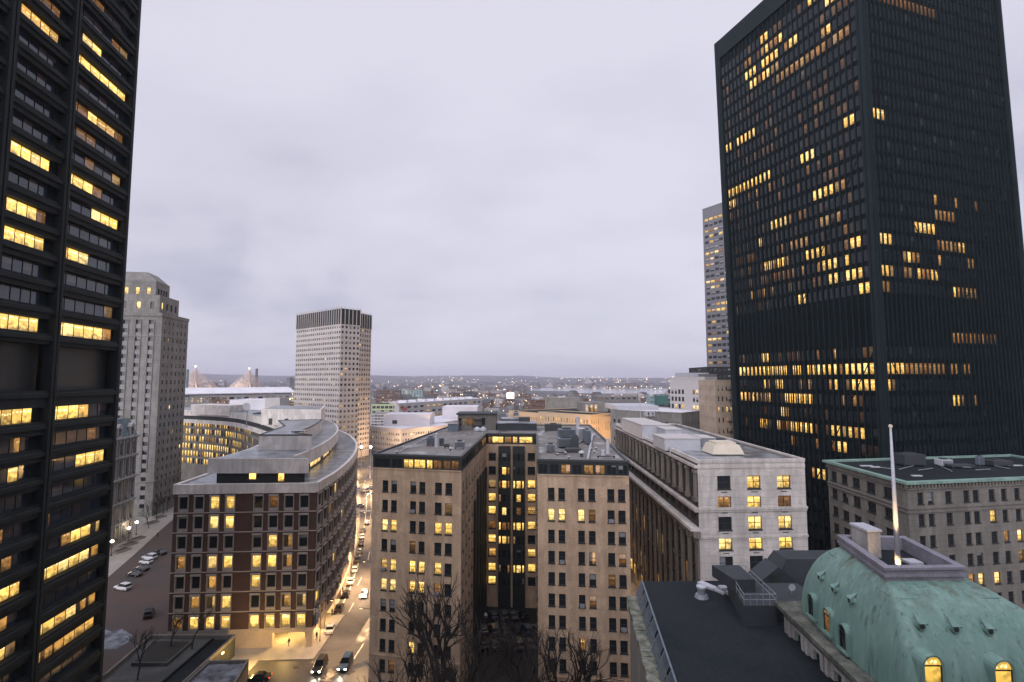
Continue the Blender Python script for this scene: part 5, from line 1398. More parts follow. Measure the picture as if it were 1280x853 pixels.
m = MB(); m.box(q.x+7, 425.9, z0+1.2, q.x+11, 426, z0+4.2); w.part(m, 'dark_louvre', 'frame_dark')
m = MB(); q = at(553, 516, Y=500); m.box(q.x, 500, z0-.3, q.x+34, 530, at(553, 508.5, Y=500).z); w.part(m, 'white_box', 'white_roof')
for x, y in ((a.x-6, a.y-16), (a.x+28, a.y+8), (a.x-30, a.y-6), (a.x+62, a.y+44)):
    l = bpy.data.objects.new('plaza_light', bpy.data.lights.new('plaza_light', 'POINT')); l.data.energy = 22000; l.data.color = (1, .62, .32); l.data.shadow_soft_size = 1; col.objects.link(l); l.location = (x, y, 11)
# terraced garage-like office with three tiers of slots
A, B = at(499, 511, Y=640), at(602, 497.5, Y=820); z = A.z
A, B = Vector((A.x, 640)), Vector((B.x, 820)); fr = Fr(A, B)
w = Building('terraced_white_building', 'long white terraced building with staggered dark window slots behind the plaza', 'building', (A.lerp(B, .5).x, 740), glass='glass_far', sub=False, maxw=80)
z = at(602, 498, Y=820).z; n = 15; p = fr.L/n
zr = [(z-4.2-2.8-6.6*k, z-4.2-6.6*k) for k in range(4)]; cs = [(p*j+p*.2, p*j+p*.78) for j in range(n)]
w.openings(fr, 0, z, [(x, y, cs) for x, y in sorted(zr)], reveal=1.2)
for i, (x, y) in enumerate(zr):
    for ua, ub in cs: w.win(fr, ua, ub, x, y, -1.15, lits=[RNG.choice((.5, .8, 1)) if RNG.random() < (.15, .3, .75, .8)[i] else 0], ft=.04)
bk = Vector((-24, 46)); w.blank(Fr(B, B+bk), 0, z); w.blank(Fr(B+bk, A+bk), 0, z); w.blank(Fr(A+bk, A), 0, z); w.wall.face([(v.x, v.y, z-.2) for v in (A, B, B+bk, A+bk)], 1); w.finish(['white_plain', 'white_roof'])
for k in range(9):
    q = A.lerp(B, .06+.1*k)+bk*.3; m = MB(); m.box(q.x-5, q.y, z-.2, q.x+5, q.y+14, z+2.4); w.part(m, 'roof_box', 'white_roof')
bd, P, z = lowblock('green_deck_building', 'pale green open-deck building left of the red crane', 'building', 464, 497.5, 505.5, 660, 50, 'lime', rows=2, cols=6, wh=3.4, lit=.0, fh=5.4, top=2.2, ww=.82, zb=6, roof='dark_roof')
lowblock('striped_deck_building', 'pale low parking decks under the green building', 'building', 463, 500, 518, 560, 40, 'white_plain', rows=4, cols=9, wh=1.4, lit=.02, fh=3.1, top=1.2, ww=.86)
q = at(505, 540, Y=560); v = thing('tower_crane', 'red lattice crane between the pale deck building and the white terraces', 'crane', (q.x, 560, 0))
m = MB(); zt = at(505, 512, Y=560).z
for dx in (-.8, .8):
    for dy in (-.8, .8): m.tube((q.x+dx, 560+dy, 0), (q.x+dx, 560+dy, zt), .18, n=4)
for k in range(12): m.tube((q.x-.8, 559.2, zt*k/12), (q.x+.8, 559.2, zt*(k+1)/12), .12, n=4)
m.build('mast', M['redcrane'], v); m = MB(); m.tube((q.x, 560, zt-2), (q.x-11, 556, zt+11), .3, n=5); m.tube((q.x-.1, 560, zt+3), (q.x-11, 556, zt+11), .14, n=4); m.build('jib', M['redcrane'], v); m = MB(); m.box(q.x-1.5, 558, zt-1, q.x+2.5, 562, zt+2.5); m.build('cab', M['redcrane'], v)
# glass blocks further out
for x0, x1, yt, Y, mt, lb, lt in ((495, 528, 488.5, 1150, 'teal_pale', 'long teal glass block far beyond the plaza', .35), (470, 501, 487.5, 1000, 'far_brick', 'dark brick block beyond the green deck building', .2), (579, 596, 490, 1250, 'far_slate', 'dark tree-shaped low block beyond the white terraces', 0), (225, 229.5, 440, 1000, 'teal_dark', 'thin blue glass tower far behind the courthouse', .1), (228.5, 233.5, 462, 950, 'teal_pale', 'thin lit glass slab beside the far blue tower', 1.2),
    (358, 362.5, 472, 2600, 'far_grey', 'left one of two far grey towers beside the gridded tower', 0), (363.5, 368.2, 472, 2650, 'far_grey', 'right one of two far grey towers beside the gridded tower', 0)):
    lowblock('distant_block', lb, 'building', x0, x1, yt, Y, 7 if Y < 1001 else 30, mt, rows=6, cols=9, wh=2.4, lit=lt, fh=4.2, top=1.5, ww=.6, maxw=12)
# arena with a swept white roof
def arena():
    v = Building('arena', 'wide arena with a long swept white roof below the bridge', 'arena', (-480, 900), sub=False, glass='glass_far')
    X0, X1 = at(237, 490, Y=800).x, at(362, 490, Y=900).x; A, B = Vector((X0, 800)), Vector((X1, 905)); fr = Fr(A, B); ze, zt = at(300, 493.5, Y=850).z, at(300, 484.5, Y=870).z
    m = MB(); N_ = 12
    for i in range(N_):
        a, b = i/N_, (i+1)/N_; h = lambda t: ze+(zt-ze)*math.sin(math.pi*min(1, .08+t*.95))
        P = fr.pt; m.hexa([P(-6, h(a)-1.4, 3-a*90), P(fr.L+6, h(a)-1.4, 3-a*90), P(fr.L+6, h(b)-1.4, 3-b*90), P(-6, h(b)-1.4, 3-b*90), P(-6, h(a), 3-a*90), P(fr.L+6, h(a), 3-a*90), P(fr.L+6, h(b), 3-b*90), P(-6, h(b), 3-b*90)])
    v.part(m, 'roof', 'white_roof')
    v.openings(fr, 0, ze, [(ze-7.5, ze-3.5, [(fr.L*(k/14+.01), fr.L*(k/14+.058)) for k in range(14)])], reveal=1, mi=0)
    for k in range(14): v.win(fr, fr.L*(k/14+.01), fr.L*(k/14+.058), ze-7.5, ze-3.5, -.9, '.' if k % 4 else 'd', ft=.04)
    n = -Vector((fr.n.x, fr.n.y))*84; v.blank(Fr(A+n, A), 0, ze+3, 1); v.blank(Fr(B, B+n), 0, ze+3, 1); v.blank(Fr(B+n, A+n), 0, ze)
    v.finish(['white_plain', 'slate'])
arena()
for i, (x0, x1, yt, Y, dep, mt, lb) in enumerate(((287, 332, 500, 620, 40, 'white_roof', 'low white box building in front of the arena'), (331.5, 350, 497.5, 560, 24, 'white_plain', 'blank white service tower in front of the arena'), (262, 288, 501.5, 660, 20, 'far_brick', 'low brick building with lit ground floor before the arena'),
        (350, 368, 503, 700, 20, 'far_brick', 'low dark building beside the gridded tower base'), (318, 337, 503, 700, 15, 'stone_warm', 'buff wall with a white coping before the arena'), (226, 262, 497, 740, 30, 'far_grey', 'low grey building under the left end of the arena'))):
    bd, P, z = lowblock('city_building', lb, 'building', x0, x1, yt, Y, dep, mt, rows=2 if mt in ('far_brick', 'far_grey') else 0, cols=9, wh=2, lit=.4, roof='white_roof' if i in (0, 4) else 'dark_roof')
q = at(354, 499, Y=640); m = MB(); m.box(q.x-9, 640, q.z-1, q.x+9, 640.6, q.z+1.2); tag(m.build('lit_sign_band', glow('yellow_sign', (1, .85, .25), 1.3)), 'long glowing yellow sign band right of the white service tower', 'sign')

# ---- cable-stayed bridge
def bridge():
    v = thing('cable_stayed_bridge', 'pale floodlit cable-stayed bridge with two tall split-leg pylons', 'bridge', (-760, 1350, 0))
    D0, D1 = Vector((at(243, 490, Y=1180).x, 1180)), Vector((at(310.5, 490, Y=1330).x, 1330)); dv = (D1-D0).normalized(); nn = Vector((-dv.y, dv.x)); zd = 17
    dk = MB(); e0, e1 = D0-dv*75, D1+dv*70; f = Fr(e0, e1); dk.fbox(f, 0, f.L, zd-2, zd, -15, 15); dk.build('deck', M['pylon'], v)
    for D, yt in ((D0, 459), (D1, 461.5)):
        zt = at(640, yt, Y=D.y).z; p = MB(); zj = zd+(zt-zd)*.52
        for s in (-1, 1): p.tube((D.x+nn.x*s*19-dv.x*6*0, D.y+nn.y*s*19, 0), (D.x+nn.x*s*.9, D.y+nn.y*s*.9, zj), 2.3, 1.8, n=6)
        p.tube((D.x, D.y, zj-3), (D.x, D.y, zt), 2.1, 1.5, n=6); py = p.build('pylon', M['pylon'], v)
        b = MB(); b.ball((D.x, D.y, zt+1.5), 1.6, 8); b.build('beacon', M['lamp_white'], py)
        for s in (-1, 1):
            for e in (-1, 1):
                c = MB()
                for k in range(16):
                    zz = zt-3-k*2.3; q = D+dv*e*(80-k*4.9)+nn*s*13; c.tube((D.x, D.y, zz), (q.x, q.y, zd), .36, n=3, cap=False)
                c.build('cable_fan', M['pylon'], v)
        l = bpy.data.objects.new('pylon_light', bpy.data.lights.new('pylon_light', 'POINT')); l.data.energy = 260000; l.data.color = (1, .78, .60); l.data.shadow_soft_size = 3; col.objects.link(l); l.location = (D.x+6, D.y-75, zd+22)
bridge()
for x, yt, yb, w, nm in ((321, 461, 495, 5.0, 'tall dark power-station chimney right of the bridge'), (304.5, 469.5, 480, 3.0, 'short thin dark chimney between the bridge pylons'), (281.5, 475.5, 492, 2.2, 'small dark stack standing left of the second pylon')):
    Y = 1650; q = at(x, yt, Y=Y); m = MB(); m.tube((q.x, Y, 0), (q.x, Y, q.z), w, w*.75, n=10); tag(m.build('chimney_stack', M['chim'] if 'chim' in M else M.setdefault('chim', pm('purple_grey_chimney', (.13, .11, .13), .9))), nm, 'chimney')

# ---- the crowded district, each house its own thing
def in_water(x, y):
    poly = [(-1050, 2900), (-200, 3050), (300, 2600), (250, 2250), (700, 2000), (1100, 2050), (1900, 2100), (2600, 2300), (2600, 3200), (1500, 3700), (600, 3500), (0, 3900), (-1200, 3800)]
    c = False
    for (x0, y0), (x1, y1) in zip(poly, poly[1:]+poly[:1]):
        if (y0 > y) != (y1 > y) and x < (x1-x0)*(y-y0)/(y1-y0)+x0: c = not c
    return c
def house_mesh(b, x, y, w, d, h, rz, kind, rr, lit=.12, wmat=0, rmat=1, gmat=2, wins=True):
    ca, sa = math.cos(rz), math.sin(rz); T = lambda u, v, z: (x+u*ca-v*sa, y+u*sa+v*ca, z)
    P = [(-w/2, -d/2), (w/2, -d/2), (w/2, d/2), (-w/2, d/2)]
    for i in range(4):
        (a, b_), (c, e) = P[i], P[(i+1) % 4]; b.face([T(a, b_, 0), T(c, e, 0), T(c, e, h), T(a, b_, h)], wmat)
    if kind == 'pitched':
        r = h+min(w, d)*.35
        b.face([T(-w/2-.4, -d/2-.4, h), T(w/2+.4, -d/2-.4, h), T(w/2+.4, 0, r), T(-w/2-.4, 0, r)], rmat); b.face([T(w/2+.4, d/2+.4, h), T(-w/2-.4, d/2+.4, h), T(-w/2-.4, 0, r), T(w/2+.4, 0, r)], rmat)
        b.face([T(-w/2, d/2, h), T(-w/2, -d/2, h), T(-w/2, 0, r)], wmat); b.face([T(w/2, -d/2, h), T(w/2, d/2, h), T(w/2, 0, r)], wmat)
    else:
        b.face([T(u, v, h-.2) for u, v in P], rmat)
        k = rr.uniform(-.3, .3); q = [(k*w-1.6, -1.6), (k*w+1.6, -1.6), (k*w+1.6, 1.8), (k*w-1.6, 1.8)]
        for i in range(4): (a, b_), (c, e) = q[i], q[(i+1) % 4]; b.face([T(a, b_, h-.2), T(c, e, h-.2), T(c, e, h+2.2), T(a, b_, h+2.2)], wmat)
        b.face([T(u, v, h+2.2) for u, v in q], rmat)
    if wins:
        for (a, b_), (c, e) in ((P[0], P[1]), (P[1], P[2]), (P[3], P[0])):
            L_ = math.hypot(c-a, e-b_); n = max(2, int(L_/3.4)); nx, ny = (e-b_)/L_, -(c-a)/L_
            for f in range(int((h-1)/3.3)):
                for k in range(n):
                    t0, t1 = (k+.3)/n, (k+.7)/n; z0 = 1.2+f*3.3
                    q = [(a+(c-a)*t+nx*.06, b_+(e-b_)*t+ny*.06) for t in (t0, t1)]
                    l = rr.choice((.6, .9, 1.1)) if rr.random() < lit else 0
                    b.face([T(*q[0], z0), T(*q[1], z0), T(*q[1], z0+1.8), T(*q[0], z0+1.8)], gmat, [(0, 0), (1, 0), (1, 1), (0, 1)], (rr.random(), l))
def houses():
    rr = random.Random(21); placed = []; n = 0; tries = 0
    kinds = [('far_brick', 'red_brick_house', 'red-brick city house among the crowded roofs'), ('far_grey', 'grey_house', 'grey city house among the crowded roofs'), ('far_pale', 'pale_house', 'pale city house among the crowded roofs')]
    while n < 290 and tries < 9000:
        tries += 1
        Y = 620*(2400/620)**(rr.random()**.9); px = rr.uniform(466, 870) if rr.random() < .86 else rr.uniform(225, 470)
        x = (px-640)/640*Y
        if px < 470 and Y < 1000: continue
        if px < 610 and Y < 900 and px > 460: continue
        if in_water(x, Y) or in_water(x, Y-40) or (px > 650 and Y > 1550): continue
        w, d = rr.uniform(9, 20), rr.uniform(10, 22); s_ = 1+Y/2600; w *= s_; d *= s_
        if any(abs(x-a)+abs(Y-b) < (w+c)*.62 for a, b, c in placed): continue
        placed.append((x, Y, w)); h = rr.uniform(8, 17)+(6 if rr.random() < .12 else 0)
        m, nm, lb = rr.choice(kinds); k = 'pitched' if rr.random() < .3 else 'flat'
        b = MB(); rz = rr.choice((.25, -.35, .6, 1.2))+rr.uniform(-.12, .12); house_mesh(b, x, Y, w, d, h, rz, k, rr, .14)
        o = b.build(nm, [M[m], M['far_slate'] if rr.random() < .6 else M['gravel'], M['glass_far']], at=(x, Y, 0)); tag(o, lb, 'house', 'houses of the crowded district beyond'); n += 1
houses()
def far_city():
    rr = random.Random(33); b = MB()
    for _ in range(2600):
        Y = 2300*(7500/2300)**rr.random(); x = rr.uniform(-.95, .5)*Y
        if in_water(x, Y) or (Y < 2800 and x > 60): continue
        s = 1+Y/2500; w = rr.uniform(10, 34)*s; h = rr.uniform(6, 14)*(1+Y/9000)+(rr.uniform(8, 26) if rr.random() < .05 else 0)
        house_mesh(b, x, Y, w, rr.uniform(10, 26)*s, h, rr.uniform(0, 3), 'flat' if rr.random() < .7 else 'pitched', rr, wmat=rr.choice((0, 0, 3, 4)), wins=False)
    o = b.build('distant_city', [M['far_grey'], M['far_slate'], M['glass_far'], M['far_brick'], M['far_pale']]); tag(o, 'low roofs of the far districts spreading to the hills', 'city', kind='stuff')
    for nm, mt, cnt, r0 in (('warm_city_lights', 'city_light', 1500, .6), ('white_city_lights', 'city_light_white', 650, .62)):
        b = MB()
        for _ in range(cnt):
            Y = 650*(8200/650)**(rr.random()**.7); x = rr.uniform(-.66, .36)*Y
            if in_water(x, Y) or (1500 < Y < 3700 and x > 40): continue
            if Y > 2600 and rr.random() < .5: x = (rr.gauss(0, .04)+rr.choice((-.2, -.17, -.12, .08, .2, .3)))*Y
            t = max(0, min(1, (Y-5200)/3600)); z = rr.uniform(8, 15)+t*t*(3-2*t)*rr.uniform(60, 112)
            r = r0*(Y/1000)**.9*rr.uniform(.45, 1.6); b.lathe((x, Y, z), [(0, -r), (r, 0), (0, r)], 5)
        o = b.build(nm, M[mt]); tag(o, ('orange street lights' if 'warm' in nm else 'white lights')+' sprinkled over the far districts', 'lights', kind='stuff')
far_city()
q = at(638, 495, Y=900); v = thing('bright_screen', 'blazing white rectangular screen among the distant roofs', 'screen', (q.x, 900, 0))
m = MB(); w = 9*900/640/2*1.0; m.box(q.x-w, 900, at(638, 498.5, Y=900).z, q.x+w, 900.8, at(638, 491, Y=900).z); m.build('face', M['screen'], v); m = MB(); m.tube((q.x, 901, 0), (q.x, 901, q.z), .6, n=6); m.build('post', M['dark_metal'], v)
# ================================================================= things on the tan building's roof
TANC = [at2(x, y, TANZ) for x, y in ((466.4, 568.8), (577, 572.5), (608, 543), (670.5, 543.5), (672, 576), (786, 578), (737, 532), (566, 532))]
def on_tan(px, py): return at(px, py, z=TANZ)
def unit(px, py, w, d, h, label, mat='grey_metal', fan=True, name='air_handler', z=None, rz=0, Z=None):
    p = on_tan(px, py) if Z is None else at(px, py, z=Z); z = p.z
    v = thing(name, label, 'rooftop unit', (p.x, p.y, z))
    b = MB(); b.box(p.x-w/2, p.y, z+.25, p.x+w/2, p.y+d, z+h); c = b.build('housing', M[mat], v, bevel=.04)
    b = MB()
    for x in (-w/2+.1, w/2-.25):
        for y in (.1, d-.25): b.box(p.x+x, p.y+y, z, p.x+x+.15, p.y+y+.15, z+.25)
    b.build('feet', M['dark_metal'], v)
    b = MB(); n = max(3, int(h/.22))
    for k in range(n): b.box(p.x-w/2+.12, p.y-.03, z+.35+k*(h-.45)/n, p.x+w/2-.12, p.y-.004, z+.35+k*(h-.45)/n+.09)
    b.build('louvres', M['dark_metal'], v)
    if fan:
        b = MB(); b.lathe((p.x, p.y+d/2, z+h), [(min(w, d)*.36, 0), (min(w, d)*.36, .22), (min(w, d)*.3, .22), (min(w, d)*.3, .05), (0.0, .05)], 14); b.build('fan_shroud', M['dark_metal'], v)
    return v
def pipe(px, py, h, r, label, mat='white_metal', cap=True, Z=None, name='vent_pipe', cat='vent pipe'):
    p = on_tan(px, py) if Z is None else at(px, py, z=Z); v = thing(name, label, cat, (p.x, p.y, p.z))
    b = MB(); b.lathe((p.x, p.y, p.z), [(r*1.4, 0), (r*1.4, .12), (r, .14), (r, h)], 14); b.build('pipe', M[mat], v)
    if cap: b = MB(); b.lathe((p.x, p.y, p.z+h), [(r*1.15, -.1), (r*1.15, .02), (0, .12)], 14); b.build('cap', M[mat], v)
def bush_vent(px, py, label, s=1.0, Z=None):
    p = on_tan(px, py) if Z is None else at(px, py, z=Z); v = thing('mushroom_vent', label, 'vent', (p.x, p.y, p.z))
    b = MB(); b.lathe((p.x, p.y, p.z), [(.16*s, 0), (.16*s, .4*s)], 10); b.build('neck', M['dark_metal'], v); b = MB(); b.lathe((p.x, p.y, p.z), [(.3*s, .36*s), (.34*s, .46*s), (.2*s, .6*s), (0, .64*s)], 12); b.build('cap', M['white_metal'], v)
# left wing
pipe(545.5, 559.5, 2.75, .36, 'white flue pipe beside the blue-grey unit on the left wing')
unit(537.5, 558, 1.5, 1.3, 1.75, 'blue-grey upright unit beside the white flue on the left wing', 'steel_blue')
unit(551.5, 557.5, .9, 1.3, 1.6, 'narrow blue-grey unit right of the white flue', 'steel_blue', fan=False)
unit(574, 561.5, 2.0, 1.5, 1.45, 'boxy condenser near the court edge of the left wing', 'grey_metal')
unit(558, 561, 1.0, .8, .9, 'small dark pump box between flue and condenser', 'dark_metal', fan=False)
for i, (x, y) in enumerate(((562, 563), (566, 562), (569, 563.5))): bush_vent(x, y, 'low pale vent cap in front of the dark pump box', .9) if False else None
bush_vent(563, 563.5, 'low pale vent cap in front of the dark pump box', 1.0)
bush_vent(496, 567, 'lone low vent near the front left roof corner', .8)
for i, (x0, y0, x1, y1, lb) in enumerate(((500, 566, 553, 539, 'thin pale pipe running along the left wing roof'), (712, 560, 745, 545, 'straight pale duct run along the right wing'), (735, 575, 741, 545, 'long lilac duct run by the right roof edge'))):
    a, b_ = on_tan(x0, y0), on_tan(x1, y1); m = MB(); r = (.07, .16, .22)[i]; m.tube((a.x, a.y, a.z+.3), (b_.x, b_.y, b_.z+.3), r, n=8)
    for k in range(6): q = a.lerp(b_, (k+.5)/6); m.box(q.x-.06, q.y-.06, q.z, q.x+.06, q.y+.06, q.z+.3)
    tag(m.build('roof_pipe', M['white_metal']), lb, 'pipe')
# right wing
unit(688.5, 566, 1.7, 1.4, 1.5, 'pale-topped condenser at the left of the right wing', 'grey_metal')
m = unit(717, 566, 2.9, 1.8, .75, 'wide low black unit near the front of the right wing', 'dark_metal', fan=False)
unit(719.5, 562.5, 1.3, 1.6, 2.6, 'tall black chiller with a pale cap on the right wing', 'dark_metal')
unit(708, 560.5, 3.2, 3.2, 1.9, 'large blue-grey air handler in the middle of the right wing', 'steel_blue')
unit(709, 549, 4.0, 3.0, 2.2, 'long blue-grey cabinet towards the back of the right wing', 'steel_blue')
unit(692, 538.5, 4.6, 2.6, 1.7, 'dark wide cabinet at the back of the right wing', 'dark_metal')
unit(727, 553, 1.6, 2.6, 3.0, 'tall pale duct riser on the right wing', 'white_metal', fan=False)
pipe(722.5, 545, 4.6, .42, 'tall white stack at the back of the right wing')
unit(736, 556.5, 1.0, 5.0, 3.0, 'dark slatted tower of ducts near the right roof edge', 'steel_blue')
pipe(760, 567.5, 2.75, .34, 'tall white flue at the right front of the right wing')
pipe(754, 570, 1.0, .3, 'short pale flue in front of the tall white one')
unit(758, 573, 3.2, .8, .35, 'flat dark skid holding the two white flues', 'dark_metal', fan=False)
bush_vent(727, 571, 'dark mushroom vent in front of the wide black unit', 1.7)
for i, (x, y) in enumerate(((697, 569.5), (707, 568), (711, 573.5), (743, 566.5), (745, 562), (739, 562.5))): 
    bush_vent(x, y, 'small pale vent cap scattered on the right wing roof', .75)
    bpy.data.objects[-1]
for o in [o for o in col.objects if o.get('label') == 'small pale vent cap scattered on the right wing roof']: o['group'] = 'small vent caps on the right wing roof'
unit(700, 568.5, 1.9, .5, .35, 'flat pale duct box right of the pale-topped condenser', 'white_metal', fan=False)
# central penthouses
def centre_top():
    B = Vector(TANC[2]); z = TANZ
    a, b = at(572, 536, Y=143), at(620, 536, Y=143); h = at(600, 518.5, Y=143).z
    v = Building('roof_penthouse', 'pale panelled rooftop penthouse with dark flat cap on the tan building', 'penthouse', (a.x, 143), frame='frame_dark')
    f = Fr((a.x, 143), (b.x, 143)); poly = [(a.x, 143), (b.x, 143), (b.x, 152), (a.x, 152)]
    L = f.L; v.openings(f, z-.2, h, [(h-3.0, h-.9, [(.3, L*.10), (L*.12, L*.2), (L*.24, L*.42), (L*.62, L*.72)])], reveal=.2)
    for (ua, ub), c in zip([(.3, L*.10), (L*.12, L*.2), (L*.24, L*.42), (L*.62, L*.72)], '.dd.'): v.win(f, ua, ub, h-3.0, h-.9, -.18, c, ft=.08)
    for i in range(1, 4): v.blank(Fr(poly[i], poly[(i+1) % 4]), z-.2, h)
    v.finish(['stone_buff']); m = MB(); m.box(a.x-.4, 142.5, h, b.x+.3, 152.4, h+.35); v.part(m, 'roof_slab', 'slate')
    m = MB(); g = at(596, 530, Y=142); m.box(g.x-1.3, 142.2, h-3.2, g.x+1.3, 142.98, h-2.9); m.box(g.x-1.3, 142.2, h-1.4, g.x+1.3, 142.98, h-1.2)
    for k in range(5): m.box(g.x-1.2+k*.55, 142.3, h-2.9, g.x-1.1+k*.55, 142.4, h-1.4)
    v.part(m, 'fan_cage', 'frame_dark')
    for px0, px1, yt, Y, dy, lb, mt in ((621, 671, 529, 141.5, 8, 'low dark roof deck right of the pale penthouse', 'slate'), (627, 660, 524, 152, 8, 'raised dark plant deck behind the low roof deck', 'slate'), (560, 573, 530, 139, 4, 'dark blue plant box at the left of the penthouse', 'steel_blue')):
        p, q = at(px0, yt, Y=Y), at(px1, yt, Y=Y); m = MB(); m.box(p.x, Y, z-.3, q.x, Y+dy, p.z-.2); o = m.build('roof_deck', M[mt]); tag(o, lb, 'roof deck'); 
        m = MB(); m.box(p.x-.15, Y-.15, p.z-.2, q.x+.15, Y+dy+.15, p.z); m.build('coping', M['wet_roof'], o)
    m = MB(); p = at(655, 529, Y=147); m.box(p.x-1.5, 147, p.z, p.x+1.7, 149, p.z+1.6); tag(m.build('plant_box', M['dark_metal']), 'black plant box on the dark roof deck', 'rooftop unit')
    for i, (x, lb) in enumerate(((596.5, 'left small white dome on the roof before the penthouse'), (604, 'right small white dome on the roof before the penthouse'))):
        p = on_tan(x, 539.5); m = MB(); m.lathe((p.x, p.y, z), [(.9, 0), (.9, .5), (.7, .95), (.3, 1.2), (0, 1.25)], 14); tag(m.build('roof_dome', M['white_metal'], smooth=True), lb, 'vent')
    unit(645, 521, 1.8, 1.5, 1.4, 'small white-faced unit on the raised plant deck', 'white_metal', Z=at(640, 524, Y=152).z)
centre_top()
# on the limestone block, the stone block and the crescent
unit(905, 560, 4.5, 3, 1.6, 'grey chiller behind the cream cooling housing', 'grey_metal', Z=41.1)
unit(917, 561, 3, 2.4, 1.2, 'dark condenser right of the cream cooling housing', 'dark_metal', Z=41.1)
pipe(838, 566, 1.2, .12, 'thin white mast post at the front of the limestone roof', Z=41.1, cap=False)
def stone_roof():
    rr = random.Random(9); Z = STZ-.25
    unit(1144.5, 583.5, 4.4, 3.0, 2.4, 'blue-grey cooling tower with a ribbed hood on the dark right-hand roof', 'slate', Z=Z)
    unit(1185, 584, 2.2, 2, 1.4, 'pale cluttered condenser on the dark right-hand roof', 'white_metal', Z=Z)
    unit(1228, 583, 1.1, 1, 1.9, 'blue upright cabinet on the dark right-hand roof', 'steel_blue', Z=Z)
    unit(1205, 586, 4.5, 2, .7, 'long low dark box on the right-hand roof', 'dark_metal', fan=False, Z=Z)
    unit(1255, 584, 4, 2.5, 1.2, 'wide dark plant box near the right edge of the photo', 'dark_metal', Z=Z)
    for x, y, w, lb in ((1083, 583, 2.4, 'flat white strip near the left end of the dark right-hand roof'), (1094, 584.5, 1.8, 'shorter white strip beside the first on the dark roof'), (1146, 595.5, 1.7, 'pale strip lying in front of the cooling tower'), (1268, 582.5, 3.0, 'pale strip at the far right of the dark roof')):
        p = at(x, y, z=Z); m = MB(); m.box(p.x-w/2, p.y-.3, Z+.01, p.x+w/2, p.y+.35, Z+.18); tag(m.build('roof_strip', M['white_metal']), lb, 'roof strip')
    b = MB()
    for k in range(7): a, c = at(1100+k*24, 590-rr.uniform(0, 8), z=Z), at(1118+k*24, 592-rr.uniform(0, 9), z=Z); b.tube((a.x, a.y, Z+.3), (c.x, c.y, Z+.3), .09, n=6)
    tag(b.build('roof_pipes', M['grey_metal']), 'thin pipes running across the dark right-hand roof', 'pipes', kind='stuff')
stone_roof()
q = at(309, 511, Y=250); v = thing('satellite_dish', 'large white satellite dish on the far end of the crescent roof', 'satellite dish', (q.x, 250, 34)); m = MB(); m.tube((q.x, 250, 33.6), (q.x, 250, q.z), .25, n=6); m.build('mast', M['grey_metal'], v)
m = MB(); m.lathe((q.x, 249.4, q.z+1.0), [(.2, .6), (1.1, .4), (1.9, 0)], 18, axis='Y'); m.build('dish', M['white_metal'], v)
for x, y, w, lb in ((322, 522, 5, 'dark plant cabinet below the satellite dish'), (300, 517, 4, 'blue-grey plant cabinet left of the satellite dish'), (286, 516, 3, 'grey box on the crescent roof left of the cabinets')):
    unit(x, y, w, 3, 2.2, lb, 'steel_blue', Z=37.5)
unit(372, 541, 3.2, 2, .5, 'low skylight box on the upper block of the crescent', 'white_metal', fan=False, Z=42.75)
unit(316, 604, 3.4, 1.6, .8, 'dark hatch box lying by the penthouse window', 'slate', fan=False, Z=CRZ)

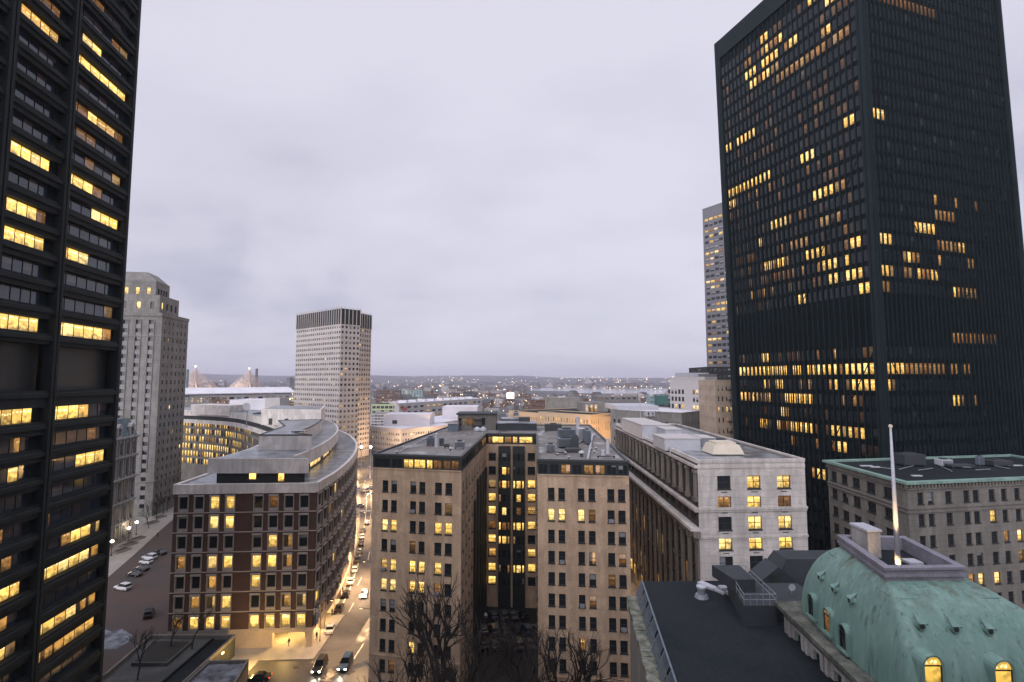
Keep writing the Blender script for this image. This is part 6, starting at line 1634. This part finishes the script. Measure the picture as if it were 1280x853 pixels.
# ================================================================= cars
def wheel(p, x, y, r=.33):
    b = MB(); b.lathe((x, y, r), [(r, -.11), (r, .11)], 16, axis='X'); w = b.build('wheel', M['blacktop'], p)
    b = MB(); b.lathe((x, y, r), [(r*.6, -.118), (r*.6, .118)], 10, axis='X'); b.build('rim', M['chrome'], w)
def car_proto(kind):
    v = thing('parked_car', 'x', 'car', (0, 0, 0)); L_, W, H = {'sedan': (4.6, 1.8, 1.42), 'suv': (4.8, 1.9, 1.78), 'hatch': (4.1, 1.75, 1.5)}[kind]
    def loft(secs, name, mat, par):
        b = MB(); n = len(secs[0]); 
        for s in secs: b.v += [Vector(p) for p in s]
        for k in range(len(secs)-1):
            for i in range(n):
                j = (i+1) % n; b.f.append((k*n+i, (k+1)*n+i, (k+1)*n+j, k*n+j)); b.m.append(0); b.uv.append([(0, 0)]*4); b.r.append((0, 0))
        for k, rev in ((0, False), (len(secs)-1, True)):
            l = [k*n+i for i in range(n)]; b.f.append(tuple(reversed(l)) if rev else tuple(l)); b.m.append(0); b.uv.append([(0, 0)]*n); b.r.append((0, 0))
        return b.build(name, mat, par, bevel=.04)
    def sec(y, w, z0, z1, zs): return [(-w/2, y, z0), (w/2, y, z0), (w/2*1.02, y, zs), (w/2*.92, y, z1), (-w/2*.92, y, z1), (-w/2*1.02, y, zs)]
    # +Y is forward
    hd = .88 if kind != 'suv' else 1.0; tr = {'sedan': .95, 'suv': 1.08, 'hatch': 1.0}[kind]; l = L_/2
    body = loft([sec(-l, W*.86, .42, tr-.12, .62), sec(-l+.25, W*.97, .25, tr, .62), sec(-l+1.0, W, .22, tr, .66), sec(0, W, .22, hd+.05, .66), sec(l-1.3, W, .22, hd, .66), sec(l-.3, W*.95, .25, hd-.14, .58), sec(l, W*.82, .38, hd-.28, .5)], 'body', M['car_silver'], v)
    r0, r1 = {'sedan': (-l+.75, l-1.45), 'suv': (-l+.12, l-1.45), 'hatch': (-l+.15, l-1.3)}[kind]; rt = .62 if kind == 'sedan' else .25
    loft([[(-W*.44, r0, hd), (W*.44, r0, hd), (W*.44, r0+.02, hd+.02), (-W*.44, r0+.02, hd+.02)], [(-W*.455, r0+rt, hd), (W*.455, r0+rt, hd), (W*.37, r0+rt, H-.05), (-W*.37, r0+rt, H-.05)], [(-W*.46, r1-.75, hd), (W*.46, r1-.75, hd), (W*.37, r1-.75, H-.04), (-W*.37, r1-.75, H-.04)], [(-W*.45, r1, hd), (W*.45, r1, hd), (W*.45, r1-.02, hd+.02), (-W*.45, r1-.02, hd+.02)]], 'window_glass', M['carglass'], v)
    b = MB(); b.hexa([(-W*.375, r0+rt-.05, H-.05), (W*.375, r0+rt-.05, H-.05), (W*.375, r1-.7, H-.05), (-W*.375, r1-.7, H-.05), (-W*.34, r0+rt+.05, H+.02), (W*.34, r0+rt+.05, H+.02), (W*.34, r1-.8, H+.02), (-W*.34, r1-.8, H+.02)]); b.build('roof', M['car_silver'], v)
    for sx in (-1, 1):
        for sy in (-l+.85, l-.85): wheel(v, sx*(W/2-.1), sy)
        b = MB(); b.box(sx*W*.34-.17, l-.1, .58, sx*W*.34+.17, l+.015, .74); b.build('headlight', M['chrome'], v)
        b = MB(); b.box(sx*W*.35-.16, -l-.012, .66, sx*W*.35+.16, -l+.1, .82); b.build('tail_light', M['car_red'], v)
        b = MB(); b.box(sx*(W*.5+.08)-.08, r1-.35, hd, sx*(W*.5+.08)+.08, r1-.2, hd+.13); b.build('mirror', M['blacktop'], v)
    return v
protos = {k: car_proto(k) for k in ('sedan', 'suv', 'hatch')}; used_proto = set()
def put_car(kind, color, x, y, rz, label, group='cars parked along the kerb', lights=0, name='parked_car', z=.012):
    v = protos[kind] if kind not in used_proto else copy_tree(protos[kind])
    if kind not in used_proto:      # keep an untouched copy as the next prototype
        protos[kind] = copy_tree(v); bpy.data.objects.remove
        used_proto_dummy.append(protos[kind])
    v.name = name; v.location = (x, y, z); v.rotation_euler[2] = rz; tag(v, label, 'car', group)
    for c in v.children:
        n = c.name.split('.')[0]
        if n in ('body', 'roof'): c.material_slots[0].link = 'OBJECT'; c.material_slots[0].material = M['car_'+color]
        if lights and n == 'headlight': c.material_slots[0].link = 'OBJECT'; c.material_slots[0].material = M['head_on']
        if lights and n == 'tail_light': c.material_slots[0].link = 'OBJECT'; c.material_slots[0].material = M['tail_on']
    if lights:
        f = Vector((-math.sin(rz), math.cos(rz)))
        l = bpy.data.objects.new('headlight_beam', bpy.data.lights.new('headlight_beam', 'SPOT')); l.data.energy = 700; l.data.color = (1, .88, .65); l.data.spot_size = R(55); l.data.spot_blend = .8; l.data.shadow_soft_size = .2
        col.objects.link(l); l.location = (x+f.x*2.6, y+f.y*2.6, .75); l.rotation_euler = Vector((f.x, f.y, -.16)).to_track_quat('-Z', 'Y').to_euler()
used_proto_dummy = []
def put_car(kind, color, x, y, rz, label, group='cars parked along the kerb', lights=0, name='parked_car', z=.012):
    v = copy_tree(protos[kind]); v.name = name; v.location = (x, y, z); v.rotation_euler[2] = rz; tag(v, label, 'car', group)
    for c in v.children:
        n = c.name.split('.')[0]
        if n in ('body', 'roof'): c.material_slots[0].link = 'OBJECT'; c.material_slots[0].material = M['car_'+color]
        if lights and n == 'headlight': c.material_slots[0].link = 'OBJECT'; c.material_slots[0].material = M['head_on']
        if lights and n == 'tail_light': c.material_slots[0].link = 'OBJECT'; c.material_slots[0].material = M['tail_on']
    if lights:
        f = Vector((-math.sin(rz), math.cos(rz)))
        l = bpy.data.objects.new('headlight_beam', bpy.data.lights.new('headlight_beam', 'SPOT')); l.data.energy = 900; l.data.color = (1, .86, .62); l.data.spot_size = R(55); l.data.spot_blend = .8; l.data.shadow_soft_size = .2
        col.objects.link(l); l.location = (x+f.x*2.6, y+f.y*2.6, .75); l.rotation_euler = Vector((f.x, f.y, -.16)).to_track_quat('-Z', 'Y').to_euler()
def head(a, b): return math.atan2(-(b[0]-a[0]), b[1]-a[1])
line = [gp(x, y) for x, y in ((413, 789), (424, 762.5), (432.5, 745), (438.5, 729), (443.5, 714), (447, 701.5), (449.5, 691), (451, 681.5), (452.3, 673), (453.3, 665))]
cols_ = ['white', 'black', 'black', 'white', 'white', 'grey', 'silver', 'black', 'silver', 'grey']
desc = ['white sedan nearest the corner in the kerbside row', 'black sedan second from the corner in the kerbside row', 'black hatchback third from the corner in the kerbside row', 'white sedan fourth from the corner in the kerbside row', 'white hatchback fifth from the corner in the kerbside row', 'grey sedan sixth from the corner in the kerbside row',
        'silver hatchback seventh from the corner in the kerbside row', 'black sedan eighth from the corner in the kerbside row', 'silver sedan ninth from the corner in the kerbside row', 'grey sedan farthest up the kerbside row']
for i, p in enumerate(line):
    q = line[i+1] if i+1 < len(line) else (p[0]+(p[0]-line[i-1][0]), p[1]+(p[1]-line[i-1][1]))
    put_car(('sedan', 'sedan', 'hatch', 'sedan', 'hatch', 'sedan', 'hatch', 'sedan', 'sedan', 'sedan')[i], cols_[i], p[0], p[1], head(p, q), desc[i])
for x, y, x2, y2, kd, c, lb, on in ((400, 836, 413, 815, 'suv', 'black', 'black car with bright headlights crossing towards the camera', 1), (432, 833, 444, 812, 'suv', 'blue', 'dark blue car with bright headlights nearest the tan building', 1),
        (455, 745, 459, 732, 'sedan', 'silver', 'silver sedan driving down the street beside the kerbside row', 1), (458.5, 655, 458.8, 648, 'sedan', 'blue', 'blue car farther up the curving street', 0), (322, 851, 340, 850, 'sedan', 'black', 'black car with lit headlamps at the bottom edge', 1)):
    a, b_ = gp(x, y), gp(x2, y2); put_car(kd, c, a[0], a[1], head(b_, a) if on else head(a, b_), lb, 'cars driving on the street', on, 'driving_car')
for x, y, an, kd, c, lb in ((153.5, 737, 1.25, 'suv', 'white', 'white estate car nearest the dark tower on the brick plaza'), (168, 720, 1.3, 'sedan', 'black', 'black sedan second in the brick plaza row'), (177, 713, 1.3, 'sedan', 'black', 'dark sedan third in the brick plaza row'), (182.5, 704.5, 1.3, 'hatch', 'white', 'white hatchback fourth in the brick plaza row'),
        (187, 699, 1.3, 'suv', 'white', 'white van-like car fifth in the brick plaza row'), (199.5, 693, 1.3, 'sedan', 'black', 'black sedan farthest in the brick plaza row'), (186, 770, .5, 'suv', 'black', 'dark pickup-like car in the gloom by the brick corner')):
    a = gp(x, y); put_car(kd, c, a[0], a[1], an, lb, 'cars parked on the brick plaza')
for r_, (y, n) in enumerate(((772, 5), (790, 6), (808, 6))):
    for k in range(n):
        a = gp(604+k*(12.5+r_), y); put_car(('sedan', 'hatch', 'suv')[(k+r_) % 3], ('black', 'grey', 'black', 'blue', 'grey')[(k*3+r_) % 5], a[0], a[1], .25, ('first', 'second', 'third', 'fourth', 'fifth', 'sixth')[k]+' car from the left in the '+('farthest', 'middle', 'nearest')[r_]+' row of the dark court', 'cars parked in the dark court')
for x, y, c, lb in ((449, 613, 'white', 'white car waiting left at the far bright crossing'), (456, 615, 'silver', 'silver car in the middle of the far bright crossing'), (463, 611, 'white', 'white car at the right of the far bright crossing'), (449, 634, 'silver', 'silver car just before the far crossing by the crescent')):
    a = gp(x, y); put_car('sedan', c, a[0], a[1], 1.9, lb, 'cars at the far crossing', name='waiting_car')
for v in protos.values():
    for o in [v]+list(v.children_recursive): bpy.data.objects.remove(o)
# ================================================================= street lamps
def globe_lamp(px, py, label, h=4.6, power=420):
    p = at(px, py, z=h); v = thing('globe_street_lamp', label, 'street lamp', (p.x, p.y, .14), 'white globe lamps on the courthouse pavement')
    b = MB(); b.tube((p.x, p.y, .14), (p.x, p.y, h-.35), .11, .07, 10); b.lathe((p.x, p.y, .14), [(.3, 0), (.3, .3), (.12, .5)], 10); b.build('post', M['dark_metal'], v)
    b = MB(); b.ball((p.x, p.y, h), .55, 14, sz=.75); b.build('globe', M['lamp_white'], v, smooth=True)
    l = bpy.data.objects.new('globe_light', bpy.data.lights.new('globe_light', 'POINT')); l.data.energy = power; l.data.color = (1, .80, .55); l.data.shadow_soft_size = .5
    col.objects.link(l); l.location = (0, 0, h-.14-.2+.9); l.parent = v
for x, y, lb in ((140, 677, 'white globe lamp half hidden by the dark tower edge'), (161, 660.5, 'white globe lamp second from the dark tower edge'), (171, 653, 'white globe lamp farthest from the dark tower edge'), (138.5, 655, 'yellow globe lamp above the one by the dark tower edge')): globe_lamp(x, y, lb)
def street_lamp(x, y, label, h=8.5, arm=(1.4, 0), power=2600, group='sodium lamps along the curving street', name='street_lamp'):
    v = thing(name, label, 'street lamp', (x, y, 0), group)
    b = MB(); b.tube((x, y, 0), (x, y, h), .11, .07, 8); b.tube((x, y, h-.05), (x+arm[0], y+arm[1], h+.25), .05, n=6); b.build('post', M['dark_metal'], v)
    b = MB(); hx, hy = x+arm[0], y+arm[1]; b.box(hx-.35, hy-.16, h+.18, hx+.35, hy+.16, h+.34); k = b.build('lamp_head', M['dark_metal'], v)
    b = MB(); b.box(hx-.28, hy-.13, h+.12, hx+.28, hy+.13, h+.178); b.build('lens', M['lamp_warm'], k)
    l = bpy.data.objects.new('street_light', bpy.data.lights.new('street_light', 'SPOT')); l.data.energy = power; l.data.color = (1, .60, .28); l.data.shadow_soft_size = .3; l.data.spot_size = R(158); l.data.spot_blend = .5
    col.objects.link(l); l.parent = v; l.location = (arm[0], arm[1], h-.1)
for i, (px, py) in enumerate(((461, 815), (405, 803), (443, 726), (463, 745), (450, 672), (464, 655), (452, 625), (466, 604), (440, 590))):
    x, y = gp(px, py); left = px < 455
    street_lamp(x-(.9 if left else -.6), y, ('first', 'second', 'third', 'fourth', 'fifth', 'sixth', 'seventh', 'eighth', 'farthest')[i]+' sodium street lamp up the curving street from the corner', arm=(2.4 if left else -2.4, 0), power=(7500, 2500, 17000, 16000, 18000, 18000, 28000, 32000, 32000)[i])
for x in (451, 462.5):
    q = at(x, 598, z=0); v = thing('tall_plaza_lamp', 'left tall white plaza lamp' if x < 455 else 'right tall white plaza lamp', 'street lamp', (q.x, q.y, 0)); v['label'] += ' between the crescent and the tan building'
    h = at(x, 560, Y=q.y).z; b = MB(); b.tube((q.x, q.y, 0), (q.x, q.y, h), .3, .2, 8); b.build('post', M['white_metal'], v); b = MB(); b.ball((q.x, q.y, h+.5), .8, 10); b.build('lamp', M['lamp_white'], v)
# amber lamps in the narrow canyon beside the limestone block
for y in (96, 118, 140):
    x = 24.5; street_lamp(x, y, {96: 'nearest', 118: 'middle', 140: 'farthest'}[y]+' amber lamp in the narrow street beside the colonnade', h=7.5, arm=(.9, 0), power=9000, group='amber lamps in the narrow side street')
for px, py, lb in ((152, 690, 'low stone planter kerb under the nearest globe lamp'), (161, 682, 'low stone planter kerb under the second globe lamp'), (171, 675, 'low stone planter kerb under the third globe lamp'), (189, 655, 'stone tree planter near the courthouse corner'), (199, 648, 'farther stone tree planter along the courthouse pavement')):
    p = gp(px, py); b = MB(); b.box(p[0]-2.4, p[1]-1.2, .141, p[0]+2.4, p[1]+1.2, .75, rz=1.35); o = b.build('stone_planter', M['sidewalk']); tag(o, lb, 'planter')
    b = MB(); b.box(p[0]-2.1, p[1]-.9, .751, p[0]+2.1, p[1]+.9, .80, rz=1.35); b.build('soil', M['soil'], o)

# ================================================================= terrace with planters and steps in the lower left
def terrace():
    zt = 3.6; X = -56.4
    v = Building('raised_terrace', 'raised grey terrace with a dark planter in front of the brick crescent', 'terrace', (-62, 92))
    A, B = at2(132, 846, zt), at2(214, 779, zt)
    out = [(A[0]-6, 70), (X, 70), (X, 108.7), (B[0], 108.7), A]
    m = MB(); m.prism(out, 0, zt); v.part(m, 'deck', 'plaza')
    m = MB(); ring(m, out, zt+.003, zt+.7, .0); v.part(m, 'parapet', 'stone_buff')
    m = MB(); m.box(X-3.4, 72, zt+.01, X-.4, 107, zt+.5); m.box(X-3.7, 72, zt+.012, X-3.42, 107, zt+.9); st = v.part(m, 'stair_cover', 'dark_roof')
    q = [at2(x, y, zt+.6) for x, y in ((164, 829), (209, 829), (241, 801), (192, 800))]; m = MB(); m.prism(q, zt+.002, zt+.6); pl = v.part(m, 'planter', 'plaza')
    cc = Vector((sum(p[0] for p in q)/4, sum(p[1] for p in q)/4)); m = MB(); m.face([(*(cc+(Vector(p)-cc)*.9), zt+.61) for p in q]); m.build('soil', M['soil'], pl)
    sn = [at2(x, y, .03) for x, y in ((126, 812), (146, 811), (160, 803), (165, 794), (152, 786), (140, 790), (128, 786))]
    m = MB(); m.face([(x, y, .03) for x, y in sn]); o = m.build('snow_patch', M['snow']); tag(o, 'patch of trodden snow beside the dark tower', 'snow', kind='stuff')
    w = Building('planter_box', 'large concrete planter box of frozen ground at the street corner', 'planter', (-52, 84))
    q = [(X+.05, 74), at2(284, 872, 4.0), at2(311, 825, 4.0), (X+.05, at2(256, 826, 4.0)[1])]; m = MB(); m.prism(q, 0, 4.0, cap=False); ring(m, q, 3.6, 4.1, .0); w.part(m, 'wall', 'stone_buff')
    m = MB(); m.face([(*p, 3.55) for p in q]); w.part(m, 'soil', 'snow')
    l = bpy.data.objects.new('wall_light', bpy.data.lights.new('wall_light', 'POINT')); l.data.energy = 2600; l.data.color = (1, .62, .18); l.data.shadow_soft_size = .4; col.objects.link(l); l.location = (-50.5, 103.5, 3.4)
    for y in (99, 104): b_ = MB(); b_.box(X+.02, y-.3, 2.9, X+.2, y+.3, 3.2); v.part(b_, 'wall_lamp', 'lamp_panel')
terrace()
sheet('sidewalk_corner', [gp(262, 860), gp(262, 815), gp(300, 801), gp(386, 803), gp(384, 810), gp(332, 817), gp(298, 855)], .145, 'sidewalk', h=.14)
sheet('sidewalk_portal', [(-58, 106.9), (-40, 107.5), (-40, 127), (-60, 127)], .149, 'sidewalk', h=.14)

# ================================================================= bare winter trees
def tree(x, y, h, seed, label, group=None, z=0, depth=6, spread=.5, rad=None, lean=0):
    rr = random.Random(seed); t = MB(); c = MB(); rad = rad or h*.02
    def grow(p, d, l, r, k):
        segs = 3 if k < 2 else 2; q = p
        for s in range(segs):
            d = (d+Vector((rr.uniform(-.16, .16), rr.uniform(-.16, .16), rr.uniform(-.02, .14)))).normalized(); e = q+d*(l/segs)
            r2 = r*(1-.12*(s+1)/segs) if k < depth else r*.6
            (t if k == 0 else c).tube(q, e, r*(1-.12*s/segs), r2, n=(8 if k < 2 else 5 if k < 4 else 3), cap=False); q = e
            if k > 1 and k < depth and rr.random() < .5:
                sd = (d+Vector((rr.uniform(-1, 1), rr.uniform(-1, 1), rr.uniform(-.2, .7)))*.8).normalized(); grow(q, sd, l*.55, r*.5, k+2)
        if k >= depth: return
        for i in range(3 if k < 3 else 2):
            a = rr.uniform(0, 6.283); sp_ = spread*rr.uniform(.7, 1.4)
            u = d.orthogonal().normalized(); v_ = d.cross(u); nd = (d+(u*math.cos(a)+v_*math.sin(a))*sp_+Vector((0, 0, .10))).normalized()
            grow(q, nd, l*rr.uniform(.62, .84), r*rr.uniform(.55, .72), k+1)
    v = thing('bare_tree', label, 'tree', (x, y, z), group)
    grow(Vector((x, y, z)), Vector((lean, 0, 1)).normalized(), h*.27, rad, 0)
    t.build('trunk', M['bark'], v); c.build('crown', M['bark'], v)
for i, (px, Y, h, sd, lb) in enumerate(((560, 84, 27, 3, 'tall bare tree before the left tan wing'), (505, 80, 18, 8, 'bare tree left of the tall one, before the left tan wing'), (598, 78, 23, 12, 'low bare tree at the mouth of the dark court'), (655, 80, 22, 13, 'bare tree below the right side of the dark court'), (712, 78, 22, 17, 'bare tree before the right tan wing'), (630, 74, 16, 29, 'slender bare tree in the middle of the court mouth'), (530, 78, 20, 41, 'bare tree close beside the tall one'), (752, 74, 13, 19, 'small bare tree below the right tan wing'), (478, 72, 10, 23, 'small bare tree at the street corner before the tan building'))):
    tree((px-640)/640*Y, Y, h, sd, lb)
for i, (px, py, h, sd, lb) in enumerate(((186, 661, 11, 31, 'thin bare tree in the nearer courthouse planter'), (196, 652, 10, 32, 'thin bare tree in the farther courthouse planter'), (204, 643, 9, 33, 'thin bare tree at the far courthouse corner'), (209, 640, 9, 37, 'thin bare tree farthest along the courthouse pavement'), (240, 812, 9.5, 34, 'bare tree before the left windows of the brick crescent'), (213, 812, 8.5, 35, 'bare tree beside the terrace planter corner'), (172, 850, 10, 36, 'bare tree at the near edge of the terrace'))):
    z = 3.6 if i > 3 else 0; p = at2(px, py, z); tree(p[0], p[1], h, sd, lb, z=z, depth=5, rad=.14)
# low dark building at the foot of the tan wings
# ================================================================= pedestrians
def person(px, py, rz, coat, label, stride=.25):
    p = at2(px, py, .15); v = thing('person', label, 'person', (p[0], p[1], .15), rz=rz)
    me = bpy.data.meshes.new('body'); J = [((0, 0, .95), .13), ((0, 0, 1.2), .14), ((0, 0, 1.42), .13), ((0, 0, 1.52), .055), ((0, .01, 1.64), .095), ((0, 0, 1.74), .085), ((.1, 0, .9), .095), ((.11, stride*.5, .5), .065), ((.11, stride*.7-.02, .08), .045), ((.11, stride*.7+.13, .04), .04), ((-.1, 0, .9), .095), ((-.11, -stride*.2, .5), .065), ((-.11, -stride, .1), .045), ((-.11, -stride+.14, .04), .04),
         ((.19, 0, 1.4), .06), ((.25, -.08, 1.12), .045), ((.25, .06, .88), .035), ((.25, .10, .78), .03), ((-.19, 0, 1.4), .06), ((-.25, .04, 1.12), .045), ((-.25, .16, .9), .035), ((-.25, .2, .8), .03)]
    E = [(0, 1), (1, 2), (2, 3), (3, 4), (4, 5), (0, 6), (6, 7), (7, 8), (8, 9), (0, 10), (10, 11), (11, 12), (12, 13), (2, 14), (14, 15), (15, 16), (16, 17), (2, 18), (18, 19), (19, 20), (20, 21)]
    me.from_pydata([j[0] for j in J], E, []); me.materials.append(M['trousers']); o = bpy.data.objects.new('body', me); col.objects.link(o); o.parent = v
    sk = o.modifiers.new('skin', 'SKIN')
    for i, j in enumerate(J): me.skin_vertices[0].data[i].radius = (j[1], j[1])
    me.skin_vertices[0].data[0].use_root = True
    o.modifiers.new('sub', 'SUBSURF').levels = 1
    b = MB(); b.lathe((0, 0, 0), [(.24, .72), (.2, 1.0), (.21, 1.3), (.2, 1.43), (.09, 1.5)], 12); k = b.build('coat', M[coat], v, smooth=True)
    b = MB(); b.ball((0, -.01, 1.69), .115, 10); b.build('hair', M['blacktop'], v, smooth=True); b = MB(); b.ball((0, .04, 1.65), .09, 10); b.build('face', M['skin'], v, smooth=True)
M['trousers'] = pm('dark_trousers', (.02, .022, .03), .9); M['skin'] = pm('skin', (.40, .24, .18), .6); M['coat_dark'] = pm('dark_coat', (.025, .025, .03), .9); M['coat_brown'] = pm('brown_coat', (.06, .04, .03), .9)
person(361, 808, 1.2, 'coat_dark', 'person in a dark coat crossing the lit pavement before the portal')
person(382.5, 797, .3, 'coat_brown', 'person walking by the lit portal pillar')
person(415, 770, .4, 'coat_dark', 'person walking beside the second parked car under the arcade')
person(428, 742, .4, 'coat_brown', 'person in brown walking farther up the arcade pavement')
person(197, 672, .9, 'coat_dark', 'person on the courthouse pavement past the globe lamps')
person(395.5, 800, 2.9, 'coat_dark', 'person waiting at the kerb by the white sedan', .1)

# letter P on the sign
def letter():
    c = bpy.data.curves.new('letter', 'FONT'); c.body = 'P'; c.size = 1.9; c.extrude = .02; t = bpy.data.objects.new('letter_tmp', c); col.objects.link(t)
    bpy.context.view_layer.update(); me = bpy.data.meshes.new_from_object(t.evaluated_get(bpy.context.evaluated_depsgraph_get())); bpy.data.objects.remove(t)
    s = bpy.data.objects['parking_sign']; me.materials.clear(); me.materials.append(M['white_metal']); o = bpy.data.objects.new('letter', me); col.objects.link(o); o.parent = s
    fr = Fr(CFR, COUTER[1]); 
    sb = s.data; cx = sum((v.co for v in sb.vertices), Vector())/8
    o.rotation_euler = (R(90), 0, 0); o.location = cx+Vector((-.45, -1.02, .35))
letter()

# ================================================================= block at the viewpoint, added out of view to shade the lower facades
hb = Building('unseen_shading_block', 'unseen block added behind the viewpoint to shade the tan building', 'building', (0, -25))
fr = Fr((60, -4), (-85, -4)); hzr = [(57.5-3.5*k-2, 57.5-3.5*k) for k in range(15)]
hb.openings(fr, 0, 62, [(a, b_, even(fr.L, 26, 1.4, 2)) for a, b_ in sorted(hzr)], reveal=.3)
for a, b_ in hzr:
    for ua, ub in even(fr.L, 26, 1.4, 2): hb.win(fr, ua, ub, a, b_, -.28, 'L' if RNG.random() < .2 else '.', ft=.04)
for p_, q_ in (((-85, -4), (-85, -40)), ((-85, -40), (60, -40)), ((60, -40), (60, -4))): hb.blank(Fr(p_, q_), 0, 62)
hb.wall.face([(-85, -40, 62), (60, -40, 62), (60, -4, 62), (-85, -4, 62)]); hb.finish(['stone_buff'])
# ================================================================= air
b = MB(); b.box(-12000, -120, -2, 12000, 13500, 260)
hz = b.build('haze', None); hz['kind'] = 'stuff'; hz.data.materials.clear()
m = bpy.data.materials.new('haze'); m.use_nodes = True; m.node_tree.nodes.clear(); o_ = m.node_tree.nodes.new('ShaderNodeOutputMaterial'); pv = m.node_tree.nodes.new('ShaderNodeVolumePrincipled')
pv.inputs['Color'].default_value = (.84, .83, .97, 1); pv.inputs['Density'].default_value = 9e-5; pv.inputs['Anisotropy'].default_value = .1; m.node_tree.links.new(pv.outputs[0], o_.inputs['Volume']); hz.data.materials.append(m)
hz['label'] = 'thin lilac evening haze over the whole city'; hz['category'] = 'haze'
